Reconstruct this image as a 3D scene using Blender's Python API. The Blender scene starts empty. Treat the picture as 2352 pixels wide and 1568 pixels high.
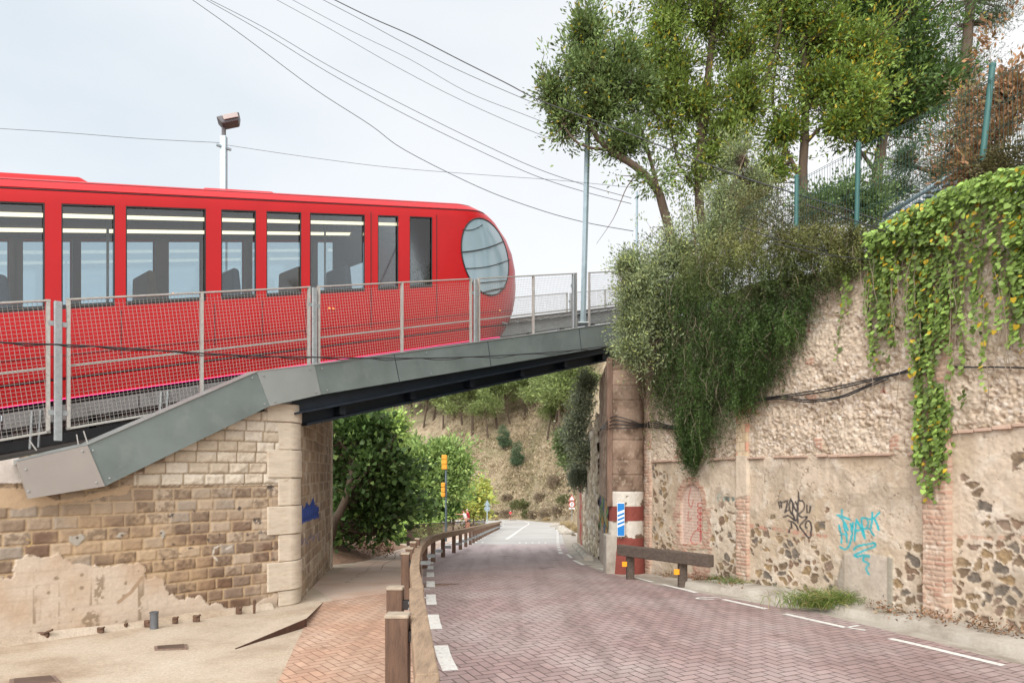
import bpy, math, random
import numpy as np
from mathutils import Vector, Matrix
from mathutils.bvhtree import BVHTree
R=random.Random(7); NR=np.random.default_rng(11)
SC=bpy.context.scene; COL=SC.collection
F=1568.;HX=1176.;HY=1085.;CZ=2.
U=np.array([1474/2152,1568/2152]); A=np.array([-U[1],U[0]])     # along the track / away from the road side
G_=.244
# ---------- placing ----------
ZGY=[-50,8,12,16,25,40,62,90,117,150,200]; ZGZ=[0,0,-.08,-.27,-.78,-1.75,-3.2,-4.85,-6.1,-7.6,-9]
def zg(Y): return np.interp(Y,ZGY,ZGZ)
def at(px,py,Y): return np.array([(px-HX)/F*Y,Y,CZ+(HY-py)/F*Y])
def G(px,py,off=0.):
    lo,hi=1.,400.
    b=(py-HY)/F
    for _ in range(50):
        m=(lo+hi)/2
        if CZ-b*m>zg(m)+off: lo=m
        else: hi=m
    return np.array([(px-HX)/F*lo,lo,float(zg(lo))+off])
def T(t,s,z): return np.array([t*U[0]+s*A[0],t*U[1]+s*A[1],z])
def onS(px,py,s):
    a=(px-HX)/F; Y=s/(U[0]-U[1]*a)
    return Y*(U[0]*a+U[1]), CZ+(HY-py)/F*Y
def tS(px,s): return onS(px,1000,s)[0]
def pix(P):
    return HX+F*P[...,0]/P[...,1], HY-F*(P[...,2]-CZ)/P[...,1]
# ---------- colour ----------
def s2l(c):
    c=np.asarray(c,float)/255.; return np.where(c<=.04045,c/12.92,((c+.055)/1.055)**2.4)
K=.70
def C(r,g,b,k=K): return tuple(float(v) for v in s2l((r,g,b))*k)
# ---------- noise ----------
_tab=NR.random((256,256))
def vn(x,y):
    xi=np.floor(x).astype(int);yi=np.floor(y).astype(int);fx=x-xi;fy=y-yi
    fx=fx*fx*(3-2*fx);fy=fy*fy*(3-2*fy)
    a=_tab[xi&255,yi&255];b=_tab[(xi+1)&255,yi&255];c=_tab[xi&255,(yi+1)&255];d=_tab[(xi+1)&255,(yi+1)&255]
    return (a*(1-fx)+b*fx)*(1-fy)+(c*(1-fx)+d*fx)*fy
def fbm(x,y,o=4,g=.5):
    s=0;a=1;n=0
    for k in range(o):
        s=s+a*vn(x*2**k+17.3*k,y*2**k+9.1*k);n+=a;a*=g
    return s/n
def voro(x,y,seed=0,jit=.85):
    xi=np.floor(x).astype(int);yi=np.floor(y).astype(int)
    f1=np.full(x.shape,9.);f2=np.full(x.shape,9.);idn=np.zeros(x.shape);id2=np.zeros(x.shape)
    for dx in (-1,0,1):
        for dy in (-1,0,1):
            cx=xi+dx;cy=yi+dy
            jx=_tab[(cx+seed)&255,cy&255]*jit+(1-jit)/2;jy=_tab[(cy+91+seed)&255,(cx+37)&255]*jit+(1-jit)/2
            d=np.hypot(cx+jx-x,cy+jy-y);h=_tab[(cx*7+13+seed)&255,(cy*5+3)&255];h2=_tab[(cx*3+130+seed)&255,(cy*11+77)&255]
            m=d<f1
            f2=np.where(m,f1,np.minimum(f2,d));f1=np.where(m,d,f1);idn=np.where(m,h,idn);id2=np.where(m,h2,id2)
    return f1,f2,idn,id2
def inpoly(px,py,poly):
    r=np.zeros(px.shape,bool);n=len(poly)
    for i in range(n):
        x0,y0=poly[i];x1,y1=poly[(i+1)%n]
        if y0==y1: continue
        c=((y0>py)!=(y1>py))&(px<(x1-x0)*(py-y0)/(y1-y0)+x0)
        r^=c
    return r
def strokedist(px,py,pts):
    d=np.full(px.shape,1e9)
    for (x0,y0),(x1,y1) in zip(pts[:-1],pts[1:]):
        L=(x1-x0)**2+(y1-y0)**2+1e-9
        u=np.clip(((px-x0)*(x1-x0)+(py-y0)*(y1-y0))/L,0,1)
        d=np.minimum(d,np.hypot(px-x0-u*(x1-x0),py-y0-u*(y1-y0)))
    return d
def smooth(pts,n=6):
    P=[np.array(p,float) for p in pts];out=[]
    for i in range(len(P)-1):
        p0=P[max(i-1,0)];p1=P[i];p2=P[i+1];p3=P[min(i+2,len(P)-1)]
        for k in range(n):
            u=k/n
            out.append(.5*((2*p1)+(-p0+p2)*u+(2*p0-5*p1+4*p2-p3)*u*u+(-p0+3*p1-3*p2+p3)*u**3))
    out.append(P[-1]);return out
# ---------- materials ----------
_M={}
def newmat(name):
    m=bpy.data.materials.new(name);m.use_nodes=True;nt=m.node_tree
    return m,nt,nt.nodes['Principled BSDF']
def N(nt,typ,**kw):
    n=nt.nodes.new(typ)
    for k,v in kw.items():
        if k.startswith('i_'): n.inputs[int(k[2:]) if k[2:].isdigit() else k[2:]].default_value=v
        else: setattr(n,k,v)
    return n
def mth(nt,op,a,b=None,c=None):
    n=nt.nodes.new('ShaderNodeMath');n.operation=op
    for i,v in enumerate((a,b,c)):
        if v is None: continue
        if isinstance(v,(int,float)): n.inputs[i].default_value=v
        else: nt.links.new(v,n.inputs[i])
    return n.outputs[0]
def mixc(nt,f,a,b,mode='MIX'):
    n=nt.nodes.new('ShaderNodeMix');n.data_type='RGBA';n.blend_type=mode
    for i,v in ((0,f),(6,a),(7,b)):
        if isinstance(v,(int,float)): n.inputs[i].default_value=v
        elif isinstance(v,tuple): n.inputs[i].default_value=(*v[:3],1)
        else: nt.links.new(v,n.inputs[i])
    return n.outputs[2]
def noise(nt,vec,scale,detail=4,rough=.55,out='Fac'):
    n=N(nt,'ShaderNodeTexNoise');n.inputs['Scale'].default_value=scale;n.inputs['Detail'].default_value=detail;n.inputs['Roughness'].default_value=rough
    if vec is not None: nt.links.new(vec,n.inputs['Vector'])
    return n.outputs[out]
def ramp(nt,f,stops):
    n=N(nt,'ShaderNodeValToRGB');e=n.color_ramp.elements
    while len(e)<len(stops): e.new(.5)
    for x,(p,c) in zip(e,stops):
        x.position=p;x.color=(*c,1) if isinstance(c,tuple) else (c,c,c,1)
    nt.links.new(f,n.inputs[0]);return n.outputs[0]
def bump(nt,bs,h,strength=.3,dist=.01):
    b=N(nt,'ShaderNodeBump');b.inputs['Strength'].default_value=strength;b.inputs['Distance'].default_value=dist
    nt.links.new(h,b.inputs['Height']);nt.links.new(b.outputs[0],bs.inputs['Normal'])
def mk(name,col,rough=.6,metal=0.,var=.18,scale=6.,bmp=0.,bscale=60.,dirt=None,coat=0.,stretch=None,spec=.5):
    if name in _M: return _M[name]
    m,nt,bs=newmat(name)
    tc=N(nt,'ShaderNodeTexCoord').outputs['Object']
    if stretch:
        mp=N(nt,'ShaderNodeMapping');mp.inputs['Scale'].default_value=stretch;nt.links.new(tc,mp.inputs[0]);tc=mp.outputs[0]
    n1=noise(nt,tc,scale,5)
    lo=tuple(c*(1-var) for c in col);hi=tuple(min(1,c*(1+var)) for c in col)
    cc=ramp(nt,n1,[(.3,lo),(.7,hi)])
    if dirt:
        n2=noise(nt,tc,scale*2.3,6,.65);f=ramp(nt,n2,[(.52,0.),(.68,1.)]);cc=mixc(nt,mth(nt,'MULTIPLY',f,.6),cc,dirt)
    nt.links.new(cc,bs.inputs['Base Color'])
    rr=mth(nt,'MULTIPLY_ADD',n1,.25,max(rough-.12,.02));nt.links.new(rr,bs.inputs['Roughness'])
    bs.inputs['Metallic'].default_value=metal;bs.inputs['Coat Weight'].default_value=coat;bs.inputs['Specular IOR Level'].default_value=spec
    if bmp: bump(nt,bs,noise(nt,tc,bscale,5,.6),bmp,.02)
    _M[name]=m;return m
def attrmat(name,rough=.85,bmp=.25,bscale=90,trans=0.,var=.1,spec=.4,vscale=30):
    if name in _M: return _M[name]
    m,nt,bs=newmat(name)
    at_=N(nt,'ShaderNodeAttribute',attribute_name='Col')
    tc=N(nt,'ShaderNodeTexCoord').outputs['Object']
    n1=noise(nt,tc,vscale,4)
    g=ramp(nt,n1,[(.25,1-var),(.75,1+var)])
    cc=mixc(nt,1.,at_.outputs[0],g,'MULTIPLY')
    nt.links.new(cc,bs.inputs['Base Color']);bs.inputs['Roughness'].default_value=rough;bs.inputs['Specular IOR Level'].default_value=spec
    if bmp: bump(nt,bs,noise(nt,tc,bscale,5,.6),bmp,.01)
    if trans:
        tr=N(nt,'ShaderNodeBsdfTranslucent');nt.links.new(cc,tr.inputs[0])
        mx=N(nt,'ShaderNodeMixShader');mx.inputs[0].default_value=trans
        nt.links.new(bs.outputs[0],mx.inputs[1]);nt.links.new(tr.outputs[0],mx.inputs[2])
        nt.links.new(mx.outputs[0],nt.nodes['Material Output'].inputs[0])
    _M[name]=m;return m
# ---------- objects ----------
ROOT={}
def tagp(o,label=None,cat=None,group=None,kind=None):
    if label: o['label']=label
    if cat: o['category']=cat
    if group: o['group']=group
    if kind: o['kind']=kind
    return o
def thing(name,loc,label,cat,group=None):
    o=bpy.data.objects.new(name,None);COL.objects.link(o);o.location=[float(v) for v in loc];o.empty_display_size=.2
    ROOT[o.name]=np.array(loc,float)
    return tagp(o,label,cat,group)
def link(name,me,mat,parent=None):
    o=bpy.data.objects.new(name,me)
    if mat is not None and not me.materials:
        for q in (mat if isinstance(mat,(list,tuple)) else [mat]): me.materials.append(q)
    COL.objects.link(o)
    if parent is not None:
        o.parent=parent;ROOT[o.name]=ROOT[parent.name]
    else: ROOT[o.name]=np.zeros(3)
    return o
class MB:
    def __init__(s): s.v=[];s.f=[];s.mi=[];s.m=0
    def add(s,vs,fs):
        n=len(s.v);s.v+= [tuple(float(c) for c in p) for p in vs];s.f+=[tuple(n+i for i in f) for f in fs];s.mi+=[s.m]*len(fs);return s
    def quad(s,a,b,c,d): return s.add([a,b,c,d],[(0,1,2,3)])
    def hexa(s,lo,hi):   # two quads
        return s.add(list(lo)+list(hi),[(3,2,1,0),(4,5,6,7),(0,1,5,4),(1,2,6,5),(2,3,7,6),(3,0,4,7)])
    def box(s,c,sz,ax=None,bev=0):
        c=np.array(c,float);ax=np.eye(3) if ax is None else np.array(ax,float)
        hx,hy,hz=[ax[i]*sz[i]/2 for i in range(3)]
        if bev:
            b=bev;pts=[];
            def P(x,y,z): return c+ax[0]*x+ax[1]*y+ax[2]*z
            X,Y,Z=sz[0]/2,sz[1]/2,sz[2]/2
            V=[];idx={}
            for sx in (-1,1):
                for sy in (-1,1):
                    for sz_ in (-1,1):
                        for k,(dx,dy,dz) in enumerate(((0,b,b),(b,0,b),(b,b,0))):
                            idx[(sx,sy,sz_,k)]=len(V);V.append(P(sx*(X-dx),sy*(Y-dy),sz_*(Z-dz)))
            Fs=[]
            for sg in (-1,1):
                Fs.append([idx[(sg,a,b_,0)] for a,b_ in ((-1,-1),(1,-1),(1,1),(-1,1))])
                Fs.append([idx[(a,sg,b_,1)] for a,b_ in ((-1,-1),(1,-1),(1,1),(-1,1))])
                Fs.append([idx[(a,b_,sg,2)] for a,b_ in ((-1,-1),(1,-1),(1,1),(-1,1))])
            for a in (-1,1):
                for b_ in (-1,1):
                    Fs.append([idx[(a,b_,-1,0)],idx[(a,b_,1,0)],idx[(a,b_,1,1)],idx[(a,b_,-1,1)]])
                    Fs.append([idx[(a,-1,b_,0)],idx[(a,1,b_,0)],idx[(a,1,b_,2)],idx[(a,-1,b_,2)]])
                    Fs.append([idx[(-1,a,b_,1)],idx[(1,a,b_,1)],idx[(1,a,b_,2)],idx[(-1,a,b_,2)]])
                    for c_ in (-1,1): Fs.append([idx[(a,b_,c_,0)],idx[(a,b_,c_,1)],idx[(a,b_,c_,2)]])
            return s.add(V,Fs)
        lo=[c-hx-hy-hz,c+hx-hy-hz,c+hx+hy-hz,c-hx+hy-hz];hi=[p+2*hz for p in lo]
        return s.hexa(lo,hi)
    def bar(s,a,b,w,h=None,up=(0,0,1)):
        a=np.array(a,float);b=np.array(b,float);h=h or w;d=b-a;L=np.linalg.norm(d);d/=L;up=np.array(up,float)
        x=np.cross(d,up)
        if np.linalg.norm(x)<1e-4: x=np.cross(d,[1,0,0])
        x/=np.linalg.norm(x);y=np.cross(x,d)
        return s.box((a+b)/2,(L,w,h),(d,x,y))
    def tube(s,pts,r,n=8,cap=True):
        P=[np.array(p,float) for p in pts];m=len(P);rr=r if hasattr(r,'__len__') else [r]*m
        V=[];x=None
        for i,p in enumerate(P):
            d=P[min(i+1,m-1)]-P[max(i-1,0)];d/=np.linalg.norm(d)+1e-12
            if x is None:
                x=np.cross(d,[0,0,1.]);
                if np.linalg.norm(x)<.05: x=np.cross(d,[1.,0,0])
            x=x-d*np.dot(x,d);x/=np.linalg.norm(x)+1e-12;y=np.cross(d,x)
            for k in range(n):
                an=2*math.pi*k/n;V.append(p+rr[i]*(math.cos(an)*x+math.sin(an)*y))
        Fs=[(i*n+k,i*n+(k+1)%n,(i+1)*n+(k+1)%n,(i+1)*n+k) for i in range(m-1) for k in range(n)]
        if cap: Fs+= [tuple(range(n-1,-1,-1)),tuple((m-1)*n+k for k in range(n))]
        return s.add(V,Fs)
    def prism(s,poly,ext):
        ext=np.array(ext,float);P=[np.array(p,float) for p in poly];n=len(P)
        return s.add(P+[p+ext for p in P],[tuple(range(n-1,-1,-1)),tuple(range(n,2*n))]+[(i,(i+1)%n,n+(i+1)%n,n+i) for i in range(n)])
    def lathe(s,c,prof,n=20,ax=(0,0,1)):
        ax=np.array(ax,float);ax/=np.linalg.norm(ax);x=np.cross(ax,[0,0,1.])
        if np.linalg.norm(x)<.1:x=np.array([1.,0,0])
        x/=np.linalg.norm(x);y=np.cross(ax,x);c=np.array(c,float);V=[]
        for r_,h in prof:
            for k in range(n):
                an=2*math.pi*k/n;V.append(c+ax*h+r_*(x*math.cos(an)+y*math.sin(an)))
        m=len(prof)
        return s.add(V,[(i*n+k,i*n+(k+1)%n,(i+1)*n+(k+1)%n,(i+1)*n+k) for i in range(m-1) for k in range(n)]+[tuple(range(n-1,-1,-1)),tuple((m-1)*n+k for k in range(n))])
    def obj(s,name,mat,parent=None,smooth=False):
        me=bpy.data.meshes.new(name)
        off=ROOT[parent.name] if parent is not None else np.zeros(3)
        V=np.array(s.v,float)-off
        me.from_pydata(V.tolist(),[],s.f)
        o=link(name,me,mat,parent)
        if isinstance(mat,(list,tuple)): me.polygons.foreach_set('material_index',s.mi)
        if smooth: me.polygons.foreach_set('use_smooth',[True]*len(me.polygons));
        if smooth=='a':
            me.set_sharp_from_angle(angle=math.radians(40))
        me.validate();me.update();return o
def npmesh(name,V,Q,mat,parent=None,col=None,smooth=False,tri=False):
    """V (n,3) Q (m,4 or 3) numpy; col (n,3) linear"""
    me=bpy.data.meshes.new(name);k=Q.shape[1]
    off=ROOT[parent.name] if parent is not None else np.zeros(3)
    me.vertices.add(len(V));me.vertices.foreach_set('co',(V-off).astype(np.float32).ravel())
    me.loops.add(Q.size);me.loops.foreach_set('vertex_index',Q.astype(np.int32).ravel())
    me.polygons.add(len(Q));me.polygons.foreach_set('loop_start',(np.arange(len(Q))*k).astype(np.int32))
    if smooth: me.polygons.foreach_set('use_smooth',np.ones(len(Q),bool))
    me.update(calc_edges=True)
    if col is not None:
        ca=me.color_attributes.new('Col','FLOAT_COLOR','POINT')
        ca.data.foreach_set('color',np.concatenate([col,np.ones((len(col),1))],1).astype(np.float32).ravel())
    return link(name,me,mat,parent)
def gridq(ny,nx):
    i=np.arange(ny*nx).reshape(ny,nx)
    return np.stack([i[:-1,:-1],i[:-1,1:],i[1:,1:],i[1:,:-1]],-1).reshape(-1,4)
def mixv(a,b,f):
    return a*(1-f[...,None])+np.asarray(b)*f[...,None]
def relief(name,P0,d,nrm,u,zb,zt,res,fn,mat,parent,smooth=True,back=.0):
    """panel on the plane P0+u*d ; z from zb(u) to zt(u); fn(u,z,px,py)->(height, colour)"""
    u=np.arange(u[0],u[1]+res*.5,res);Zb=zb(u);Zt=zt(u);nv=max(3,int(np.max(Zt-Zb)/res))
    w=np.linspace(0,1,nv)[:,None];Z=Zb[None]+(Zt-Zb)[None]*w;Ug=np.broadcast_to(u[None],Z.shape)
    P=np.stack([P0[0]+Ug*d[0],P0[1]+Ug*d[1],Z],-1)
    px,py=pix(P);h,c=fn(Ug,Z,px,py)
    P=P+h[...,None]*np.array([nrm[0],nrm[1],0.])
    return npmesh(name,P.reshape(-1,3),gridq(*Z.shape),mat,parent,c.reshape(-1,3),smooth)
# ================= camera, light, sky =================
cam=bpy.data.cameras.new('camera');co=bpy.data.objects.new('camera',cam);COL.objects.link(co)
co.location=(0,0,CZ);co.rotation_euler=(math.radians(90),0,0);cam.lens=24;cam.sensor_width=36
cam.shift_y=(HY-784)/2352;cam.clip_end=2000;cam.clip_start=.05;SC.camera=co
SC.view_settings.view_transform='Standard';SC.view_settings.look='None';SC.view_settings.exposure=.36;SC.view_settings.gamma=1
SUN_EL=math.radians(42);SUN_AZ=math.radians(200)   # azimuth clockwise from +Y
w=bpy.data.worlds.new('World');SC.world=w;w.use_nodes=True;nt=w.node_tree
bg=nt.nodes['Background'];bg.inputs[1].default_value=1.
sky=N(nt,'ShaderNodeTexSky');sky.sky_type='NISHITA';sky.sun_disc=False;sky.sun_elevation=SUN_EL;sky.sun_rotation=SUN_AZ
tc=N(nt,'ShaderNodeTexCoord').outputs['Generated']
skc=mixc(nt,1.,sky.outputs[0],(.1,.1,.1),'MULTIPLY')
mp=N(nt,'ShaderNodeMapping');mp.inputs['Scale'].default_value=(1,1,2.2);nt.links.new(tc,mp.inputs[0])
nz=noise(nt,mp.outputs[0],1.6,5,.5)
cl=ramp(nt,nz,[(.3,(.56,.64,.70)),(.62,(.74,.78,.81))])
# cloud deck is thinner (greyer blue) towards the left and brighter towards the right
sx=N(nt,'ShaderNodeSeparateXYZ');nt.links.new(tc,sx.inputs[0])
g=mth(nt,'MULTIPLY_ADD',sx.outputs[0],.9,.52);g=mth(nt,'ADD',g,mth(nt,'MULTIPLY',sx.outputs[2],-.25));
gn=N(nt,'ShaderNodeClamp');nt.links.new(g,gn.inputs[0])
cl2=mixc(nt,gn.outputs[0],cl,(.93,.91,.905))
vm=N(nt,'ShaderNodeVectorMath',operation='DOT_PRODUCT');nt.links.new(tc,vm.inputs[0])
vm.inputs[1].default_value=(math.sin(SUN_AZ)*math.cos(SUN_EL*.8),math.cos(SUN_AZ)*math.cos(SUN_EL*.8),math.sin(SUN_EL*.8))
gl=mth(nt,'POWER',mth(nt,'MAXIMUM',vm.outputs['Value'],0.),2.5);gl=mth(nt,'MULTIPLY',gl,2.3)
glc=N(nt,'ShaderNodeCombineColor')
for k_,f_ in enumerate((1.,.96,.90)): nt.links.new(mth(nt,'MULTIPLY',gl,f_),glc.inputs[k_])
cl3=mixc(nt,1.,mixc(nt,.88,skc,cl2),glc.outputs[0],'ADD')      # the veiled sun brightens the cloud around it
nt.links.new(cl3,bg.inputs[0])
sl=bpy.data.lights.new('sun','SUN');sl.energy=1.5;sl.angle=math.radians(34);sl.color=(1,.97,.93)
so=bpy.data.objects.new('sun',sl);COL.objects.link(so)
dirv=Vector((math.sin(SUN_AZ)*math.cos(SUN_EL),math.cos(SUN_AZ)*math.cos(SUN_EL),math.sin(SUN_EL)))
so.rotation_euler=dirv.to_track_quat('Z','Y').to_euler();so.location=(0,-10,30)
# ================= ground =================
WX=lambda Y:5.95-.3994*(Y-7.94)          # foot of the right wall
def YB(X): return np.interp(X,[-60,-10,3,8,14,25,60],[150,128,124,112,98,78,70])
def terrain(X,Y):
    z=zg(Y)-.06
    left=np.clip(-X-5.2-.0*Y,0,60)*np.clip((Y-17)/6,0,1)
    z=z-np.minimum(left*.42,9)
    D=np.clip(Y-YB(X),0,None)
    top=np.interp(X,[-140,-70,-45,-30,0,20,40,80],[2,22,30,30,29,26,14,8])
    rise=np.minimum(D*.72+fbm(X/9,Y/9,3)*np.clip(D/12,0,1)*3.4,top+9)
    # the bank on the right behind the wall and under the track
    r=np.clip((np.minimum(X,14.)-np.where(Y<15.5,WX(Y),np.interp(Y,[15.5,19.5,30,60,90],[3.2,2.9,3.4,7,14])))-1.0,0,40)
    bank=np.clip(r*1.7,0,1)*5.0*np.clip((Y-2)/4,0,1)*np.clip((45-Y)/18,0,1)+np.clip(r-1,0,30)*.42*np.clip((Y-2)/4,0,1)*np.clip((80-Y)/30,0,1)
    return z+np.maximum(rise,bank)
xs=np.concatenate([np.linspace(-150,-42,28),np.arange(-40,30,.55),np.linspace(31,150,30)])
ys=np.concatenate([np.linspace(-40,-1,10),np.arange(0,32,.5),np.arange(32,120,1.2),np.arange(120,200,1.),np.linspace(202,330,14)])
Xg,Yg=np.meshgrid(xs,ys);Zg=terrain(Xg,Yg)+(fbm(Xg*.9,Yg*.9,3)-.5)*np.clip((Yg-100)/30,0,1)*1.1
m,nt,bs=newmat('hillside');tc=N(nt,'ShaderNodeTexCoord').outputs['Object']
mp=N(nt,'ShaderNodeMapping');mp.inputs['Scale'].default_value=(1,1,.6);nt.links.new(tc,mp.inputs[0])
n1=noise(nt,mp.outputs[0],.55,8,.7);n2=noise(nt,tc,.12,5,.6);n3=noise(nt,tc,3.,5,.7)
c1=ramp(nt,n1,[(.32,C(134,116,92)),(.48,C(196,176,146)),(.68,C(222,204,174))])
c2=mixc(nt,ramp(nt,n2,[(.50,0.),(.66,.75)]),c1,C(140,140,98));c2=mixc(nt,ramp(nt,n3,[(.35,.5),(.55,0.)]),c2,C(128,106,84))
nt.links.new(c2,bs.inputs['Base Color']);bs.inputs['Roughness'].default_value=.95;bump(nt,bs,n1,1.,1.2)
tagp(npmesh('terrain',np.stack([Xg,Yg,Zg],-1).reshape(-1,3),gridq(*Xg.shape),m,smooth=True),kind='structure')

def herring(name,brick,joint,scale,rot,dirtc,lightc,bstr=.35,fade=None):
    m,nt,bs=newmat(name);tc=N(nt,'ShaderNodeTexCoord').outputs['Object']
    mp=N(nt,'ShaderNodeMapping');mp.inputs['Rotation'].default_value=(0,0,math.radians(rot));mp.inputs['Scale'].default_value=(scale,)*3
    nt.links.new(tc,mp.inputs[0]);sp=N(nt,'ShaderNodeSeparateXYZ');nt.links.new(mp.outputs[0],sp.inputs[0])
    x,y=sp.outputs[0],sp.outputs[1];i=mth(nt,'FLOOR',x);j=mth(nt,'FLOOR',y);fx=mth(nt,'FRACT',x);fy=mth(nt,'FRACT',y)
    k=mth(nt,'FLOORED_MODULO',mth(nt,'SUBTRACT',i,j),4.)
    eq=lambda v:mth(nt,'COMPARE',k,float(v),.4)
    gx=mth(nt,'SUBTRACT',1.,fx);gy=mth(nt,'SUBTRACT',1.,fy)
    # left edge off for k==1, right off for k==0, bottom off for k==2, top off for k==3
    dl=mth(nt,'ADD',fx,eq(1));dr=mth(nt,'ADD',gx,eq(0));db=mth(nt,'ADD',fy,eq(2));dt=mth(nt,'ADD',gy,eq(3))
    d=mth(nt,'MINIMUM',mth(nt,'MINIMUM',dl,dr),mth(nt,'MINIMUM',db,dt))
    iu=mth(nt,'SUBTRACT',i,eq(1));ju=mth(nt,'SUBTRACT',j,eq(2))
    cb=N(nt,'ShaderNodeCombineXYZ');nt.links.new(iu,cb.inputs[0]);nt.links.new(ju,cb.inputs[1])
    wn=N(nt,'ShaderNodeTexWhiteNoise');nt.links.new(cb.outputs[0],wn.inputs[0])
    nz=noise(nt,tc,9,5,.6);edge=mth(nt,'ADD',d,mth(nt,'MULTIPLY_ADD',nz,.07,-.035))
    jm=ramp(nt,edge,[(.03,1.),(.085,0.)])
    col=ramp(nt,wn.outputs[0],[(0.,tuple(c*.86 for c in brick)),(.5,brick),(1.,tuple(c*1.14 for c in brick))])
    big=noise(nt,tc,.8,4,.55);col=mixc(nt,ramp(nt,big,[(.4,0.),(.68,.75)]),col,lightc)
    sm=noise(nt,tc,3.4,6,.7);col=mixc(nt,ramp(nt,sm,[(.52,0.),(.75,.6)]),col,dirtc)
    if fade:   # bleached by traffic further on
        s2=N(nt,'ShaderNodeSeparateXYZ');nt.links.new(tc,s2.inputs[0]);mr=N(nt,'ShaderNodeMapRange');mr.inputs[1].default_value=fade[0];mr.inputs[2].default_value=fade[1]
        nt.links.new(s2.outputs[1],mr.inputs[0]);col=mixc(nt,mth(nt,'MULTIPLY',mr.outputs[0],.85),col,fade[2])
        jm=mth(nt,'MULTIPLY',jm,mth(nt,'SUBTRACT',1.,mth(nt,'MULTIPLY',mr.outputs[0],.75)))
    mt=N(nt,'ShaderNodeMapping');mt.inputs['Scale'].default_value=(1.5,.10,1);mt.inputs['Rotation'].default_value=(0,0,.06);nt.links.new(tc,mt.inputs[0]);tk=noise(nt,mt.outputs[0],1.6,4,.6)
    col=mixc(nt,ramp(nt,tk,[(.46,0.),(.64,.40)]),col,tuple(c*.74 for c in dirtc));sp_=noise(nt,tc,1.7,3,.5);col=mixc(nt,ramp(nt,sp_,[(.66,0.),(.72,.45)]),col,tuple(c*.55 for c in dirtc))
    fine=noise(nt,tc,160,3,.7);col=mixc(nt,.35,col,mixc(nt,1.,col,ramp(nt,fine,[(.3,.6),(.7,1.4)]),'MULTIPLY'))
    col=mixc(nt,jm,col,joint)
    nt.links.new(col,bs.inputs['Base Color']);bs.inputs['Roughness'].default_value=.72;bs.inputs['Specular IOR Level'].default_value=.35
    h=mth(nt,'ADD',mth(nt,'SUBTRACT',1.,jm),mth(nt,'MULTIPLY',mth(nt,'ADD',wn.outputs[0],fine),.18));bump(nt,bs,h,bstr,.006)
    return m
def cure(name,col,dark,light,sc=1.2,rough=.85,crack=True,speck=.25):
    m,nt,bs=newmat(name);tc=N(nt,'ShaderNodeTexCoord').outputs['Object']
    n1=noise(nt,tc,sc,6,.62);n2=noise(nt,tc,sc*.35,4,.6);n3=noise(nt,tc,120,3,.8)
    c=ramp(nt,n1,[(.3,dark),(.5,col),(.72,light)]);c=mixc(nt,ramp(nt,n2,[(.45,0.),(.6,.5)]),c,light)
    n5=noise(nt,tc,26,4,.75);c=mixc(nt,speck,c,mixc(nt,1.,c,ramp(nt,n3,[(.3,.45),(.7,1.4)]),'MULTIPLY'));c=mixc(nt,speck,c,mixc(nt,1.,c,ramp(nt,n5,[(.36,.72),(.62,1.12)]),'MULTIPLY'))
    if crack:
        v=N(nt,'ShaderNodeTexVoronoi');v.feature='DISTANCE_TO_EDGE';v.inputs['Scale'].default_value=.45
        w_=mixc(nt,.25,tc,noise(nt,tc,1.5,5,.6,'Color'));nt.links.new(w_,v.inputs['Vector'])
        c=mixc(nt,ramp(nt,v.outputs[0],[(.0,.7),(.006,0.)]),c,tuple(x*.45 for x in col))
    nt.links.new(c,bs.inputs['Base Color']);bs.inputs['Roughness'].default_value=rough;bump(nt,bs,mth(nt,'ADD',mth(nt,'ADD',n3,n5),mth(nt,'MULTIPLY',n1,2.)),.5,.012);return m
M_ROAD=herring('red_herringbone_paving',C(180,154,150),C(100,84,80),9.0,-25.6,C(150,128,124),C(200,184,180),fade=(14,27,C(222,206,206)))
M_WALK=herring('orange_herringbone_paving',C(212,172,146),C(150,114,94),9.6,-38,C(184,148,126),C(222,196,176))
M_CONC=cure('old_concrete',C(212,192,168),C(178,154,128),C(228,212,192),crack=False,speck=.55)
M_ASPH=cure('bleached_asphalt',C(208,204,200),C(190,186,182),C(220,217,213),.35,.6,False,.15)
M_GUT=cure('gutter_concrete',C(196,186,172),C(156,144,130),C(212,204,192),2.4,crack=False)
M_PINK=cure('worn_pink_paving',C(224,196,176),C(208,170,146),C(228,208,192),1.1)
def edgefn(pts,off=0):
    W=sorted([tuple(G(*p)[:2]) for p in pts],key=lambda q:q[1]);X=[q[0] for q in W];Y=[q[1] for q in W]
    return lambda y:np.interp(y,Y,X)+off
dash_px=[(1045,1560),(1020,1509),(997,1427),(990,1376),(989,1341),(988.5,1319),(988,1303),(988.7,1291),(990.4,1280),(996,1271),(1004.4,1263),(1014.7,1256.5),(1025,1251),(1037,1246.8),(1060,1237),(1085,1228),(1116,1217),(1156,1204)]
LD=edgefn(dash_px)
redge=[(1850,1400),(1776,1391),(1640,1366),(1530,1347),(1440,1326),(1376,1309),(1330,1291),(1306,1268),(1296,1248),(1289,1222),(1283,1207),(1274,1199)]
RE_=edgefn(redge)
def RE(y):
    y=np.asarray(y,float);near=np.array([G(2352,1529)[:2],G(2071,1455)[:2],G(1850,1400)[:2]])
    yy=np.concatenate([[2.,near[0][1]],[near[1][1]]]);xx=np.concatenate([[near[0][0]+(near[0][1]-2)*2.3,near[0][0]],[near[1][0]]])
    return np.where(y<near[2][1],np.interp(y,np.append(yy,near[2][1]),np.append(xx,near[2][0])),RE_(y))
RL=lambda y:np.where(np.asarray(y)<88,LD(y)-.16,LD(np.minimum(y,88))-.16-(np.clip(np.asarray(y)-88,0,40))*1.1)
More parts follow.
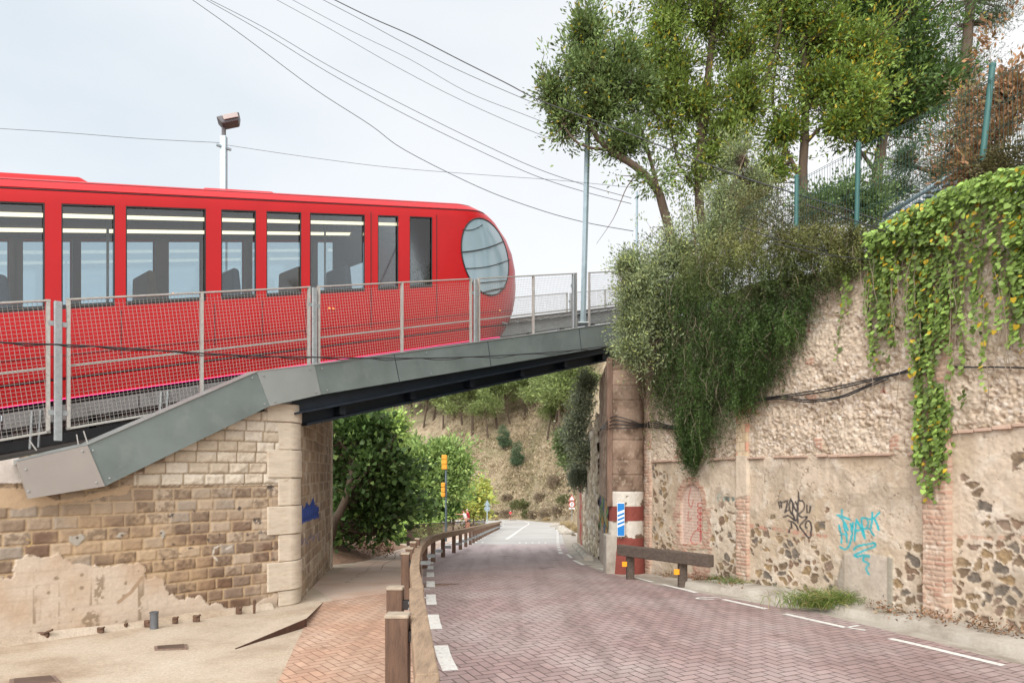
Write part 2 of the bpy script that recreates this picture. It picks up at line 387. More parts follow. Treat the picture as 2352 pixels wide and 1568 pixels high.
def RRf(y): return np.where(np.asarray(y)<96,RE(y),RE(96.)-(np.clip(np.asarray(y)-96,0,40)*.22))
def strip(name,Ys,L,Rr,off,mat,nx=14,parent=None,kind='structure'):
    Ys=np.asarray(Ys,float);l=np.broadcast_to(L(Ys),Ys.shape);r=np.broadcast_to(Rr(Ys),Ys.shape);u=np.linspace(0,1,nx)[None]
    X=l[:,None]+(r-l)[:,None]*u;Y=np.broadcast_to(Ys[:,None],X.shape);Z=zg(Y)+off
    o=npmesh(name,np.stack([X,Y,Z],-1).reshape(-1,3),gridq(*X.shape),mat,parent,smooth=True)
    if kind and parent is None:o['kind']=kind
    return o
YN=np.concatenate([np.arange(1,20,.25),np.arange(20,29.01,.5)])
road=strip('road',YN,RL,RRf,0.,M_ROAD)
asph=strip('asphalt_road',np.arange(29,121,1.),RL,RRf,0.0,M_ASPH)
base=strip('pavement',np.arange(1,30.1,.25),lambda y:np.interp(y,[1,16,18,30],[-14,-9,-5.6,-4.9]),RL,-.006,M_CONC,30)
wl=edgefn([(637,1568),(702,1438),(733,1391),(784,1365)])
WLf=lambda y:np.interp(y,[1,6.5,8.9,10.4,12,30],[-2.4,float(G(637,1568)[0]),float(G(702,1438)[0]),float(G(733,1391)[0])-.1,-3.1,-3.6])
strip('walkway',np.arange(1,13.4,.2),lambda y:np.where(y<10.8,WLf(y),WLf(np.asarray(10.8))+(y-10.8)*.9),RL,.0,M_WALK,20)
strip('footpath',np.arange(10.5,95,.6),lambda y:np.interp(y,[10.5,13,18,28,50,70,95],[-2.6,-3.9,-4.0,-4.0,-3.5,-2.75,-2.4]),RL,-.002,M_PINK,12)
# right hand gutter and raised kerb in front of the wall
strip('gutter',np.arange(3,96,.3),RRf,lambda y:np.where(y<15.3,WX(y)+.3,np.interp(y,[15.3,19,26,50,96],[2.9,3.0,3.2,6.,8.])),-.008,M_GUT,10)
def kerb():
    ys=np.arange(4.,12.7,.1);rows=[]
    for y in ys:
        x0=float(RRf(y))+.30+.05*math.sin(y*3);xw=float(WX(y))+.15
        if xw-x0<.1: x0=xw-.1
        hh=.11+.015*math.sin(y*5.1)+.02*(vn(np.array(y*4.),np.array(.3))-.5)
        rows.append([(x0,y,-.01+zg(y)),(x0+.02,y,zg(y)+hh*.8),(x0+.06,y,zg(y)+hh),(xw,y,zg(y)+hh+.03)])
    P=np.array(rows);return npmesh('kerb',P.reshape(-1,3),gridq(*P.shape[:2])[:,::-1],M_GUT,None,smooth=False)
kerb()['kind']='structure'
# markings
M_WHITE=mk('road_paint',C(240,238,232,.8),.6,var=.06,scale=9,dirt=C(176,150,144),bmp=.1)
mk_=MB()
def polyarc(f,y0,y1,step=.05):
    ys=np.arange(y0,y1,step);P=np.stack([f(ys),ys],1);s=np.concatenate([[0],np.cumsum(np.hypot(*np.diff(P,axis=0).T))]);return P,s
def band(P,w,off=.005):
    P=np.asarray(P,float);d=np.gradient(P,axis=0);d/=np.linalg.norm(d,axis=1)[:,None]+1e-9;n=np.stack([-d[:,1],d[:,0]],1)
    a=P+n*w/2;b=P-n*w/2
    for i in range(len(P)-1):
        q=[(*v,float(zg(v[1]))+off) for v in (b[i],b[i+1],a[i+1],a[i])];mk_.add(q,[(0,1,2,3)])
for k in range(1,len(dash_px)-3):   # short dashes on the left
    c=G(*dash_px[k])[:2];y0=c[1]-.5;y1=c[1]+.5
    yy=np.linspace(y0,y1,6);band(np.stack([LD(yy),yy],1),.16)
yy=np.arange(32.5,95,1.);band(np.stack([LD(yy),yy],1),.14)
for a,b in (((1801,1409),(1943,1441)),((2044,1466),(2305,1528)),((1376,1305),(1421,1314)),((1438,1320),(1501,1337)),((1522,1342),(1600,1361)),((1661,1376),(1760,1398)),((1318,1286),(1340,1297)),((1303,1272),(1313,1281)),((2360,1542),(2560,1592))):
    A0=G(*a)[:2];B0=G(*b)[:2];band(np.linspace(A0,B0,5),.1)
for y in np.arange(22,60,1.7):
    yy=np.linspace(y,y+(1.),4);band(np.stack([RE(yy)-.28,yy],1),.13)
yy=np.arange(60,112,1.5);band(np.stack([RRf(yy)-.3,yy],1),.14)
cl_=[(1163.5,1238),(1180,1226.5),(1197,1214),(1210,1206),(1214.5,1202),(1210,1199),(1195,1197),(1165,1196)]
band(np.array(smooth([G(*p)[:2] for p in cl_],5)),.2)
for x0,x1 in ((-2.3,-.2),(.15,2.1)):
    yb=29.3;ob=[G(1060,1241)[:2],G(1165,1238)[:2]]
band(np.linspace(G(1068,1240)[:2],G(1163,1238)[:2],6),.16)
for (a,b,y) in ((1048,1122,1245),(1192,1266,1246)):      # large worn letters seen edge on
    for k in range(5):
        xa=a+(b-a)*(k+.1)/5;xb=a+(b-a)*(k+.75)/5
        p=[G(xa,y+1.2)[:2],G(xb,y+1.2)[:2]];band(np.linspace(*p,3),.1);p=[G(xa,y-1.2)[:2],G(xb,y-1.2)[:2]];band(np.linspace(*p,3),.1)
        p=[G(xa,y+1.2)[:2],G(xa,y-1.2)[:2]];band(np.linspace(*p,3),.09)
hk=[(1656,1373),(1640,1372),(1604,1372.5),(1606,1375),(1640,1376)];band(np.array(smooth([G(*p)[:2] for p in hk],4)),.05)
band(np.linspace(G(1941,1440)[:2],G(1988,1447)[:2],4),.06);band(np.linspace(G(1943,1441)[:2],G(1972,1436)[:2],4),.05)
for p in ((973,1352),(970,1372)): band(np.linspace(G(p[0],p[1])[:2],G(p[0]+14,p[1])[:2],3),.09)
mo=mk_.obj('lane_marking',M_WHITE);mo['kind']='structure'
def crackline(pts,w=.012):
    mb=MB();P=smooth([G(*p) for p in pts],4);P=[p+np.array([R.uniform(-.02,.02),R.uniform(-.02,.02),.004]) for p in P]
    for a,b in zip(P[:-1],P[1:]):
        d=unit_(b-a);n=np.array([-d[1],d[0],0])*w*R.uniform(.3,.6);mb.add([a-n,b-n,b+n,a+n],[(0,1,2,3)])
    return mb
unit_=lambda v:v/(np.linalg.norm(v)+1e-9)
mcr=mk('crack_fill',C(120,98,82,.5),.95)
for pts in ([(874,1309),(884,1295),(905,1283),(910,1270),(925,1262)],):
    o=crackline(pts,.018).obj('pavement_crack',mcr);o['kind']='structure'
# dirt mound under the fig tree
mx,my=np.meshgrid(np.linspace(-9.5,-3.9,60),np.linspace(15.6,27,80));mh=.42*np.clip((-3.95-mx)/1.2,0,1)*np.clip((my-15.8-.35*(mx+9))/1.5,0,1)*(.7+.6*fbm(mx,my,3))+(fbm(mx*4,my*4,3)-.5)*.06
npmesh('dirt_bank',np.stack([mx,my,zg(my)-.05+mh],-1).reshape(-1,3),gridq(*mx.shape),mk('dry_dirt',C(168,134,110),.95,var=.3,scale=8,bmp=.8,bscale=20,dirt=C(120,90,70)),smooth=True)['kind']='structure'
# old concrete slab with the rusty steel edge
a,b,c,d=G(540,1489),G(702,1439),G(742,1383),G(560,1432)
up=np.array([0,0,1.])
sl_=MB().add([a+up*.006,b+up*.10,c+up*.006,d+up*.006,(a+b)/2+up*.05,(c+d)/2+up*.006],[(0,4,5,3),(4,1,2,5)])
o=sl_.obj('ramp_slab',M_CONC);o['kind']='structure'
b2=G(694,1459)
o=MB().hexa([a-up*.01,b-up*.03,b+np.array([.01,.012,-.03]),a+np.array([.01,.012,-.01])],[a+up*.004,b+up*.108,b+np.array([.01,.012,.108]),a+np.array([.01,.012,.004])]).obj('steel_edge_plate',mk('rusty_steel',C(104,74,62),.7,.3,.3,12,dirt=C(70,48,40)))
tagp(o,'rusty steel plate edging the small concrete ramp beside the orange walkway','steel plate')
# ================= right wall =================
wd=np.array([-.3714,.9285]);wn=np.array([-.9285,-.3714]);WP=np.array([5.95,7.94])
def wl_l(px):
    a=(px-HX)/F;return (WP[0]-a*WP[1])/(.3714+.9285*a)
PLA=np.array(C(222,204,182));PLB=np.array(C(202,182,156));PLW=np.array(C(238,226,210));STB=[np.array(C(*c)) for c in ((164,142,112),(140,120,98),(156,134,116),(174,148,112),(132,122,110),(150,124,102))]
BRK=[np.array(C(*c)) for c in ((200,156,134),(182,136,116),(210,176,154),(196,164,144))];MORT=np.array(C(208,184,162))
def pick(cols,idn):
    c=np.zeros(idn.shape+(3,));k=np.minimum((idn*len(cols)).astype(int),len(cols)-1)
    for i,q in enumerate(cols): c[k==i]=q
    return c
def bricks(u,z,bw=.25,bh=.062,jt=.012,seed=3):
    row=np.floor(z/bh);fz=z/bh-row;off=(row%2)*.5+_tab[(row.astype(int)+seed)&255,5]*.15
    uu=u/bw+off;colm=np.floor(uu);fu=uu-colm
    d=np.minimum(np.minimum(fz,1-fz)*bh,np.minimum(fu,1-fu)*bw)
    idn=_tab[(row.astype(int)*3+seed)&255,(colm.astype(int)*7)&255]
    nz=fbm(u*30,z*30,3)
    m=np.clip((d+(nz-.5)*.012-jt*.5)/.006,0,1)
    return m,idn,d
def stones(u,z,sx=.2,sy=.15,seed=0,thr=.10):
    wx=(fbm(u*6,z*6,4)-.5)*1.1;wy=(fbm(u*6+50,z*6+20,4)-.5)*1.1
    f1,f2,i1,i2=voro(u/sx+wx*.9,z/sy+wy*.9,seed)
    e=f2-f1;m=np.clip((e-thr-i2*.1-np.clip(fbm(u*9+3,z*9,3)-.42,0,1)*.9)/.05,0,1)
    return m,i1,i2,f1
ST_A=[(1722,1202),(1760,1212),(1850,1236),(1898,1262),(1915,1300),(1925,1400),(1722,1400)]
ST_B=[(1662,1140),(1680,1128),(1693,1170),(1693,1400),(1640,1400),(1643,1200),(1636,1170)]
ST_C=[(1496,1062),(1512,1075),(1534,1080),(1536,1130),(1524,1170),(1530,1215),(1545,1245),(1560,1270),(1498,1280),(1502,1180),(1496,1120)]
ST_D=[(2070,1285),(2068,1238),(2085,1226),(2126,1238),(2126,1440),(2050,1440),(2052,1290)]
ST_E=[(2190,1235),(2250,1228),(2300,1240),(2420,1210),(2600,1180),(2600,1600),(2190,1500)]
ST_F=[(2196,1076),(2240,1082),(2292,1078),(2290,1110),(2280,1195),(2230,1205),(2196,1180)]
ST_G=[(2318,1040),(2360,1030),(2420,1050),(2420,1090),(2325,1080)]
ST_H=[(2262,1200),(2300,1180),(2420,1160),(2420,1230),(2270,1240)]
def ell(px,py,cx,cy,rx,ry,w=0): return np.hypot((px-cx)/rx,(py-cy)/ry)
def gcv(x,y): return (1745.6+.15625*x,1133+.15625*y)
ZO=[[(270,120),(290,210)],[(300,115),(320,205)],[(330,130),(400,105),(405,120),(390,200),(365,272),(400,250),(440,235)],
 [(455,80),(430,160),(440,250),(465,300),(485,230),(480,130),(455,80)],[(500,150),(480,260),(490,330),(520,400),(545,370),(550,300)],[(480,140),(520,230),(545,260),(550,180),(525,120)],
 [(565,-20),(568,90)],[(568,90),(560,180),(555,300),(556,425)],[(560,110),(610,105),(650,160),(640,230),(590,285),(555,300)],[(555,300),(610,345),(690,340),(640,410),(585,475),(640,560),(700,640),(735,640),(750,560),(755,480),(735,415),(690,405),(665,450),(670,500),(690,500)],
 [(345,345),(400,325),(450,345),(500,395)],[(420,400),(480,420),(530,470),(560,535)],[(455,440),(462,490),(440,510)],[(425,530),(422,570)],[(690,170),(685,280)],[(740,190),(735,250),(715,280)]]
NY=[[(1200,240),(1215,370),(1250,440),(1290,540)],[(1145,315),(1220,340),(1315,380)],[(1165,320),(1230,400),(1240,500),(1265,600),(1270,715)],[(1165,465),(1190,580),(1240,600)],[(1192,600),(1195,720)],
 [(1330,440),(1345,500),(1350,560)],[(1365,430),(1355,560),(1330,700),(1290,790),(1240,815),(1175,785)],[(1420,380),(1405,520),(1390,690)],[(1420,390),(1480,500),(1540,660)],[(1400,560),(1470,530)],
 [(1500,360),(1490,430),(1520,560),(1535,640)],[(1500,360),(1560,360),(1590,440),(1560,500),(1520,520)],[(1540,520),(1600,510),(1650,580),(1675,610)],[(1560,365),(1640,370),(1690,350),(1750,275)],[(1645,280),(1645,400),(1635,500)],[(1680,370),(1720,450),(1748,530)],
 [(1375,825),(1440,770),(1600,740),(1680,725),(1670,780),(1540,830),(1440,880),(1390,905),(1440,925),(1530,905),(1600,910),(1610,935)],[(1600,915),(1530,940),(1525,985),(1590,1020),(1600,1050),(1570,1080),(1575,1130),(1605,1180)]]
def ledge_y(px): return np.where(px<2160,np.interp(px,[1480,1700,1876,2115],[1060,1052,1046,1042]),np.interp(px,[2190,2352],[993,976]))
def wallfn(u,z,px,py):
    n0=fbm(u*1.3,z*1.3,4);n1=fbm(u*6,z*6,4);n2=fbm(u*22,z*22,4);n3=fbm(u*60+4,z*60,3)
    wpx=px+(n1-.5)*26;wpy=py+(fbm(u*6+31,z*6+7,4)-.5)*26
    # plaster
    col=mixv(mixv(np.broadcast_to(PLA,u.shape+(3,)),PLB,np.clip((n0-.42)*3.5,0,1)),PLW,np.clip((n1-.55)*3,0,.6))
    pit=np.clip((n2-.62)*6,0,1);col=mixv(col,PLB*.8,pit*.6)
    h=(n1-.5)*.026+(n2-.5)*.022-pit*.014
    nA=fbm(u*3.1+70,z*3.1+20,5);ck=np.abs(fbm(u*2.2+9,z*2.2+60,4)-.5);col=mixv(col,np.array(C(176,160,140)),np.clip((nA-.55)*4,0,.55));col=mixv(col,np.array(C(120,100,84)),np.clip(1-ck/.006,0,1)*(nA>.45)*.8);h=h-np.clip(1-ck/.008,0,1)*(nA>.45)*.012
    above=py<ledge_y(px)+(n1-.5)*5
    # rubble above the ledge
    f1,f2,i1,i2=voro(u/.060+(n1-.5)*2.2,z/.040+(n2-.5)*1.6,5)
    rh=np.clip(f2-f1,0,.6)*.030+(i1-.5)*.020+(n2-.5)*.030+(n3-.5)*.012+(n0-.5)*.05-np.clip(n1*n2-.28,0,1)*.34
    rc=pick([np.array(C(*c)) for c in ((226,208,188),(212,192,170),(236,222,206),(196,176,152),(222,202,180))],i1)
    rc=mixv(rc,np.array(C(150,124,98)),np.clip((.16-(f2-f1))*4.5,0,.85)*np.clip((n1-.40)*8,0,1));rc=mixv(rc,PLA,np.clip((n0-.5)*5,0,.7))  # brown crevices: cavity dirt, with some of their shade put into the colour
    h=np.where(above,rh,h);col=np.where(above[...,None],rc,col)
    # exposed stones
    m,i1,i2,f1_=stones(u,z,.17,.13,9)
    zone=np.zeros(u.shape);
    for p,dn in ((ST_A,.74),(ST_B,.75),(ST_C,.7),(ST_D,.8),(ST_E,.82),(ST_F,.6),(ST_G,.8),(ST_H,.7)): zone=np.maximum(zone,inpoly(wpx,wpy,p)*dn)
    zone=np.maximum(zone,.0)
    extra=np.zeros(u.shape)
    for (cx,cy,rx,ry) in ((1884,1213,13,13),(1903,1171,7,9),(1858,1237,5,6),(1818,1236,5,8),(1794,1130,5,4),(1775,1190,4,6),(2336,1055,16,16),(1640,1238,9,8)):
        extra=np.maximum(extra,ell(wpx,wpy,cx,cy,rx,ry)<1)
    sm=np.maximum(m*((i2+.08)<zone)*(zone>0),extra*1.)
    sc=pick(STB,i1)*(.62+.6*n2)[...,None]
    col=mixv(col,sc,sm);h=h-sm*(.012)+sm*(n3-.5)*.012
    edge=(sm>.05)&(sm<.95);col=mixv(col,np.array(C(120,98,80)),edge*.55)
    # red brick course under the plaster, left of the grey patch
    bl=np.abs(py-(1207+(px-1722)*.14)-(n1-.5)*6)<4.5;bl&=(px>1722)&(px<1900);col=np.where((bl&(n2>.42))[...,None],BRK[0],col)
    bl=(np.abs(py-1233-(n1-.5)*8)<5)&(px>2195)&(n2>.45);col=np.where(bl[...,None],BRK[2],col)
    # brick arch niche
    bm,bi,_=bricks(u,z,.2,.062);bc=mixv(np.broadcast_to(MORT,u.shape+(3,)),pick(BRK,bi),bm)
    sur=((ell(px,py,1588,1160,36,66)<1)&(py<1165))|((np.abs(wpx-1590)<46)&(py>=1165)&(py<1262))|((np.abs(wpx-1600)<34)&(py>=1262)&(n1>.47))
    col=np.where((sur&(n1>.36))[...,None],bc,col);h=np.where(sur,h+.004+bm*.006,h)
    inn=((ell(px,py,1588,1158,24,46)<1)&(py<1160))|((np.abs(px-1588)<24)&(py>=1160)&(py<1247))
    ic=mixv(np.broadcast_to(np.array(C(226,206,192)),u.shape+(3,)),np.array(C(214,178,160)),bm*.8);col=np.where(inn[...,None],ic,col);h=np.where(inn,-.05+bm*.006,h)
    red=np.array(C(196,58,50))
    for pts in ([(1582,1120),(1577,1150),(1583,1165),(1588,1148)],[(1604,1170),(1604,1240)],[(1577,1175),(1576,1195),(1584,1190)],[(1581,1240),(1590,1222),(1604,1215),(1606,1240),(1597,1250),(1585,1245),(1581,1240)]):
        col=mixv(col,red,np.clip(1.6-strokedist(px,py,smooth(pts,4)),0,1)*.7)
    for cy in (1160,1172,1186,1200,1214): col=mixv(col,red,np.clip(1.8-np.abs(ell(px,py,1604,cy+.0,6,6)*6-6),0,1)*.7)
    # grey repair
    gp=inpoly(px+(n1-.5)*10,py+(n1-.5)*10,[(1936,1272),(1965,1262),(2042,1280),(2048,1420),(1922,1420),(1926,1330)])
    col=np.where(gp[...,None],np.array(C(205,192,176))*(.85+.3*n1)[...,None],col);h=np.where(gp,(n1-.5)*.012+(n2-.5)*.006+.008,h)
    gp=inpoly(px,py,[(2041,1277),(2052,1280),(2054,1440),(2040,1440)]);col=np.where(gp[...,None],np.array(C(176,168,152)),col);h=np.where(gp,.02,h)
    gs=(px>1905)&(px<1940)&(py>1270)&(px>1940-(py-1270)*.35+(n1-.5)*20);col=np.where(gs[...,None],col*.72,col)
    # terracotta vents and brick bits
    for (cx,cy,w_) in ((1735,943,8),(2030,895,8),(1859,758,5)):
        dy=(py-cy+w_)/(2*w_);tri=(np.abs(px-cx)<(w_*1.1)*np.clip(dy,0,1))&(dy>0)&(dy<1);tin=(np.abs(px-cx)<(w_*.45)*np.clip(dy-.2,0,1))&(dy>.3)&(dy<.88)
        col=np.where(tri[...,None],BRK[1],col);h=np.where(tri,.015,h);col=np.where(tin[...,None],np.array(C(90,60,48)),col);h=np.where(tin,-.04,h)
    for (cx,cy,w_,h_) in ((1861,831,12,8),(1878,1022,9,14),(2056,1022,12,14),(1560,1040,7,10),(1640,1036,8,8),(1865,908,10,6)):
        q=(np.abs(wpx-cx)<w_)&(np.abs(wpy-cy)<h_);col=np.where((q&(bm>.3))[...,None],BRK[0],col);h=np.where(q,.02+bm*.01,h)
    # sprayed tags
    k=np.zeros(u.shape)
    for s_ in ZO: k=np.maximum(k,np.clip((2.6-strokedist(px,py,smooth([gcv(*p) for p in s_],4)))/1.1,0,1))
    col=mixv(col,np.array(C(52,48,54)),k*.93);k=k*0
    for s_ in NY: k=np.maximum(k,np.clip((3.0-strokedist(px,py,smooth([gcv(*p) for p in s_],4)))/1.1,0,1))
    col=mixv(col,np.array(C(22,190,204)),k*.95);k=k*0
    for s_ in ([(1650,1134),(1648,1150)],[(1650,1136),(1658,1134)],[(1649,1142),(1656,1141)],[(1662,1141),(1662,1150)],[(1662,1143),(1667,1141)],[(1671,1141),(1671,1149),(1676,1149),(1676,1141)],[(1683,1140),(1680,1146),(1686,1150)],[(1685,1141),(1680,1150)]):
        k=np.maximum(k,np.clip(1.4-strokedist(px,py,s_),0,1))
    col=mixv(col,np.array(C(140,168,160)),k*.8)
    # darker foot and faint vertical streaks
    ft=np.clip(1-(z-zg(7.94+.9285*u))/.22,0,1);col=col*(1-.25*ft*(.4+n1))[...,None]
    st=fbm(u*9,z*.7+3,3);col=mixv(col,PLB*.75,np.clip((st-.6)*2,0,.18))
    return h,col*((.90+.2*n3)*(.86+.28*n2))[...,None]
M_WALL=attrmat('rendered_rubble_wall',.92,.35,120,var=.06)
rw=thing('retaining_wall',(3.5,12,0),'tall weathered plaster and rubble retaining wall with graffiti along the right kerb','wall')
zbw=lambda u:zg(7.94+.9285*u)-.15
relief('wall_face',WP,wd,wn,(-4.2,8.25),zbw,lambda u:5.25+0*u+.1*np.sin(u*1.7),.0165,wallfn,M_WALL,rw)
# top slab behind the face
mb=MB()
for l0,l1 in ((-4.2,0),(0,4),(4,8.25)):
    q=[];
    for l,bk in ((l0,.02),(l1,.02),(l1,1.2),(l0,1.2)): p=WP+wd*l-wn*bk;q.append((p[0],p[1],5.12))
    mb.add([*q,*[(x,y,4.9) for x,y,_ in q]],[(0,1,2,3),(4,7,6,5),(0,4,5,1),(3,2,6,7)])
mb.obj('wall_core',mk('wall_earth',C(140,120,98),.95,bmp=.4),rw)
def pil(name,pa,pb,z0f,z1,proud,fn,label=None):
    l1,l0=wl_l(pa),wl_l(pb)
    def f(u,z,px,py):
        h,c=fn(u,z,px,py);e=np.minimum(u-l0,l1-u);return np.where(e<.012,-.04,h+proud),c
    o=relief(name,WP,wd,wn,(l0,l1),z0f,z1,.0125,f,M_WALL,rw,smooth=False)
    if label:o['label']=label
    return o
def brickfn(u,z,px,py,ruin=.0):
    m,i,d=bricks(u,z,.26,.066,.014);n1=fbm(u*9,z*9,4);n2=fbm(u*30,z*30,3)
    wear=np.clip((n1-.46)*6,0,1);c=mixv(np.broadcast_to(MORT,u.shape+(3,)),pick(BRK,i),m*(.8-.35*wear));c=mixv(c,PLW,np.clip((n1-.62)*5,0,.7))
    return m*.009-wear*.01+(n2-.5)*.014,c*(.85+.3*n2)[...,None]
def p1fn(u,z,px,py):
    h,c=brickfn(u,z,px,py);n1=fbm(u*7,z*7,3);n2=fbm(u*25,z*25,3)
    mid=(py>1046)&(py<1140+(n1-.5)*20);pl=PLA*(.88+.24*n1)[...,None];c=np.where(mid[...,None],pl,c);h=np.where(mid,.012+(n2-.5)*.008,h)
    up=py<=1046;row=np.floor(z/.17);iu=np.floor((u-4.)/.13+(row%2)*.5);idn=_tab[(row.astype(int)*5)&255,(iu.astype(int)*3+7)&255]
    fz=z/.17-row;fu=(u-4.)/.13+(row%2)*.5-iu;jd=np.minimum(np.minimum(fz,1-fz)*.17,np.minimum(fu,1-fu)*.13)
    bc=pick([np.array(C(*q)) for q in ((226,200,164),(218,164,136),(230,208,176))],idn);bc=mixv(bc,MORT*.8,np.clip((.008-jd)/.005,0,1))
    return np.where(up,(jd>.006)*.008+(n2-.5)*.01,h),np.where(up[...,None],bc,c)*(.88+.24*n2)[...,None]
pil('brick_pilaster',1694,1722,zbw,lambda u:CZ+(HY-928)/F*(7.94+.9285*u),.05,p1fn)
pil('brick_pilaster',2128,2188,zbw,lambda u:5.1+0*u,.10,brickfn)
pil('brick_pilaster',1476,1497,zbw,lambda u:4.6+0*u,.04,brickfn)
# thin projecting brick course
for la,lb,yf in ((wl_l(1505),wl_l(1693),1057),(wl_l(1724),wl_l(2124),1046),(wl_l(2192),-4.2,988)):
    mb=MB();l=lb
    while l<la-.05:
        w_=R.uniform(.18,.27)
        if R.random()<.82:
            pc=WP+wd*(l+w_/2)+wn*(R.uniform(.0,.016));zz=CZ+(HY-ledge_y(np.array(HX+F*pc[0]/pc[1])))/F*pc[1]+R.uniform(-.006,.006)
            mb.box((pc[0],pc[1],float(zz)),(w_-.012,.09,.034+R.uniform(0,.014)),((*wd,0),(*wn,0),(0,0,1)),.005)
        l+=w_
    mb.obj('brick_course',mk('course_brick',C(208,178,158),.9,var=.2,scale=5,bmp=.4),rw)
# cables along the wall
M_CAB=mk('black_cable',(.02,.02,.022),.5,var=.3,scale=20)
def wallpt(px,py,off):
    l=wl_l(px);p=WP+wd*l+wn*off;return np.array([p[0],p[1],CZ+(HY-py)/F*p[1]])
cw=[]
for k,(pts) in enumerate(([(1620,930),(1700,921),(1800,908),(1900,893),(2000,872),(2060,859),(2130,841),(2230,843),(2300,843),(2420,846)],
    [(1620,934),(1700,925),(1790,913),(1900,899),(2010,874),(2060,862),(2130,846)],
    [(1700,923),(1790,911),(1860,918),(1930,912),(1990,890),(2040,868),(2100,852)],[(1705,925),(1800,916),(1870,923),(1945,912),(2000,890),(2050,870)])):
    o=MB().tube([wallpt(x,y,.055+.012*k) for x,y in smooth(pts,5)],.011,6).obj('wall_cable',M_CAB,None,True)
    tagp(o,['upper black cable strung along the rubble wall through the ivy','second black cable beside the straight upper one on the rubble wall','slack black cable sagging below the others on the rubble wall','lowest sagging black cable on the rubble wall'][k],'cable','black cables pinned to the rubble wall')
# ================= stone column and abutment =================
M_STN=attrmat('column_stone',.9,.3,80)
cc=np.array([2.56,15.35]);rad=.39
pr=thing('bridge_abutment',(2.9,17,-.3),'brown stone bridge abutment with a rounded striped column at its corner','bridge support')
zb0=-.35;ztop=CZ+(HY-852)/F*15.2
th=np.arange(-math.pi*1.15,.25,.02);zz=np.arange(zb0,ztop,.018)
Tt,Zz=np.meshgrid(th,zz);pxx=HX+F*(cc[0]+rad*np.cos(Tt))/(cc[1]+rad*np.sin(Tt));pyy=HY-F*(Zz-CZ)/(cc[1]+rad*np.sin(Tt))
arc=Tt*rad;n1=fbm(arc*4,Zz*4,4);n2=fbm(arc*16,Zz*16,4);n3=fbm(arc*50,Zz*50,3)
base_=mixv(np.broadcast_to(np.array(C(176,150,130)),Tt.shape+(3,)),np.array(C(126,102,84)),np.clip((n1-.45)*4,0,1));base_=mixv(base_,np.array(C(190,170,150)),np.clip((n2-.6)*5,0,.8))
jy=[885,918,975,1010,1055,1090,1128];dj=np.min([np.abs(pyy-y-(n1-.5)*3) for y in jy],0)
hh=(n2-.5)*.012+(n3-.5)*.006-np.clip(1-dj/2.2,0,1)*.02
dr=np.floor(np.interp(pyy,[800]+jy+[1330],np.arange(9)));base_*= (.8+.4*_tab[(dr.astype(int)*31)&255,9])[...,None]
base_=mixv(base_,np.array(C(90,72,60)),np.clip(1-dj/1.5,0,1)*.6)
wh=np.array(C(230,222,210));rd=np.array(C(150,78,68));band_=np.where(pyy<1128,0,np.where(pyy<1162,1,np.where(pyy<1196,2,np.where(pyy<1235,1,2))))
pk=n1>.64
for kk,cc_ in ((1,wh),(2,rd)): base_=np.where(((band_==kk)&~(pk&(band_==1)))[...,None],cc_*(.88+.24*n2)[...,None],base_)
flare=np.clip((zb0+.75-Zz)/.6,0,1)*.03
Rr=rad+hh+flare
V=np.stack([cc[0]+Rr*np.cos(Tt),cc[1]+Rr*np.sin(Tt),Zz],-1)
npmesh('round_column',V.reshape(-1,3),gridq(*Tt.shape),M_STN,pr,base_.reshape(-1,3),True)
MB().lathe((cc[0],cc[1],ztop-.01),[(rad*.98,0),(rad*1.04,.03),(rad*1.04,.10),(rad*.6,.16)],24).obj('column_cap',mk('cap_stone',C(150,124,104),.9,bmp=.4,dirt=C(90,70,58)),pr,'a')
# flat inner face going back under the bridge
i0=np.array([2.16,15.30]);i1=np.array([2.46,19.2]);idr=(i1-i0)/np.linalg.norm(i1-i0);inn_=np.array([-idr[1],idr[0]])
def absfn(u,z,px,py):
    n1=fbm(u*2,z*5,4);n2=fbm(u*12,z*20,4);n3=fbm(u*40,z*40,3)
    c=mixv(np.broadcast_to(np.array(C(206,182,160)),u.shape+(3,)),np.array(C(160,132,110)),np.clip((n1-.42)*4,0,1));c=mixv(c,np.array(C(206,188,168)),np.clip((n2-.55)*4,0,.8))
    st=fbm(u*14,z*.6,3);c=mixv(c,np.array(C(110,84,66)),np.clip((st-.5)*3,0,.6))
    low=z<1.35+.1*n1;c=np.where((low&(z<.45))[...,None],np.array(C(186,172,158))*(.85+.3*n2)[...,None],c)
    blob=low&(z>.42)
    f1,f2,a1,a2=voro(u/.55,z/.33,40)
    gc=pick([np.array(C(*q)) for q in ((120,160,90),(196,150,70),(110,98,150),(150,170,110),(200,190,175),(90,120,140))],a1)
    gc=np.where(((f2-f1)<.12)[...,None],np.array(C(60,52,72)),gc);c=np.where((blob&(a2>.25))[...,None],gc*(.85+.3*n2)[...,None],c)
    return (n2-.5)*.03+(n1-.5)*.03,c
relief('inner_face',i0,idr,inn_,(-.02,4.0),lambda u:zg(15.3+u)-.1,lambda u:4.55+0*u,.03,absfn,M_STN,pr)
mb=MB();e0=i0-idr*0;mb.prism([(2.26,15.45,-.4),(3.3,15.5,-.5),(3.6,19.1,-.6),(2.56,19.1,-.6)],(0,0,5.0));mb.obj('core_block',mk('abut_core',C(150,124,104),.95,bmp=.4),pr)
mb=MB();
for k,(dx,w_) in enumerate(((-.03,.12),(.10,.10))): mb.box((2.2+dx,15.2+.1*k,2.9),(w_,.14,3.3),None,.01)
mb2=MB();mb2.box((2.22,15.3,.15),(.28,.5,.95),None,.02);mb2.obj('base_block',M_GUT,pr)
mb.obj('corner_pilaster',mk('brown_render',C(140,114,98),.95,var=.3,scale=4,bmp=.5,dirt=C(106,80,64),stretch=(3,3,.5)),pr)
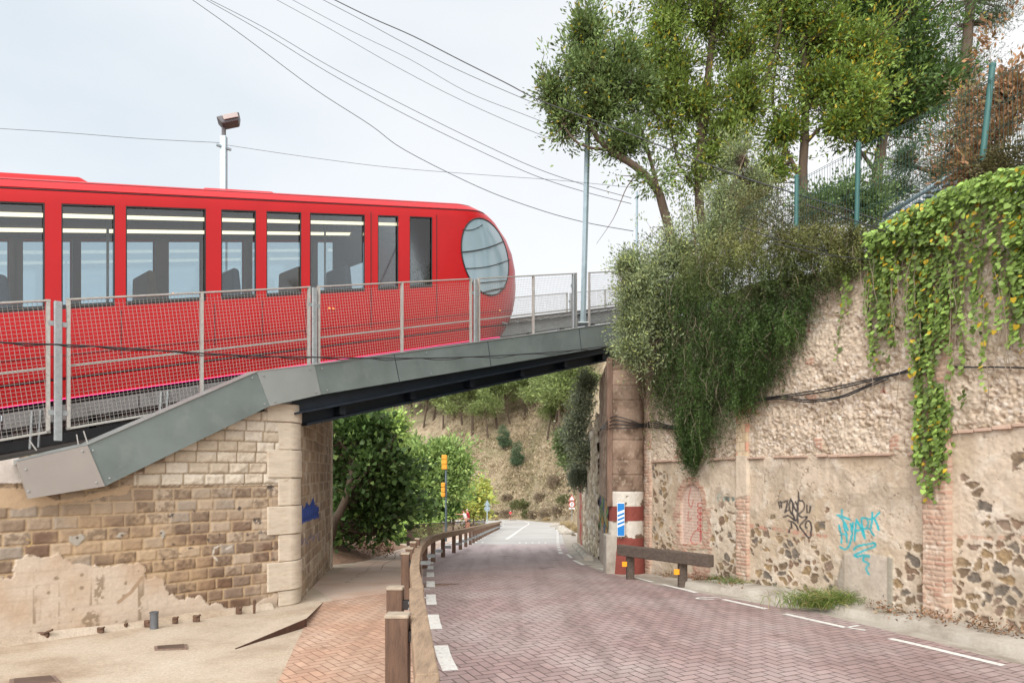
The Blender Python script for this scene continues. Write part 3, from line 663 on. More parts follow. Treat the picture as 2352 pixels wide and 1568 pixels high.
# natural stone wall further under the bridge
j0=np.array([2.47,19.25]);j1=np.array([2.86,27.2]);jd=(j1-j0)/np.linalg.norm(j1-j0);jn=np.array([-jd[1],jd[0]])
def rubfn(u,z,px,py):
    m,i1,i2,_=stones(u,z,.42,.28,60,.07);n1=fbm(u*4,z*4,4);n2=fbm(u*18,z*18,3)
    c=pick([np.array(C(*q)) for q in ((232,218,194),(220,204,178),(240,230,212),(206,190,164))],i1);c=mixv(np.broadcast_to(np.array(C(170,152,128)),u.shape+(3,)),c,m)
    return m*.05*(.4+i2)+(n1-.5)*.08+(n2-.5)*.02,c*(.85+.3*n2)[...,None]
sw=thing('stone_wall',(2.6,23,-.9),'pale natural stone wall standing behind the abutment beyond the bridge','wall')
relief('stone_face',j0,jd,jn,(0,8.0),lambda u:zg(19.2+u)-.2,lambda u:3.6-.02*u+.15*np.sin(u*2.1),.035,rubfn,M_STN,sw)
MB().prism([(2.6,19.3,-.8),(3.4,19.3,-.8),(3.9,27.2,-1.2),(2.98,27.2,-1.2)],(0,0,4.3)).obj('wall_backing',mk('wall_back',C(176,158,134),.95,bmp=.4),sw)
mb=MB();mb.tube([(2.12+.045*(k),18.9+k*1.,float(zg(18.9+k))+.02+.0) for k in range(9)],.14,7);mb.obj('concrete_footing',M_GUT,sw)
bw_=thing('old_wall_end',(2.8,29,-1),'narrow broken wall end splashed with red paint past the stone wall','wall')
k0=np.array([2.86,27.3]);k1=np.array([2.98,31.2]);kd=(k1-k0)/np.linalg.norm(k1-k0);kn=np.array([-kd[1],kd[0]])
def redfn(u,z,px,py):
    n1=fbm(u*4,z*4,4);n2=fbm(u*15,z*15,3);c=np.broadcast_to(np.array(C(170,146,124)),u.shape+(3,))*(.8+.4*n2)[...,None]
    c=np.where(((z<1.5)&(np.abs(u-1.6-.25*np.sin(z*7))<.5)&(n1>.4))[...,None],np.array(C(176,70,66)),c);return (n1-.5)*.06,c
relief('painted_face',k0,kd,kn,(0,3.9),lambda u:zg(27+u)-.2,lambda u:1.9+.1*np.sin(u*3),.04,redfn,M_STN,bw_)
MB().prism([(2.98,27.3,-1.4),(3.6,27.3,-1.4),(3.7,31.1,-1.6),(3.1,31.1,-1.6)],(0,0,3.1)).obj('wall_backing',_M['wall_back'],bw_)

# ================= left masonry pier =================
M_MAS=attrmat('pier_masonry',.92,.35,100,var=.06)
lp=thing('masonry_pier',(-5.5,9,0),'stone block bridge pier with pale quoins and peeling plaster on the left','bridge pier')
NB=[np.array(C(*q)) for q in ((228,214,194),(218,202,180),(236,224,206),(224,210,190))]
OB=[np.array(C(*q)) for q in ((176,154,132),(154,132,112),(194,174,152),(138,116,98),(170,156,142),(132,106,88))]
PPATCH=[(30,1282),(57,1272),(143,1269),(160,1299),(190,1302),(234,1301),(277,1291),(316,1290),(330,1308),(347,1326),(377,1334),(390,1369),(460,1376),(503,1394),(560,1402),(640,1360),(640,1600),(-200,1600),(-200,1320),(20,1330)]
def ashlar(u,z,bh,bw,seed,jt=.010,var=.35):
    z=z+.02*(fbm(u*1.2,z*.8+seed,2)-.5)
    row=np.floor(z/bh);fz=z/bh-row;ri=row.astype(int)
    uu=u/bw+_tab[(ri*3+seed)&255,8]*3;wob=(vn(uu*.9,row*3.7)-.5)*var;uu=uu+wob
    cm=np.floor(uu);fu=uu-cm;d=np.minimum(np.minimum(fz,1-fz)*bh,np.minimum(fu,1-fu)*bw)
    idn=_tab[(ri*13+seed*5)&255,(cm.astype(int)*17+3)&255];id2=_tab[(ri*7+seed*3+90)&255,(cm.astype(int)*5+120)&255]
    return d,idn,id2
def frontfn(u,z,px,py):
    n0=fbm(u*1.5,z*1.5,4);n1=fbm(u*7,z*7,4);n2=fbm(u*22,z*22,4);n3=fbm(u*60,z*60,3)
    new=inpoly(px,py,[(306,1200),(306,1113),(306,1085),(330,1085),(330,1060),(380,1060),(380,700),(700,700),(700,1113),(612,1114),(500,1114),(306,1115)])&(py<1114)
    dn,i1,i2=ashlar(u,z-1.83,.158,.29,2,var=.05)
    hn=np.clip((dn-.005)/.01,0,1)*.02+np.clip(dn/.05,0,1)*(n1-.42)*.06+(n2-.5)*.012
    cn=pick(NB,i1)*(.9+.25*(n2-.3))[...,None];cn=mixv(cn,np.array(C(164,140,112)),np.clip((.009-dn)/.004,0,1))
    do,j1,j2=ashlar(u+.3*(z-.5)*.0,z,.162,.27,7);do=do+(n1-.5)*.016
    ho=np.clip((do-.006)/.02,0,1)*.016+(n1-.5)*.012+(n2-.5)*.014
    colo=pick(OB,j1);colo=mixv(colo,np.array(C(128,96,72)),np.clip((px-330)/120,0,1)*np.clip((1420-py)/20,0,1)*np.clip((py-1295)/25,0,1)*.55)
    colo=mixv(colo,np.array(C(206,176,140)),np.clip((n0-.52)*4,0,.6));colo=mixv(colo,np.array(C(206,178,142)),np.clip((.014-do)/.007,0,1)*.85)
    grey=np.clip((1230-py)/90,0,1)*.35;colo=mixv(colo,np.array(C(190,172,148)),grey)
    colo=mixv(colo,np.array(C(216,196,172)),np.clip((px-540)/90,0,1)*np.clip((n1-.35)*2,0,.5))
    stn=(j2>.55)&(do>.012);colo=mixv(colo,np.array(C(112,92,76)),stn*np.clip((n2-.42)*3,0,.6))
    h=np.where(new,hn,ho);col=np.where(new[...,None],cn,colo)
    # cement smear from the left
    sm=inpoly(px,py+(n1-.5)*14,[(-300,1110),(60,1120),(130,1150),(305,1110),(290,1130),(180,1150),(60,1165),(-300,1190)])
    col=np.where(sm[...,None],np.array(C(206,178,146))*(.9+.2*n1)[...,None],col);h=np.where(sm,.016+(n1-.5)*.01,h)
    top=inpoly(px,py,[(-300,1035),(40,1035),(60,1110),(-300,1112)]);col=np.where(top[...,None],np.array(C(226,216,208))*(.85+.3*n1)[...,None],col);h=np.where(top,.04+(n1-.5)*.02,h)
    # plaster skin
    wpx=px+(n1-.5)*34;wpy=py+(fbm(u*7+30,z*7,4)-.5)*34
    pp=inpoly(wpx,wpy,PPATCH);gh=np.clip((.012-do)/.006,0,1)
    pc=mixv(np.broadcast_to(np.array(C(224,206,186)),u.shape+(3,)),np.array(C(206,176,148)),np.clip((n0-.45)*3.5,0,.8));pc=mixv(pc,pc*.86,gh*.5)
    low=np.clip((py-1385)/40,0,1)*np.clip((px-250)/80,0,1);pc=mixv(pc,np.array(C(206,182,162)),low*.7)
    sp=np.zeros(u.shape)
    f1,f2,a1,a2=voro(u/.13,z/.13,77);sp=np.clip((.20*a1**2+.05-f1)*12,0,1)*(a2>.72)*(px>60)*(px<340)
    sp=np.maximum(sp,np.clip(1-ell(wpx,wpy,232,1350,14,38),0,1)*3*(n2>.46));sp=np.maximum(sp,np.clip(1-ell(wpx,wpy,206,1418,15,26),0,1)*3*(n2>.42));sp=np.maximum(sp,np.clip(1.3-ell(wpx,py,120,1327,5,4),0,1)*3)
    drip=np.clip((fbm(u*28,z*.5,2)-.66)*9,0,1)*(py>1300)*(py<1440)*(px>40)*(px<330)*(n1>.5);sp=np.maximum(sp,drip)
    pc=mixv(pc,np.array(C(146,126,100)),np.clip(sp,0,1)*.75)
    tr=strokedist(px,py,[(270,1382),(300,1358),(325,1325)]);pc=mixv(pc,np.array(C(176,146,116)),np.clip((4.5-tr)/1.5,0,1)*.8)
    col=np.where(pp[...,None],pc,col);h=np.where(pp,.026+(n1-.5)*.008+(n2-.5)*.005,h)
    # holes plugged with cement, paint dabs
    for cx,cy,r_ in ((176,1234,12),(280,1229,10),(369,1223,9)):
        q=ell(wpx,wpy,cx,cy,r_,r_)<1;col=np.where(q[...,None],np.array(C(190,182,170))*(.9+.2*n2)[...,None],col);h=np.where(q,.02,h);q=ell(px,py,cx,cy,3,3)<1;col=np.where(q[...,None],np.array(C(110,90,74)),col)
    blk=np.array(C(62,58,62))
    for cx,cy,rx,ry in ((622,1121,9,8),(590,1197,12,9),(598,1224,5,4),(570,1226,4,4),(393,1185,5,8),(398,1249,5,4),(436,1257,8,3),(476,1238,4,5),(548,1170,6,8),(535,1169,6,3),(568,1203,5,2),(585,1153,4,2),(412,1269,3,4),(442,1222,3,3),(457,1213,2,4),(503,1226,3,5),(627,1284,5,4),(625,1257,4,2),(444,1171,2,6),(374,1287,2,5),(442,1244,2,8)):
        col=mixv(col,blk,np.clip((1-ell(px+(n2-.5)*12,py+(n1-.5)*16,cx,cy,rx,ry))*4,0,1)*(n3>.4)*.85)
    for pts in ([(490,1262),(488,1275),(498,1286)],[(518,1260),(530,1254)],[(505,1252),(492,1258)]): col=mixv(col,wh,np.clip(2.4-strokedist(px,py,pts)-(n2-.5)*2,0,1)*.8)
    col=mixv(col,np.array(C(226,190,110)),np.clip(1.2-strokedist(px,py,smooth([(57,1237),(68,1240),(72,1248),(63,1255)],4)),0,1))
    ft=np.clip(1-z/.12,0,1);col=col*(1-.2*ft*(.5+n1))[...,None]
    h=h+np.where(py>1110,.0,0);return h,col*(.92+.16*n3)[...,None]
P98=T(0,9.8,0)[:2];tcorner=5.5
relief('front_face',P98,U,-A,(-3.,tcorner-.10),lambda u:-.1+0*u,lambda u:1.72+G_*u,.0145,frontfn,M_MAS,lp)
Pi=T(tcorner,9.8,0)[:2];iv=np.array([-.1733,.9849]);ivn=np.array([.9849,.1733])
def innerfn(u,z,px,py):
    n0=fbm(u*1.5,z*1.5,4);n1=fbm(u*7,z*7,4);n2=fbm(u*22,z*22,4)
    do,j1,j2=ashlar(u,z,.2,.32,19);do=do+(n1-.5)*.014
    c=pick([np.array(C(*q)) for q in ((196,178,154),(180,160,136),(208,192,170),(164,144,122),(188,164,136))],j1);c=mixv(c,np.array(C(214,198,176)),np.clip((.016-do)/.008,0,1)*.8)
    stn=np.clip((fbm(u*9,z*2.2,3)-.5)*4,0,1)*(do>.015);c=mixv(c,np.array(C(120,100,84)),stn*.7)
    nz_=((fbm(u*5,z*3,2)-.5)*22)
    p=inpoly(px,py+nz_*.3,[(683,1200),(683,1172),(690,1158),(697,1166),(702,1150),(708,1162),(714,1148),(717,1140),(722,1160),(730,1162),(731,1188),(712,1194),(697,1198),(685,1208)])
    c=np.where(p[...,None],np.array(C(52,84,170))*(.8+.4*n1)[...,None],c)
    k=np.zeros(u.shape)
    for pts in ([(687,1230),(690,1250),(697,1236),(702,1250),(708,1232)],[(712,1225),(716,1243),(722,1226)],[(728,1222),(730,1240)]): k=np.maximum(k,np.clip(2-strokedist(px,py,pts),0,1))
    c=mixv(c,np.array(C(110,112,160)),k*.55)
    h=np.clip((do-.006)/.02,0,1)*.02+(n1-.5)*.02+(n2-.5)*.012
    return h,c*(.88+.24*n2)[...,None]
relief('inner_face',Pi,iv,ivn,(.12,5.68),lambda u:zg(10.7+u)-.1,lambda u:1.72+G_*(tcorner+u*.6),.022,innerfn,M_MAS,lp)
# quoins: alternating long and short blocks with a rounded nose
M_QUO=mk('limestone_quoin',C(230,216,196),.85,var=.10,scale=3,bmp=.35,bscale=70,dirt=C(206,180,148),stretch=(1,1,4))
yq=[(968,925,'cut')];bnd=[925,968,1032,1097,1162,1228,1291,1358,1394]
zb_=[CZ+(HY-y)/F*10.45 for y in bnd]
for k in range(len(bnd)-1):
    z1,z0=zb_[k],zb_[k+1];longb=(k%2==0) if k>0 else True
    if k==1: longb=False
    longb=k in (0,2,4,6);tl=tS(612 if longb else 638,9.8);pr_=.045 if longb else .03
    poly=[T(tl,9.8+.12,0),T(tl,9.8-pr_,0)]
    r_=.16;a0=T(tcorner-.17,9.8-pr_,0)[:2];cin=Pi+iv*.22+ivn*pr_
    ctrl=Pi+ivn*pr_*.9-(-A)*0+(-A)*pr_
    for q in np.linspace(0,1,9): p=(1-q)**2*a0+2*q*(1-q)*ctrl+q*q*cin;poly.append((p[0],p[1],0))
    p=Pi+iv*.22-ivn*.12;poly.append((p[0],p[1],0))
    mb=MB();g=.005;mb.prism([(q[0],q[1],z0+g) for q in poly],(0,0,z1-z0-2*g));o=mb.obj('quoin_block',M_QUO,lp)
    bm=o.modifiers.new('b','BEVEL');bm.width=.012;bm.segments=2;bm.limit_method='ANGLE';bm.angle_limit=.9
# far quoins
for k in range(7):
    z0=-.3+.58*k;lg=k%2==0;p0=Pi+iv*(5.68-(.1 if lg else .0));p1=Pi+iv*5.95
    mb=MB();q=[p0+ivn*.05,p1+ivn*.05,p1-ivn*.2,p0-ivn*.2];mb.prism([(*v,z0+.005) for v in q],(0,0,.57));mb.obj('quoin_block',M_QUO,lp)
# solid body behind the faces
q=[T(-3,9.86,0),T(tcorner-.1,9.86,0)];e=Pi+iv*5.7-ivn*.08;ee=Pi+iv*.1-ivn*.08
body=[q[0],q[1],(*ee,0),(*e,0),T(-3,14.3,0)]
mb=MB();bt=[np.array([p[0],p[1],1.62+G_*(np.dot(p[:2],U))-.1]) for p in body];bb=[np.array([p[0],p[1],-.5]) for p in body];n=len(body)
mb.add(bb+bt,[tuple(range(n-1,-1,-1)),tuple(range(n,2*n))]+[(i,(i+1)%n,n+(i+1)%n,n+i) for i in range(n)])
mb.obj('core_block',mk('core_stone',C(170,148,120),.95,bmp=.4),lp)
# footing step along the base
mb=MB();P=[];ts=np.arange(-3,tcorner-.35,.12)
for t_ in ts:
    w_=.05+.07*vn(np.array(t_*2.),np.array(.5));hh=.04+.05*vn(np.array(t_*1.3),np.array(3.5))
    gz=float(zg(T(t_,9.8,0)[1]));P.append([T(t_,9.8-w_-.1,gz-.05),T(t_,9.8-w_,gz+hh),T(t_,9.85,gz+hh+.03)])
P=np.array(P);npmesh('footing',P.reshape(-1,3),gridq(*P.shape[:2]),M_CONC,lp)
# side buttress of broken brick at the far left
mb=MB();pa=T(tS(30,9.8),9.8,0)
def butfn(u,z,px,py):
    m,i,d=bricks(u,z,.24,.07,.016);n1=fbm(u*6,z*6,4);c=mixv(np.broadcast_to(np.array(C(190,158,126)),u.shape+(3,)),pick(BRK,i)*.8,m*(n1>.5));return (n1-.5)*.08+m*.02,c*(.8+.4*n1)[...,None]
# ================= bridge =================
ZC=lambda t:2.38+G_*t
def TT(t,s,zp): return T(t,s,ZC(t)+zp)
M_ZN=mk('painted_zinc',C(134,146,144,.70),.42,.3,.16,1.4,bmp=.08,bscale=7,dirt=C(150,160,157,.7))
M_ZN2=mk('painted_zinc_pale',C(176,182,180,.62),.45,.3,.06,2.2,bmp=.05,bscale=12)
M_ZN3=mk('painted_zinc_warm_lit',C(190,182,176,.62),.5,.2,.05,2.2,bmp=.05,bscale=12)  # lighter tone of a panel facing another way, put into the colour
M_GIR=mk('dark_blue_steel',C(38,50,64),.45,.2,.2,5)
M_GAL=mk('galvanised_steel',C(178,184,186),.42,.55,.12,14,dirt=C(140,140,136))
M_BLK=mk('black_underframe',(.02,.02,.022),.6,var=.3)
br=thing('railway_bridge',TT(10,11.8,-.8),'grey steel funicular bridge sloping up over the road with dark girders','bridge')
def plate(name,pts,s,thk,mat,parent,lab=None,back=.0):
    tz=[onS(x,y,s) for x,y in pts];mb=MB()
    mb.prism([T(t,s,z) for t,z in tz],(A[0]*thk,A[1]*thk,0));o=mb.obj(name,mat,parent)
    if lab:o['label']=lab
    return o
S0=9.60
plate('fascia_panel',[(38,1060),(65,1145),(241,1116),(201,1022)],S0-.02,.05,M_ZN3,br,'warm grey lowest panel')
plate('fascia_panel',[(201,1022),(241,1116),(620,932),(590,854)],S0,.05,M_ZN,br)
plate('fascia_panel',[(590,854),(620,932),(737,906),(722,838)],S0-.015,.05,M_ZN2,br,'paler kinked panel')
plate('fascia_panel',[(722,838),(737,906),(1470,784),(1470,734)],S0,.05,M_ZN,br)
for x,y in ((60,1078),(66,1128),(190,1036),(222,1108),(214,1034),(252,1098),(580,868),(608,928),(606,862),(632,922),(712,848),(726,900),(740,846),(752,896),(980,810),(990,858),(1180,776),(1190,826)):
    t_,z_=onS(x,y,S0-.025);MB().lathe(T(t_,S0-.02,z_),[(.014,0),(.014,.006),(.009,.010)],6,(-A[0],-A[1],0)).obj('bolt',M_ZN2,br)
for x0,y0,x1,y1 in ((905,812.5,918,879),(1120,782,1128,842),(1330,753,1336,808)):
    t0,z0=onS(x0,y0,S0-.003);t1,z1=onS(x1,y1,S0-.003);MB().bar(T(t0,S0-.002,z0),T(t1,S0-.002,z1),.008,.008).obj('plate_joint',M_GIR,br)
mb=MB()   # top flanges of the panels
for a_,b_ in (((38,1060),(201,1022)),((201,1022),(590,854)),((590,854),(722,838)),((722,838),(1470,734))):
    t0,z0=onS(*a_,S0);t1,z1=onS(*b_,S0);mb.hexa([T(t0,S0+.055,z0-.04),T(t1,S0+.055,z1-.04),T(t1,S0+.26,z1-.02),T(t0,S0+.26,z0-.02)],[T(t0,S0-.02,z0+.006),T(t1,S0-.02,z1+.006),T(t1,S0+.26,z1+.03),T(t0,S0+.26,z0+.03)])
mb.obj('coping_flange',M_ZN2,br)
mb=MB();mb.prism([TT(1,14.15,-.62),TT(26,14.15,-.62),TT(26,14.15,-.12),TT(1,14.15,-.12)],(A[0]*.05,A[1]*.05,0));mb.obj('fascia_panel',M_ZN,br)
mb=MB();mb.hexa([TT(-7,9.87,-.78),TT(26,9.87,-.78),TT(26,14.13,-.78),TT(-7,14.13,-.78)],[TT(-7,9.87,-.62),TT(26,9.87,-.62),TT(26,14.13,-.62),TT(-7,14.13,-.62)])
mb.obj('deck_slab',mk('dark_deck',C(70,66,62),.9,bmp=.3),br)
def ibeam(s,z0,z1,t0,t1,fl=.26,th=.03):
    mb=MB()
    for (sa,sb,a_,b_) in ((s-fl/2,s+fl/2,z0,z0+th),(s-fl/2,s+fl/2,z1-th,z1),(s-.012,s+.012,z0+th,z1-th)):
        mb.hexa([TT(t0,sa,a_),TT(t1,sa,a_),TT(t1,sb,a_),TT(t0,sb,a_)],[TT(t0,sa,b_),TT(t1,sa,b_),TT(t1,sb,b_),TT(t0,sb,b_)])
    return mb
te=onS(665,940,9.9)[0]
ibeam(9.82,-.80,-.42,te,17.5,.22).obj('girder',M_GIR,br)
ibeam(10.15,-1.03,-.785,te+.35,17.5,.34,.04).obj('girder',M_GIR,br)
ibeam(12.,-1.03,-.785,te+.5,17.5,.3,.04).obj('girder',M_GIR,br);ibeam(13.8,-1.03,-.785,te+.5,17.5,.3,.04).obj('girder',M_GIR,br)
mb=MB()
for t_ in np.arange(te+1,17,1.5): MB().bar(TT(t_,9.95,-.9),TT(t_,13.9,-.9),.12,.14).obj('cross_beam',M_GIR,br)
# track
tr=thing('funicular_track',TT(8,12.1,0),'steel funicular rails on raised girders with cross ties','railway track')
for s in (11.55,12.75):
    mb=ibeam(s,.02,.30,-7,24,.14,.02);mb.obj('rail_girder',M_GAL if s<12 else M_GAL,tr)
    mb=MB();mb.hexa([TT(-7,s-.03,.33),TT(24,s-.03,.33),TT(24,s+.03,.33),TT(-7,s+.03,.33)],[TT(-7,s-.03,.43),TT(24,s-.03,.43),TT(24,s+.03,.43),TT(-7,s+.03,.43)]);mb.obj('rail',mk('rail_steel',C(120,116,112),.35,.8,.15,10),tr)
for t_ in np.arange(-6.8,24,.42):
    mb=MB();mb.box(TT(t_,12.15,.315),(.14,1.9,.03),((*U,0),(*A,0),(0,0,1)));mb.obj('cross_tie',M_GAL,tr)
for t_ in np.arange(-6,24,1.35):
    for s in (11.55,12.75): MB().box(TT(t_,s,-.30),(.1,.1,.62),((*U,0),(*A,0),(0,0,1))).obj('trestle_post',M_BLK,tr)
tg=thing('cable_trough',TT(2,10.5,-.3),'grey cable trough boards on short posts under the red carriage','cable trough')
mb=MB();k=-6.
while k<14:
    L_=1.55;mb=MB();mb.hexa([TT(k,10.42,-.30),TT(k+L_,10.42,-.30),TT(k+L_,10.48,-.30),TT(k,10.48,-.30)],[TT(k,10.42,-.10),TT(k+L_,10.42,-.10),TT(k+L_,10.48,-.10),TT(k,10.48,-.10)])
    k+=L_+.02;mb.obj('trough_board',mk('trough_grey',C(158,156,156),.6,.1,.1,3,bmp=.1,dirt=C(120,116,112)),tg)
mb=MB();
for t_ in np.arange(-5.6,14,1.55):
    for d in (0,.09): MB().bar(TT(t_+d,10.40,-.12),TT(t_+d-.02,10.42,-.60),.025).obj('trough_leg',M_GAL,tg)
mb=MB();mb.hexa([TT(-7,10.9,-.60),TT(14,10.9,-.60),TT(14,11.1,-.60),TT(-7,11.1,-.60)],[TT(-7,10.9,-.48),TT(14,10.9,-.48),TT(14,11.1,-.48),TT(-7,11.1,-.48)]);mb.obj('base_rail',M_BLK,tg)
# ================= mesh fences =================
M_WIRE=mk('wire_galvanised',C(196,192,186,.56),.55,.15,.1,30)
def wire(mb,p,q,r):
    p=np.array(p);q=np.array(q);d=q-p;d/=np.linalg.norm(d);x=np.cross(d,[A[0],A[1],0]);x/=np.linalg.norm(x);y=np.array([A[0],A[1],0.])
    V=[p+x*r,p+y*r,p-x*r,p-y*r,q+x*r,q+y*r,q-x*r,q-y*r];mb.add(V,[(0,1,5,4),(1,2,6,5),(2,3,7,6),(3,0,4,7)])
def fence_panel(root,s,t0,t1,z0,z1,stiles,mid,fr=.045,sp=.05,lean=-.13,wr=.0024):
    pn=MB();P=lambda t,z,o=0:TT(t,s+o,z)
    ftop=mk('fence_frame',C(196,194,188,.75),.5,.3,.1,16,dirt=C(150,146,140))
    pn.bar(P(t0,z1-.01),P(t1,z1-.01),.05,.02);pn.bar(P(t0,z0+.015),P(t1,z0+.015),.045,.03)
    for t_ in (t0+fr/2,t1-fr/2): pn.bar(P(t_,z0),P(t_,z1),.04,fr,(A[0],A[1],0))
    o=pn.obj('panel_frame',ftop,root)
    for st in stiles: q=MB();q.bar(P(st,z0),P(st,z1-.02),.04,.05,(A[0],A[1],0));q.obj('stile',ftop,o)
    q=MB();q.bar(P(t0+.03,mid,.03),P(t1-.03,mid,.03),.03,.03);q.obj('mid_rail',ftop,o)
    w_=MB();H=z1-z0
    for k in range(int((t1-t0+abs(lean)*H)/sp)+1):
        a_=t0+k*sp-abs(lean)*0;  # leaning verticals, clipped to the frame
        ta,tb=a_,a_+lean*H;za,zb2=z0,z1
        if ta>t1: zb0_=z0+(ta-t1)/(-lean);za=zb0_;ta=t1
        if tb<t0: zb2=z0+(a_-t0)/(-lean) ;tb=t0
        if zb2-za>.03: wire(w_,P(ta,za),P(tb,zb2),wr)
    for k in range(1,int(H/sp)): wire(w_,P(t0,z0+k*sp,.006),P(t1,z0+k*sp,.006),wr)
    w_.obj('wire_mesh',M_WIRE,o)
    return o
def fence_post(root,s,t,z0,z1,w_=.085,lab=None):
    mb=MB();mb.box(TT(t,s,(z0+z1)/2),(w_,.06,z1-z0),((*U,0),(*A,0),(0,0,1)),.006);o=mb.obj('fence_post',M_GAL,root)
    for zz_ in (z1-.28,z0+.35): MB().box(TT(t,s+.0,zz_),(w_+.12,.012,.06),((*U,0),(*A,0),(0,0,1))).obj('fixing_clip',M_GAL,o)
    return o
SF=9.92;z1f=4.01-2.38-G_*onS(0,693,SF)[0];z0f_=z1f-1.64
nf=thing('mesh_fence',TT(5,SF,z0f_),'galvanised wire mesh fence along the near edge of the bridge before the red carriage','mesh fence')
X=lambda px:tS(px,SF)
fence_panel(nf,SF,X(-620),X(-330),z0f_,z1f,[X(-480)],z0f_+.82)
fence_panel(nf,SF,X(-300),X(115),z0f_,z1f,[X(-110)],z0f_+.80)
fence_panel(nf,SF,X(152),X(712),z0f_,z1f,[X(463)],z0f_+.80)
fence_panel(nf,SF,X(729),X(1083),z0f_,z1f,[X(923)],z0f_+.80)
fence_panel(nf,SF,X(1098),X(1324),z0f_,z1f,[X(1225)],z0f_+.80)
fence_panel(nf,SF,X(1352),X(1640),z0f_,z1f,[X(1480)],z0f_+.80)
for x in (-315,132,720,1090,1316): fence_post(nf,SF-.02,X(x),z0f_-.12,z1f-.03)
mb=MB()
for x,y0,y1,dx in ((205,1135,1030,26),(178,1060,1000,-12),(232,1030,965,-14)):
    pass
for (xa,ya,xb,yb) in ((84,1034,68,1012),(180,1022,176,998),(201,1018,192,990)): 
    ta,za=onS(xa,ya,S0+.12);tb,zb_q=onS(xb,yb,SF-.04);mb.bar(T(ta,S0+.12,za),T(tb,SF-.04,zb_q),.012,.012)
mb.obj('tie_wire',M_WIRE,nf)
SF2=13.85
ff=thing('mesh_fence',TT(15,SF2,0),'farther wire mesh fence on the far side of the bridge, beyond the rails','mesh fence')
X2=lambda px:tS(px,SF2)
for a_,b_ in ((-6,-1.2),(-1.1,3.7),(3.9,8.6),(8.8,13.2)): fence_panel(ff,SF2,a_,b_,z0f_+.05,z1f,[(a_+b_)/2],z0f_+.8,sp=.1)
fence_panel(ff,SF2,13.3,X2(1303),z0f_+.05,z1f,[X2(1195)-.5],z0f_+.8,sp=.05)
fence_panel(ff,SF2,X2(1319),X2(1480),z0f_+.05,z1f,[X2(1390)],z0f_+.8,sp=.05)
fence_post(ff,SF2,X2(1311),z0f_-.1,z1f-.02)
for t_ in (-1.15,3.8,8.7,13.25): fence_post(ff,SF2,t_,z0f_-.1,z1f-.02)
# ================= red carriage =================
S_C=12.15;H0=1.15;T1=10.15;ZT=3.12
def na(zp):     # nose length at a height
    z=np.clip(zp,-.02,ZT);c=1.25;r=np.where(z>c,(z-c)/(ZT+.03-c),(c-z)/1.85);return 2.55*(1-np.abs(r)**2.3)**(1/2.0)
def hz(zp):
    zp=np.asarray(zp,float);r=np.clip((zp-2.78)/(ZT-2.78),0,1);h=H0-(1-np.sqrt(np.clip(1-r**2,0,1)))*.36
    return h-.055*np.clip((.62-zp)/.62,0,1)-.03*np.clip((zp-2.93)/.02,0,1)
def CP(t,s,zp): return TT(t,s,zp)
XC=lambda px:tS(px,S_C-H0)
wpx_=[(-560,-420),(-380,-260),(-220,-90),(-60,103),(141,264),(289,473),(508,588),(612,692),(712,838),(868,915),(941,993)]
wins=[(XC(a_),XC(b_)) for a_,b_ in wpx_];WB,WT=1.24,2.70
tcols=sorted(set([-7.]+[v for w_ in wins for v in w_]+list(np.arange(-6.5,T1,.45))+[T1]))
tcols=[t_ for i,t_ in enumerate(tcols) if i==0 or t_-tcols[i-1]>.012]
NA=44;ang=np.linspace(0,math.pi,NA+1)[1:-1]
zr=[0.,.02,.12,.25,.262,.29,.302,.45,.62,.9,1.14,WB,1.6,2.0,2.35,WT,2.78,2.862,2.87,2.90,2.908,2.98,3.03,3.07,3.10,3.12]
def ring(zp):
    out=[];h=float(hz(zp));a_=float(na(zp));g=.02 if (.255<zp<.297) else (.014 if 2.865<zp<2.904 else 0);h-=g
    for t_ in tcols: out.append((t_,S_C-h))
    for q in ang:
        e=2/2.25;ct,st=math.cos(q),math.sin(q)
        out.append((T1+(a_-g)*abs(st)**e,S_C-h*math.copysign(abs(ct)**e,ct)))
    for t_ in reversed(tcols): out.append((t_,S_C+h))
    return out
mb=MB();rings=[ring(z) for z in zr];nr=len(rings[0])
V=[CP(t_,s_,z) for z,rg in zip(zr,rings) for t_,s_ in rg];Fs=[]
nt_=len(tcols)
def isw(i,z0,z1):
    j=None
    if i<nt_-1: j=(tcols[i]+tcols[i+1])/2
    elif i>=nr-nt_: k=nr-1-i;j=(tcols[k-1]+tcols[k])/2 if k>0 else None
    if j is None or z0<WB-.001 or z1>WT+.001: return False
    return any(a_-.001<j<b_+.001 for a_,b_ in wins)
for r_ in range(len(zr)-1):
    for i in range(nr-1):
        if isw(i,zr[r_],zr[r_+1]): continue
        Fs.append((r_*nr+i,r_*nr+i+1,(r_+1)*nr+i+1,(r_+1)*nr+i))
mb.add(V,Fs)
car=thing('funicular_car',TT(6,S_C,.4),'bright red funicular carriage with large windows and rounded oval windowed nose','train')
M_RED=mk('red_carriage_paint',(.46,.006,.009),.36,0,.06,1.5,coat=.08,spec=.35,bmp=.02,bscale=3)
shell=mb.obj('body_shell',M_RED,car,'a')
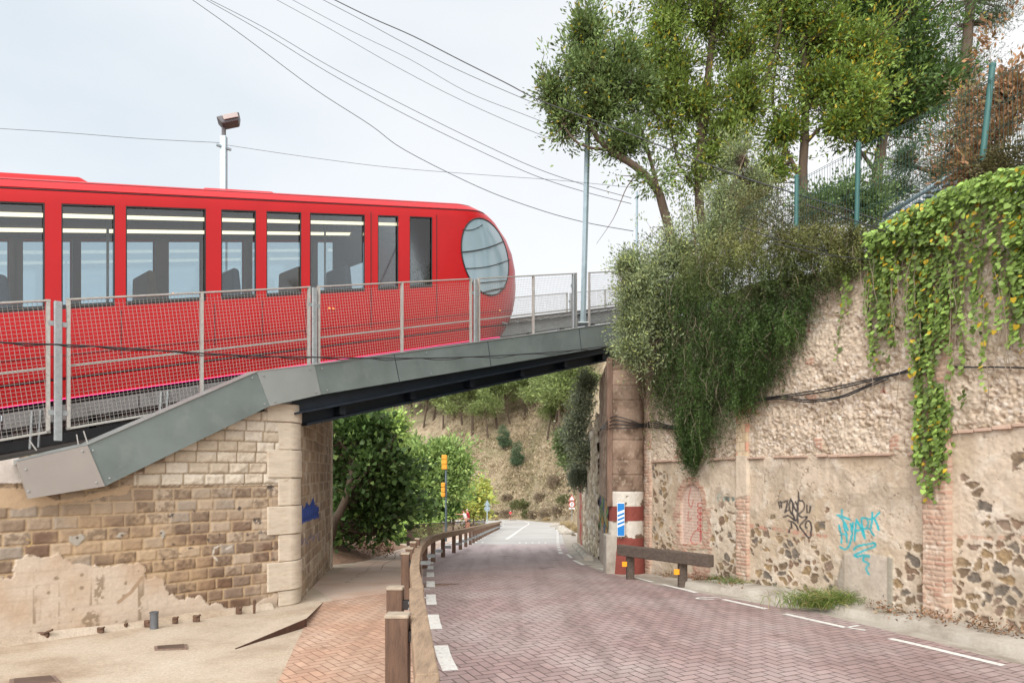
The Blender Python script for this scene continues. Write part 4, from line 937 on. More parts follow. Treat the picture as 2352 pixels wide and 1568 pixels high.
# roof skin
mb=MB();top=[CP(t_,s_,ZT) for t_,s_ in rings[-1]];half=nr//2
rows=[]
for i in range(half+1):
    a_=np.array(top[i]);b_=np.array(top[nr-1-i]);rows.append([a_*(1-u)+b_*u+np.array([0,0,.06*math.sin(math.pi*u)]) for u in np.linspace(0,1,9)])
rows=np.array(rows[:half]);V=rows.reshape(-1,3).tolist();mb.add(V,[tuple(q) for q in gridq(*rows.shape[:2])])
mb.obj('roof',M_RED,shell,True)
for (xa,xb,s_) in ((-560,203,11.75),(447,634,11.9)):
    ta,tb=tS(xa,s_),tS(xb,s_);mb=MB();z0=3.14
    mb.hexa([CP(ta,s_-.25,z0),CP(tb,s_-.25,z0),CP(tb,s_+.9,z0),CP(ta,s_+.9,z0)],[CP(ta+.1,s_-.17,z0+.13),CP(tb-.16,s_-.17,z0+.13),CP(tb-.16,s_+.8,z0+.13),CP(ta+.1,s_+.8,z0+.13)]);o=mb.obj('roof_pod',M_RED,car)
    b=o.modifiers.new('b','BEVEL');b.width=.03;b.segments=2
th_=tS(878,12.0);mb=MB();mb.lathe(CP(th_,12.,3.16),[(.17,0),(.17,.05),(.12,.10),(.03,.13)],16);mb.obj('roof_vent',M_BLK,car,'a')
# window glass + dark gasket
def glassmat(name,tint,refl):
    m=bpy.data.materials.new(name);m.use_nodes=True;nt=m.node_tree;nt.nodes.remove(nt.nodes['Principled BSDF'])
    t_=N(nt,'ShaderNodeBsdfTransparent');t_.inputs[0].default_value=(*tint,1);g_=N(nt,'ShaderNodeBsdfGlossy');g_.inputs['Roughness'].default_value=.04
    fr_=N(nt,'ShaderNodeFresnel');fr_.inputs[0].default_value=1.5;f2=mth(nt,'MULTIPLY_ADD',fr_.outputs[0],1.0,refl);mx=N(nt,'ShaderNodeMixShader')
    nt.links.new(f2,mx.inputs[0]);nt.links.new(t_.outputs[0],mx.inputs[1]);nt.links.new(g_.outputs[0],mx.inputs[2]);nt.links.new(mx.outputs[0],nt.nodes['Material Output'].inputs[0]);return m
M_GL=glassmat('window_glass',(.80,.86,.88),.04)
for (a_,b_) in wins:
    for sd in (-1,1):
        s_=S_C+sd*(H0-.03);mb=MB();mb.hexa([CP(a_-.02,s_,WB-.02),CP(b_+.02,s_,WB-.02),CP(b_+.02,s_+.01,WB-.02),CP(a_-.02,s_+.01,WB-.02)],[CP(a_-.02,s_,WT+.02),CP(b_+.02,s_,WT+.02),CP(b_+.02,s_+.01,WT+.02),CP(a_-.02,s_+.01,WT+.02)])
        wo=mb.obj('window',M_GL,shell)
        mb=MB();s2=S_C+sd*(H0-.012)
        for (p,q) in (((a_,WB+.03),(b_,WB+.03)),((a_,WT-.012),(b_,WT-.012)),((a_+.008,WB+.03),(a_+.008,WT)),((b_-.008,WB+.03),(b_-.008,WT))):
            mb.bar(CP(p[0],s2,p[1]),CP(q[0],s2,q[1]),.02,.06 if p[1]==q[1]==WB+.03 else .016,(0,0,1) if p[0]!=q[0] else (A[0],A[1],0))
        if sd<0: mb.obj('window_gasket',M_BLK,shell)
# interior
M_CEIL=mk('ceiling_panel',C(66,56,48),.95,0,.3,1.2,stretch=(.3,.3,4),dirt=C(40,36,34),spec=.05);
mb=MB();mb.hexa([CP(-7,11.04,2.74),CP(T1+.3,11.04,2.74),CP(T1+.3,13.26,2.74),CP(-7,13.26,2.74)],[CP(-7,11.04,2.77),CP(T1+.3,11.04,2.77),CP(T1+.3,13.26,2.77),CP(-7,13.26,2.77)]);mb.obj('interior_ceiling',M_CEIL,car)
mb=MB();mb.hexa([CP(-7,11.06,.98),CP(T1+.3,11.06,.98),CP(T1+.3,13.24,.98),CP(-7,13.24,.98)],[CP(-7,11.06,1.02),CP(T1+.3,11.06,1.02),CP(T1+.3,13.24,1.02),CP(-7,13.24,1.02)]);mb.obj('floor_pan',M_BLK,car)
m,nt,bs=newmat('warm_light_strip');bs.inputs['Emission Color'].default_value=(1,.80,.52,1);bs.inputs['Emission Strength'].default_value=1.8;M_LIT=m
for s_ in (11.62,12.5):
    mb=MB();mb.hexa([CP(-7,s_-.022,2.67),CP(T1-1.2,s_-.022,2.67),CP(T1-1.2,s_+.022,2.67),CP(-7,s_+.022,2.67)],[CP(-7,s_-.022,2.72),CP(T1-1.2,s_-.022,2.72),CP(T1-1.2,s_+.022,2.72),CP(-7,s_+.022,2.72)]);mb.obj('light_strip',M_LIT,car)
M_SEAT=mk('seat_brown',C(150,122,92),.7,var=.15);M_BL=mk('partition_blue',C(110,130,150),.5,var=.1);M_INT=mk('interior_pillar',C(120,100,84),.6,var=.2)
for (a_,b_) in wins:                       # window posts on the far side get an inner lining
    for t_ in (a_-.07,b_+.07):
        mb=MB();mb.box(CP(t_,13.2,1.9),(.12,.05,1.7),((*U,0),(*A,0),(0,0,1)));mb.obj('inner_pillar',M_INT,car)
for k,t_ in enumerate((.6,2.1,4.15,5.6,6.9,8.0)):
    mb=MB();q=[(t_,1.02),(t_+.62,1.02),(t_+.64,1.42),(t_+.20,1.46),(t_+.14,1.98),(t_+.02,2.02)];mb.prism([CP(x,12.3,z) for x,z in q],(A[0]*.8,A[1]*.8,0));o=mb.obj('seat',M_SEAT if k%2==0 else M_BL,car)
    b=o.modifiers.new('b','BEVEL');b.width=.05;b.segments=3
for t_ in (1.3,3.5,5.2,7.4): mb=MB();mb.tube([CP(t_,12.1,1.02),CP(t_,12.1,2.72)],.02,8);mb.obj('grab_pole',M_GAL,car,True)
# partition towards the nose (dark blue curve seen in the last two windows)
mb=MB();mb.box(CP(T1-.12,12.15,1.85),(.05,2.1,1.7),((*U,0),(*A,0),(0,0,1)));mb.obj('cab_bulkhead',mk('navy_panel',C(60,72,92),.6,var=.1),car)
mb=MB();mb.box(CP(T1-1.9,12.6,2.35),(.04,1.1,.7),((*U,0),(*A,0),(0,0,1)));mb.obj('cab_screen',_M['navy_panel'],car)
# skirt LED
m,nt,bs=newmat('pink_led');bs.inputs['Emission Color'].default_value=(1,.04,.28,1);bs.inputs['Emission Strength'].default_value=.9;bs.inputs['Base Color'].default_value=(.8,.05,.2,1);M_LED=m
mb=MB();rg=ring(0.);ptsL=[CP(t_,s_-.012,.0) for t_,s_ in rg[:nt_+12]];mb.tube(ptsL,.009,5);mb.obj('led_strip',M_LED,car)
mb=MB();mb.hexa([CP(-7,11.16,-.10),CP(T1+.6,11.16,-.10),CP(T1+.6,11.3,-.10),CP(-7,11.3,-.10)],[CP(-7,11.16,0.0),CP(T1+.6,11.16,.0),CP(T1+.6,11.3,.0),CP(-7,11.3,.0)]);mb.obj('underframe',M_BLK,car)
m,nt,bs=newmat('amber_lamp');bs.inputs['Emission Color'].default_value=(1,.45,.1,1);bs.inputs['Emission Strength'].default_value=.5;bs.inputs['Base Color'].default_value=(.8,.3,.05,1)
for px_,py_ in ((398,662+13),(756,708),(765,709),(1151,712)):
    t_,z_=onS(px_,py_,S_C-H0);mb=MB();mb.box(T(t_,S_C-H0-.012+(.05 if px_>1100 else 0),z_),(.045,.02,.03),((*U,0),(*A,0),(0,0,1)),.008);mb.obj('side_lamp',m,car)
# oval nose window, shaped on the shell
bm_=BVHTree.FromPolygons([tuple(v) for v in (np.array([q for q in [CP(t_,s_,z) for z,rg in zip(zr,rings) for t_,s_ in rg]]))],Fs)
def onshell(px,py,out):
    d=Vector(((px-HX)/F,1,(HY-py)/F)).normalized();h=bm_.ray_cast(Vector((0,0,CZ)),d)
    if h[0] is None: return None
    n_=h[1] if h[1].dot(d)<0 else -h[1];return np.array(h[0]+n_*out)
def ellpt(q,r_,cx=1113,cy=590,a_=90,b_=51,tl=math.radians(-14)):
    x=b_*r_*math.cos(q);y=a_*r_*math.sin(q);return cx+x*math.cos(tl)-y*math.sin(tl),cy+x*math.sin(tl)+y*math.cos(tl)
M_NG=mk('opaque_sky_tint_glass',C(150,172,182,.9),.08,0,.05,.6,coat=.5);NQ=48;RRs=[.0001,.2,.4,.6,.8,1.0]  # opaque glass, the reflected sky is put into its pale base colour
Vn=[];ok_=True
for r_ in RRs:
    for k in range(NQ):
        x,y=ellpt(2*math.pi*k/NQ,r_);p=onshell(x,y,.012)
        if p is None:
            for f_ in (.98,.95,.9,.85): 
                x,y=ellpt(2*math.pi*k/NQ,r_*f_);p=onshell(x,y,.012)
                if p is not None:break
        Vn.append(p)
mb=MB();mb.add(Vn,[(i*NQ+k,i*NQ+(k+1)%NQ,(i+1)*NQ+(k+1)%NQ,(i+1)*NQ+k) for i in range(len(RRs)-1) for k in range(NQ)]);ow=mb.obj('nose_window',M_NG,shell,True)
mb=MB();mb.tube(Vn[-NQ:]+[Vn[-NQ]],.016,6,False);mb.obj('window_gasket',M_BLK,ow)
for (a_,b_,r_) in (((1060,528),(1108,516),.007),((1056,580),(1165,551),.013),((1066,617),(1172,596),.009),((1080,652),(1166,644),.012),((1108,672),(1160,660),.02)):
    pts=[]
    for u in np.linspace(.02,.98,14):
        x=a_[0]+(b_[0]-a_[0])*u;y=a_[1]+(b_[1]-a_[1])*u+6*math.sin(math.pi*u)*(1 if a_[1]<640 else 0);p=onshell(x,y,.02)
        if p is not None: pts.append(p)
    if len(pts)>3: mb=MB();mb.tube(pts,r_,5);mb.obj('glazing_bar',M_BLK,ow)
for zq,rq in ((2.885,.009),(.275,.012),(.60,.005),(3.045,.005)):
    rg=ring(zq);mb=MB();mb.tube([CP(t_,s_-.001,zq) for t_,s_ in rg[:nt_+24]],rq,5,False);mb.obj('body_groove',M_BLK,shell)
for x in (128,278,493,602,702,852,1003,-80,-240,-400):
    t_=XC(x);mb=MB();mb.box(CP(t_,S_C-float(hz(.75))-.001,.85),(.008,.01,.66),((*U,0),(*A,0),(0,0,1)));mb.obj('panel_seam',M_BLK,shell)
# door seam lines by the cab
mb=MB()
for x in (852,1003): 
    t_=XC(x);mb.box(CP(t_,S_C-H0-.002,1.7),(.012,.012,2.1),((*U,0),(*A,0),(0,0,1)))
mb.obj('door_seam',M_BLK,car)
# ================= lamp, poles, overhead cables =================
M_POLE=mk('pale_blue_steel',C(176,196,204),.4,.4,.1,6)
def lamp():
    s=14.0;t_,zt_=onS(514,314,s);b=T(t_,s,ZC(t_)-.6);top=T(t_,s,zt_)
    th=thing('floodlight_pole',b,'slim grey pole with a tilted floodlight rising behind the carriage roof','lamp post')
    mb=MB();mb.bar(b,top,.11,.11);mb.obj('pole',M_POLE,th)
    mb=MB();mb.tube([top,top+np.array([0,0,.2])],.045,8);mb.obj('spigot',mk('lamp_grey',C(110,108,112),.5,.3,.1),th)
    ax=np.array([[.80,.30,.34],[-.25,.95,-.1],[-.35,-.0,.93]]);ax=np.array([v/np.linalg.norm(v) for v in ax]);c=top+np.array([.10,0,.32])
    mb=MB();o1=[(-.22,-.13),(.26,-.13),(.26,.13),(-.22,.13)];lo=[c+ax[0]*x*.7+ax[1]*y-ax[2]*.10 for x,y in o1];hi=[c+ax[0]*x+ax[1]*y*1.1+ax[2]*.07 for x,y in o1];mb.hexa(lo,hi)
    h=mb.obj('lamp_head',_M['lamp_grey'],th);bv=h.modifiers.new('b','BEVEL');bv.width=.03;bv.segments=2
    # lens faces the camera side underneath
    mb=MB();mb.box(c+ax[2]*.0-ax[1]*.16+ax[0]*.06,(.3,.02,.10),ax,.004);mb.obj('lens',mk('lamp_lens',C(190,176,172),.2,var=.05),h)
    mb=MB();mb.box(T(t_,s,zt_-.22),(.30,.05,.04),((*U,0),(*A,0),(0,0,1)));mb.obj('clamp',M_POLE,th)
lamp()
def pole(px0,py0,px1,py1,s,w_,label,down=0):
    t0,z0=onS(px0,py0,s);t1,z1=onS(px1,py1,s);b=T(t0,s,z0-down);p=thing('thin_mast',b,label,'mast','thin steel masts beside the track')
    mb=MB();mb.bar(b,T(t1,s,z1),w_,w_*.8);mb.obj('shaft',M_POLE,p);mb=MB();mb.box(b+np.array([0,0,.02]),(w_*2.4,w_*2.4,.03));mb.obj('base_plate',M_GAL,p);return p
p=pole(1339,744,1350,292,9.70,.10,'tall thin pale blue mast fixed to the bridge edge, crossing the fence')
p=pole(1462,640,1463,440,14.6,.07,'short thin mast standing farther back beside the left edge of the bushes',1.5)
cabs=[([(436,-4),(560,84),(717,201),(850,287),(930,345),(1100,430),(1230,479),(1340,510),(1455,531)],30,.016,'lowest overhead cable, sagging from the top left to the thin masts'),
([(466,-4),(600,72),(756,168),(930,263),(1100,346),(1230,404),(1340,440),(1450,468)],31,.014,'second lowest overhead cable, just under its close neighbour'),
([(470,-6),(610,66),(756,152),(930,243),(1100,327),(1230,386),(1340,424),(1450,455)],31.5,.014,'third lowest overhead cable, running just above its close neighbour'),
([(628,-4),(760,68),(900,148),(1050,226),(1200,293),(1300,330),(1420,370)],33,.012,'middle overhead cable alone between two pairs'),
([(664,-4),(800,68),(940,136),(1070,210),(1200,262),(1300,300),(1420,345)],34,.012,'overhead cable second from the thick topmost bundle'),
([(734,-4),(830,46),(930,100),(1050,160),(1200,226),(1290,262),(1450,330)],28,.012,'thin overhead cable running just below the thick topmost bundle'),
([(760,-4),(850,40),(950,84),(1060,140),(1160,190),(1245,233),(1400,290),(1560,352),(1700,405),(1850,452),(2000,500),(2090,540)],25,.012,'thick topmost overhead cable bundle that continues in front of the trees')]
def unproj(pts,Y0,slope=0.): return [at(x,y,Y0+slope*(x-1176)) for x,y in smooth(pts,5)]
for pts,Y0,r_,lb in cabs:
    sl_=-.004
    if Y0==25: Y0=14.5
    o=MB().tube(unproj(pts,Y0,sl_),r_,5).obj('overhead_cable',M_CAB,None,True);tagp(o,lb,'cable','overhead cables crossing the sky')
for pts,Y0,r_,lb in (([(-900,250),(-300,280),(-30,294),(150,305),(330,319),(507,328)],15,.005,'hair thin wire running left from the floodlight pole'),([(518,333),(700,360),(900,385),(1140,404),(1280,414),(1462,432)],15.5,.0045,'hair thin wire running right from the floodlight pole'),
  ([(1780,560),(1900,585),(2020,598),(2120,596),(2180,590)],9.6,.008,'dark thin cable hanging across the top of the rubble wall'),([(1700,520),(1800,553),(1900,576),(2000,596)],10.2,.007,'second thin cable over the shrubs meeting the wall top'),
  ([(1850,470),(2000,520),(2100,556),(2200,590),(2300,612)],9.2,.009,'thin cable dropping into the ivy')):
    o=MB().tube(unproj(pts,Y0),r_,5).obj('thin_wire',M_CAB,None,True);tagp(o,lb,'cable')
bun=[(-900,640),(-400,730),(-60,776),(0,786),(130,791),(250,797),(463,811),(600,818),(720,820),(850,822),(1000,822),(1150,816),(1300,806),(1395,796),(1440,812)]
for k in range(2):
    pts=[T(*( (lambda q:(q[0],9.45+.03*k,q[1]))(onS(x,y+k*3*math.sin(i*1.9)+k*2.5,9.45+.03*k)))) for i,(x,y) in enumerate(smooth(bun,4))]
    o=MB().tube(pts,.011-.003*k,6).obj('slack_cable',M_CAB,None,True);tagp(o,['thick black cable slung across the mesh fence and fascia','thinner black cable twisted beside the thick one on the mesh fence'][k],'cable','cables slung across the bridge fence')
# coil of cable around the column
mb=MB();
for k in range(4):
    y0=960+k*5;pts=[]
    for x,y in smooth([(1378,990-k*2),(1392,970+k*5),(1410,956+k*9),(1440,962+k*7),(1475,974+k*2),(1500,966+k*5),(1530,975+k*3),(1560,980+k*2)],4):
        a_=(x-HX)/F;bY=15.0 if x<1478 else WP[1]+.9285*wl_l(x)-.1
        if 1395<x<1478: bY=cc[1]-math.sqrt(max(.02,(rad+.04)**2-((a_*15.1)-cc[0])**2))-.04
        pts.append(at(x,y,bY-.01*k))
    mb.tube(pts,.012,6)
o=mb.obj('cable_coil',M_CAB,None,True);tagp(o,'loops of black cable wrapped round the stone column','cable coil')
# ================= vegetation =================
NV=np.random.default_rng(5)
M_LEAF=attrmat('leaf_green',.5,0,trans=.28,var=.08,spec=.35,vscale=3)
M_LEAFD=attrmat('leaf_dry',.8,0,trans=.2,var=.08,spec=.2,vscale=3)
M_BARK=mk('grey_bark',C(104,88,74),.95,var=.3,scale=6,bmp=.6,bscale=25,stretch=(1,1,.25))
M_TWIG=mk('pale_twig',C(150,136,116),.9,var=.3)
def unit(v): return v/(np.linalg.norm(v,axis=-1,keepdims=True)+1e-9)
def leaves(name,P,D,L,W,col,mat,parent=None,fold=.25,nrm=None):
    """one diamond leaf per point: P base, D direction, L length, W width, col"""
    n=len(P);D=unit(D);up=nrm if nrm is not None else unit(NV.normal(size=(n,3))+np.array([0,0,.6]))
    S=unit(np.cross(D,up));Nn=np.cross(S,D);L=np.broadcast_to(L,(n,))[:,None];W=np.broadcast_to(W,(n,))[:,None]
    a=P;b=P+D*L*.45+S*W*.5+Nn*W*fold;c=P+D*L;d=P+D*L*.45-S*W*.5+Nn*W*fold
    V=np.stack([a,b,c,d],1).reshape(-1,3);Q=np.arange(n*4).reshape(n,4)
    return npmesh(name,V,Q,mat,parent,np.repeat(col,4,0))
def lcol(n,base,spread=.18,alt=None,palt=0.,grp=None):
    base=np.array(base);v=1+NV.normal(0,spread,(n,1));c=base*np.clip(v,.45,1.8)
    if grp is not None:c=c*grp[:,None]
    if alt is not None:
        m=NV.random(n)<palt;c[m]=np.array(alt)*(1+NV.normal(0,.15,(m.sum(),1)))
    return np.clip(c,0.002,1)
def clumps(blobs,ncl,shell=.45):
    """blobs: (centre, radii, weight) -> clump centres and outward directions"""
    w=np.array([b[2] for b in blobs],float);w/=w.sum();C_=[];D_=[]
    for b,k in zip(blobs,NV.multinomial(ncl,w)):
        d=unit(NV.normal(size=(k,3)));r=NV.random((k,1))**shell if shell>0 else np.clip(np.abs(NV.normal(size=(k,1))*.62),0,1.7)
        if shell<0:      # open crown: gaps and tufts
            P=np.array(b[0])+d*r*np.array(b[1]);nn=.6*vn(P[:,0]*3.3+P[:,1]*1.3+40,P[:,2]*3.3+P[:,1]*1.5+40)+.4*vn(P[:,0]*1.2+P[:,1]*.5+90,P[:,2]*1.2+90);kp=nn>(.5+shell);d=d[kp];r=r[kp]
        C_.append(np.array(b[0])+d*r*np.array(b[1]));D_.append(d*(.4+.6*r))
    return np.concatenate(C_),np.concatenate(D_)
def foliage(name,cl,dr,per,rc,L,W,base,parent,alt=None,palt=0,spread=.15,mat=None,outw=.8,droop=0,gvar=.25,light=None):
    k=len(cl);ci=np.repeat(np.arange(k),per);n=len(ci);off=NV.normal(size=(n,3))*rc
    P=cl[ci]+off;D=unit(unit(dr[ci])*outw+unit(off)*.7+NV.normal(size=(n,3))*.45+np.array([0,0,.25-droop]))
    g=(1+NV.uniform(-gvar,gvar,k))[ci]
    return leaves(name,P,D,L*(1+NV.uniform(-.3,.3,n)),W*(1+NV.uniform(-.25,.25,n)),lcol(n,base,spread,alt,palt,g),mat or M_LEAF,parent)
def pxblob(x,y,rx,ry,Y,dep=None,w=None):
    c=at(x,y,Y);s=Y/F;rx*=s;ry*=s;dep=dep or (rx+ry)/2
    return (c,(rx,dep,ry),w or rx*ry)
def branchpts(paths):
    return np.concatenate([np.array(smooth(p,5)) for p,_ in paths])
def tree(name,loc,label,cat,group,paths,blobs,ncl,per,rc,L,W,base,alt=None,palt=0,twig=True,shell=.45,mat=None,gvar=.45,crown='crown',outw=.8,tr=.009):
    th=thing(name,loc,label,cat,group)
    mb=MB()
    for pts,rr in paths:
        sp=smooth(pts,5);r=np.interp(np.linspace(0,1,len(sp)),np.linspace(0,1,len(rr)),rr)
        j=np.array([R.uniform(-.15,.15) for _ in sp]);sp=[p+np.array([j[i]*r[i],0,j[-i-1]*r[i]]) for i,p in enumerate(sp)];mb.tube(sp,list(r),8)
    cl,dr=clumps(blobs,ncl,shell)
    if twig:
        bp=branchpts(paths)
        for q in range(0,len(cl),2):
            d=np.linalg.norm((bp-cl[q])*[1,1,1.3],axis=1)+NV.uniform(0,.3,len(bp));b=bp[np.argmin(d)];c=cl[q];m=(b*.55+c*.45)+np.array([0,0,-.08*np.linalg.norm(c-b)])+NV.normal(size=3)*.06;m2=(b*.2+c*.8)+NV.normal(size=3)*.04
            ll=np.linalg.norm(c-b)
            if ll<2.6: mb.tube([b,m,m2,c],[tr*(1+ll),tr*.8*(1+ll*.6),tr*.6,tr*.35],4,False)
    mb.obj('trunk',M_BARK,th,True)
    foliage(crown,cl,dr,per,rc,L,W,base,th,alt,palt,gvar=gvar,mat=mat,outw=outw)
    return th
gA=C(122,144,86,.80);gB=C(132,154,74,.82);gD=C(92,118,64,.7);gY=C(206,186,60,.7)
Y_=15.5
tree('laurel_tree',at(1530,560,Y_),'leftmost leaning laurel tree whose crown hangs over the tall thin mast','tree','laurel trees above the wall',
 [([at(1545,560,Y_),at(1515,450,Y_),at(1470,392,Y_),at(1405,347,Y_),at(1362,300,Y_),at(1345,220,Y_),at(1338,90,Y_)],[.11,.10,.085,.075,.06,.04,.02]),
  ([at(1515,450,Y_),at(1480,320,Y_+.2),at(1440,220,Y_),at(1420,130,Y_)],[.05,.04,.03,.015]),([at(1405,347,Y_),at(1330,330,Y_-.2),at(1290,280,Y_-.2)],[.035,.025,.012]),
  ([at(1362,300,Y_),at(1300,230,Y_),at(1250,180,Y_)],[.03,.02,.01]),([at(1470,392,Y_),at(1440,430,Y_-.2),at(1410,500,Y_-.3),at(1370,560,Y_-.3)],[.02,.012,.007,.004])],
 [pxblob(1348,75,48,78,Y_,.7),pxblob(1330,150,72,80,Y_,1.),pxblob(1400,185,75,75,Y_,.9),pxblob(1268,215,48,50,Y_,.6),pxblob(1300,275,55,42,Y_,.6),pxblob(1440,130,42,60,Y_,.6),pxblob(1380,250,70,55,Y_,.7),pxblob(1470,200,40,60,Y_,.6),pxblob(1300,325,30,25,Y_,.3,.1),pxblob(1440,330,60,45,Y_,.4,.3),pxblob(1500,400,50,50,Y_,.4,.3)],
 1700,22,.11,.11,.042,gA,gY,.03,shell=-.13)
Y_=16.5
tree('laurel_tree',at(1620,560,Y_),'middle laurel tree with two dark trunks and sky showing through its lower limbs','tree','laurel trees above the wall',
 [([at(1625,600,Y_),at(1605,440,Y_),at(1612,300,Y_),at(1628,170,Y_),at(1640,40,Y_),at(1655,-120,Y_)],[.13,.11,.10,.085,.06,.03]),
  ([at(1612,300,Y_),at(1580,200,Y_),at(1550,100,Y_),at(1530,0,Y_)],[.05,.04,.03,.015]),([at(1640,600,Y_+.4),at(1652,470,Y_+.4),at(1680,350,Y_+.3),at(1735,230,Y_+.2),at(1780,120,Y_),at(1800,0,Y_)],[.10,.09,.08,.065,.045,.02]),
  ([at(1652,470,Y_+.4),at(1700,380,Y_+.4),at(1722,260,Y_+.2),at(1700,120,Y_)],[.05,.045,.035,.02]),([at(1605,440,Y_),at(1560,380,Y_),at(1540,290,Y_)],[.035,.025,.012])],
 [pxblob(1530,60,55,70,Y_,.8),pxblob(1560,150,60,60,Y_,.8),pxblob(1640,40,110,70,Y_,1.2),pxblob(1560,-50,110,80,Y_,1.2),pxblob(1700,110,70,60,Y_,.9),pxblob(1600,240,70,60,Y_,.8,.4),pxblob(1540,300,60,70,Y_,.7,.45),pxblob(1640,360,80,70,Y_,.8,.4),pxblob(1720,240,70,80,Y_,.8,.5),pxblob(1700,-60,110,80,Y_,1.1),pxblob(1590,400,70,50,Y_,.6,.35),pxblob(1500,150,50,70,Y_,.7),pxblob(1700,190,60,60,Y_,.8),pxblob(1680,300,60,60,Y_,.7,.4),pxblob(1530,220,60,60,Y_,.7,.7)],
 2900,20,.12,.11,.042,gB,gY,.06,shell=-.10)
Y_=17.
tree('laurel_tree',at(1850,560,Y_),'bright laurel tree with yellowing leaves standing behind the green fence posts','tree','laurel trees above the wall',
 [([at(1850,600,Y_),at(1843,420,Y_),at(1850,260,Y_),at(1845,100,Y_),at(1850,-100,Y_)],[.13,.12,.10,.08,.04]),([at(1850,260,Y_),at(1900,180,Y_),at(1960,120,Y_)],[.06,.04,.02]),
  ([at(1843,420,Y_),at(1800,330,Y_),at(1775,230,Y_),at(1790,100,Y_)],[.06,.05,.04,.02]),([at(1850,330,Y_),at(1900,280,Y_-.4),at(1980,240,Y_-.6)],[.05,.035,.02])],
 [pxblob(1800,40,90,80,Y_,1.2),pxblob(1880,90,90,80,Y_,1.2),pxblob(1850,-50,150,90,Y_,1.3),pxblob(1830,180,80,60,Y_,.9),pxblob(1920,200,85,55,Y_-.4,1.),pxblob(1985,235,70,48,Y_-.7,.8),pxblob(1930,285,60,35,Y_-.5,.7),pxblob(1800,300,60,50,Y_,.6,.35),pxblob(1980,120,80,70,Y_,1.),pxblob(1770,390,40,50,Y_,.5,.2)],
 2800,21,.125,.115,.046,C(134,160,74,.80),gY,.10,shell=-.1)
Y_=18.5
tree('laurel_tree',at(2050,520,Y_),'dense dark green laurel tree with a rounded crown right of the bright one','tree','laurel trees above the wall',
 [([at(2010,560,Y_),at(2015,400,Y_),at(2040,250,Y_),at(2060,80,Y_)],[.15,.14,.12,.05]),([at(2015,400,Y_),at(1960,330,Y_),at(1900,300,Y_)],[.06,.04,.02])],
 [pxblob(2060,40,110,90,Y_,1.4),pxblob(2100,140,90,90,Y_,1.3),pxblob(2030,190,100,85,Y_,1.3),pxblob(2080,250,85,65,Y_,1.1),pxblob(2100,-60,120,80,Y_,1.4),pxblob(2150,200,45,60,Y_,.7),pxblob(2000,290,70,45,Y_,.8),pxblob(1960,30,60,80,Y_,.9)],
 2000,22,.12,.15,.05,C(96,126,64,.70),gY,.02,shell=-.16)
Y_=24.
tree('cedar_tree',at(2230,420,Y_),'tall dark cedar behind the other trees at the top right corner','tree',None,
 [([at(2215,520,Y_),at(2210,300,Y_),at(2230,0,Y_),at(2240,-200,Y_)],[.25,.22,.15,.08]),([at(2210,420,Y_),at(2120,390,Y_),at(1990,350,Y_)],[.09,.06,.03]),([at(2210,440,Y_),at(2100,440,Y_),at(1950,410,Y_)],[.08,.05,.03]),([at(2210,470,Y_),at(2120,490,Y_),at(2000,470,Y_)],[.08,.05,.03])],
 [pxblob(2190,60,80,70,Y_,1.5),pxblob(2290,40,70,70,Y_,1.4),pxblob(2200,180,90,60,Y_,1.5),pxblob(2150,290,90,60,Y_,1.4),pxblob(2080,370,100,50,Y_,1.4),pxblob(2170,400,90,60,Y_,1.4),pxblob(2060,440,100,40,Y_,1.2),pxblob(2280,-60,110,60,Y_,1.5),pxblob(2300,250,70,90,Y_,1.2),pxblob(2180,480,90,40,Y_,1.2)],
 2000,40,.18,.12,.022,C(100,120,84,.66),None,0,shell=-.04,gvar=.4,tr=.012)
# shrubs on the wall top
Y_=14.3
o1=tree('olive_shrub',at(1540,760,Y_),'grey green bushy shrub spilling over the wall end onto the bridge','shrub',None,
 [([at(1590,700,14.8),at(1560,600,Y_),at(1520,520,Y_)],[.05,.035,.015]),([at(1590,700,14.8),at(1640,560,Y_),at(1680,440,Y_),at(1710,360,Y_)],[.05,.04,.025,.01]),([at(1580,720,14.8),at(1500,680,Y_-.2),at(1430,650,Y_-.3)],[.04,.03,.012]),([at(1580,740,14.8),at(1500,790,Y_-.3),at(1440,800,Y_-.4)],[.035,.025,.01]),([at(1600,700,14.6),at(1600,600,14.),at(1590,500,14.)],[.04,.03,.012])],
 [pxblob(1455,680,50,80,Y_-.2,.6),pxblob(1450,800,45,45,Y_-.4,.5),pxblob(1540,800,60,50,Y_-.4,.5),pxblob(1480,640,65,75,Y_,.8),pxblob(1560,590,85,80,Y_,.9),pxblob(1640,540,85,75,Y_,.9),pxblob(1450,740,48,60,Y_-.2,.6),pxblob(1520,720,80,80,Y_,.8),pxblob(1600,660,90,80,Y_-.2,.8),pxblob(1700,500,65,60,Y_+.2,.8),pxblob(1440,610,35,30,Y_,.4,.2),pxblob(1470,810,42,38,Y_-.3,.4),pxblob(1730,430,45,60,Y_+.4,.5,.3),pxblob(1690,370,35,60,Y_+.4,.4,.25),pxblob(1660,460,50,50,Y_+.3,.5,.3)],
 3600,24,.075,.07,.024,C(154,168,124,.74),C(204,214,134,.85),.12,gvar=.5,tr=.003,shell=-.2)
def inpoly1(x,y,p): return bool(inpoly(np.array([x]),np.array([y]),p)[0])
ROS=[(1500,760),(1560,640),(1680,540),(1780,490),(1880,490),(2000,510),(2030,560),(1960,600),(1900,660),(1850,770),(1800,860),(1720,930),(1640,985),(1590,990),(1545,900),(1520,840)]
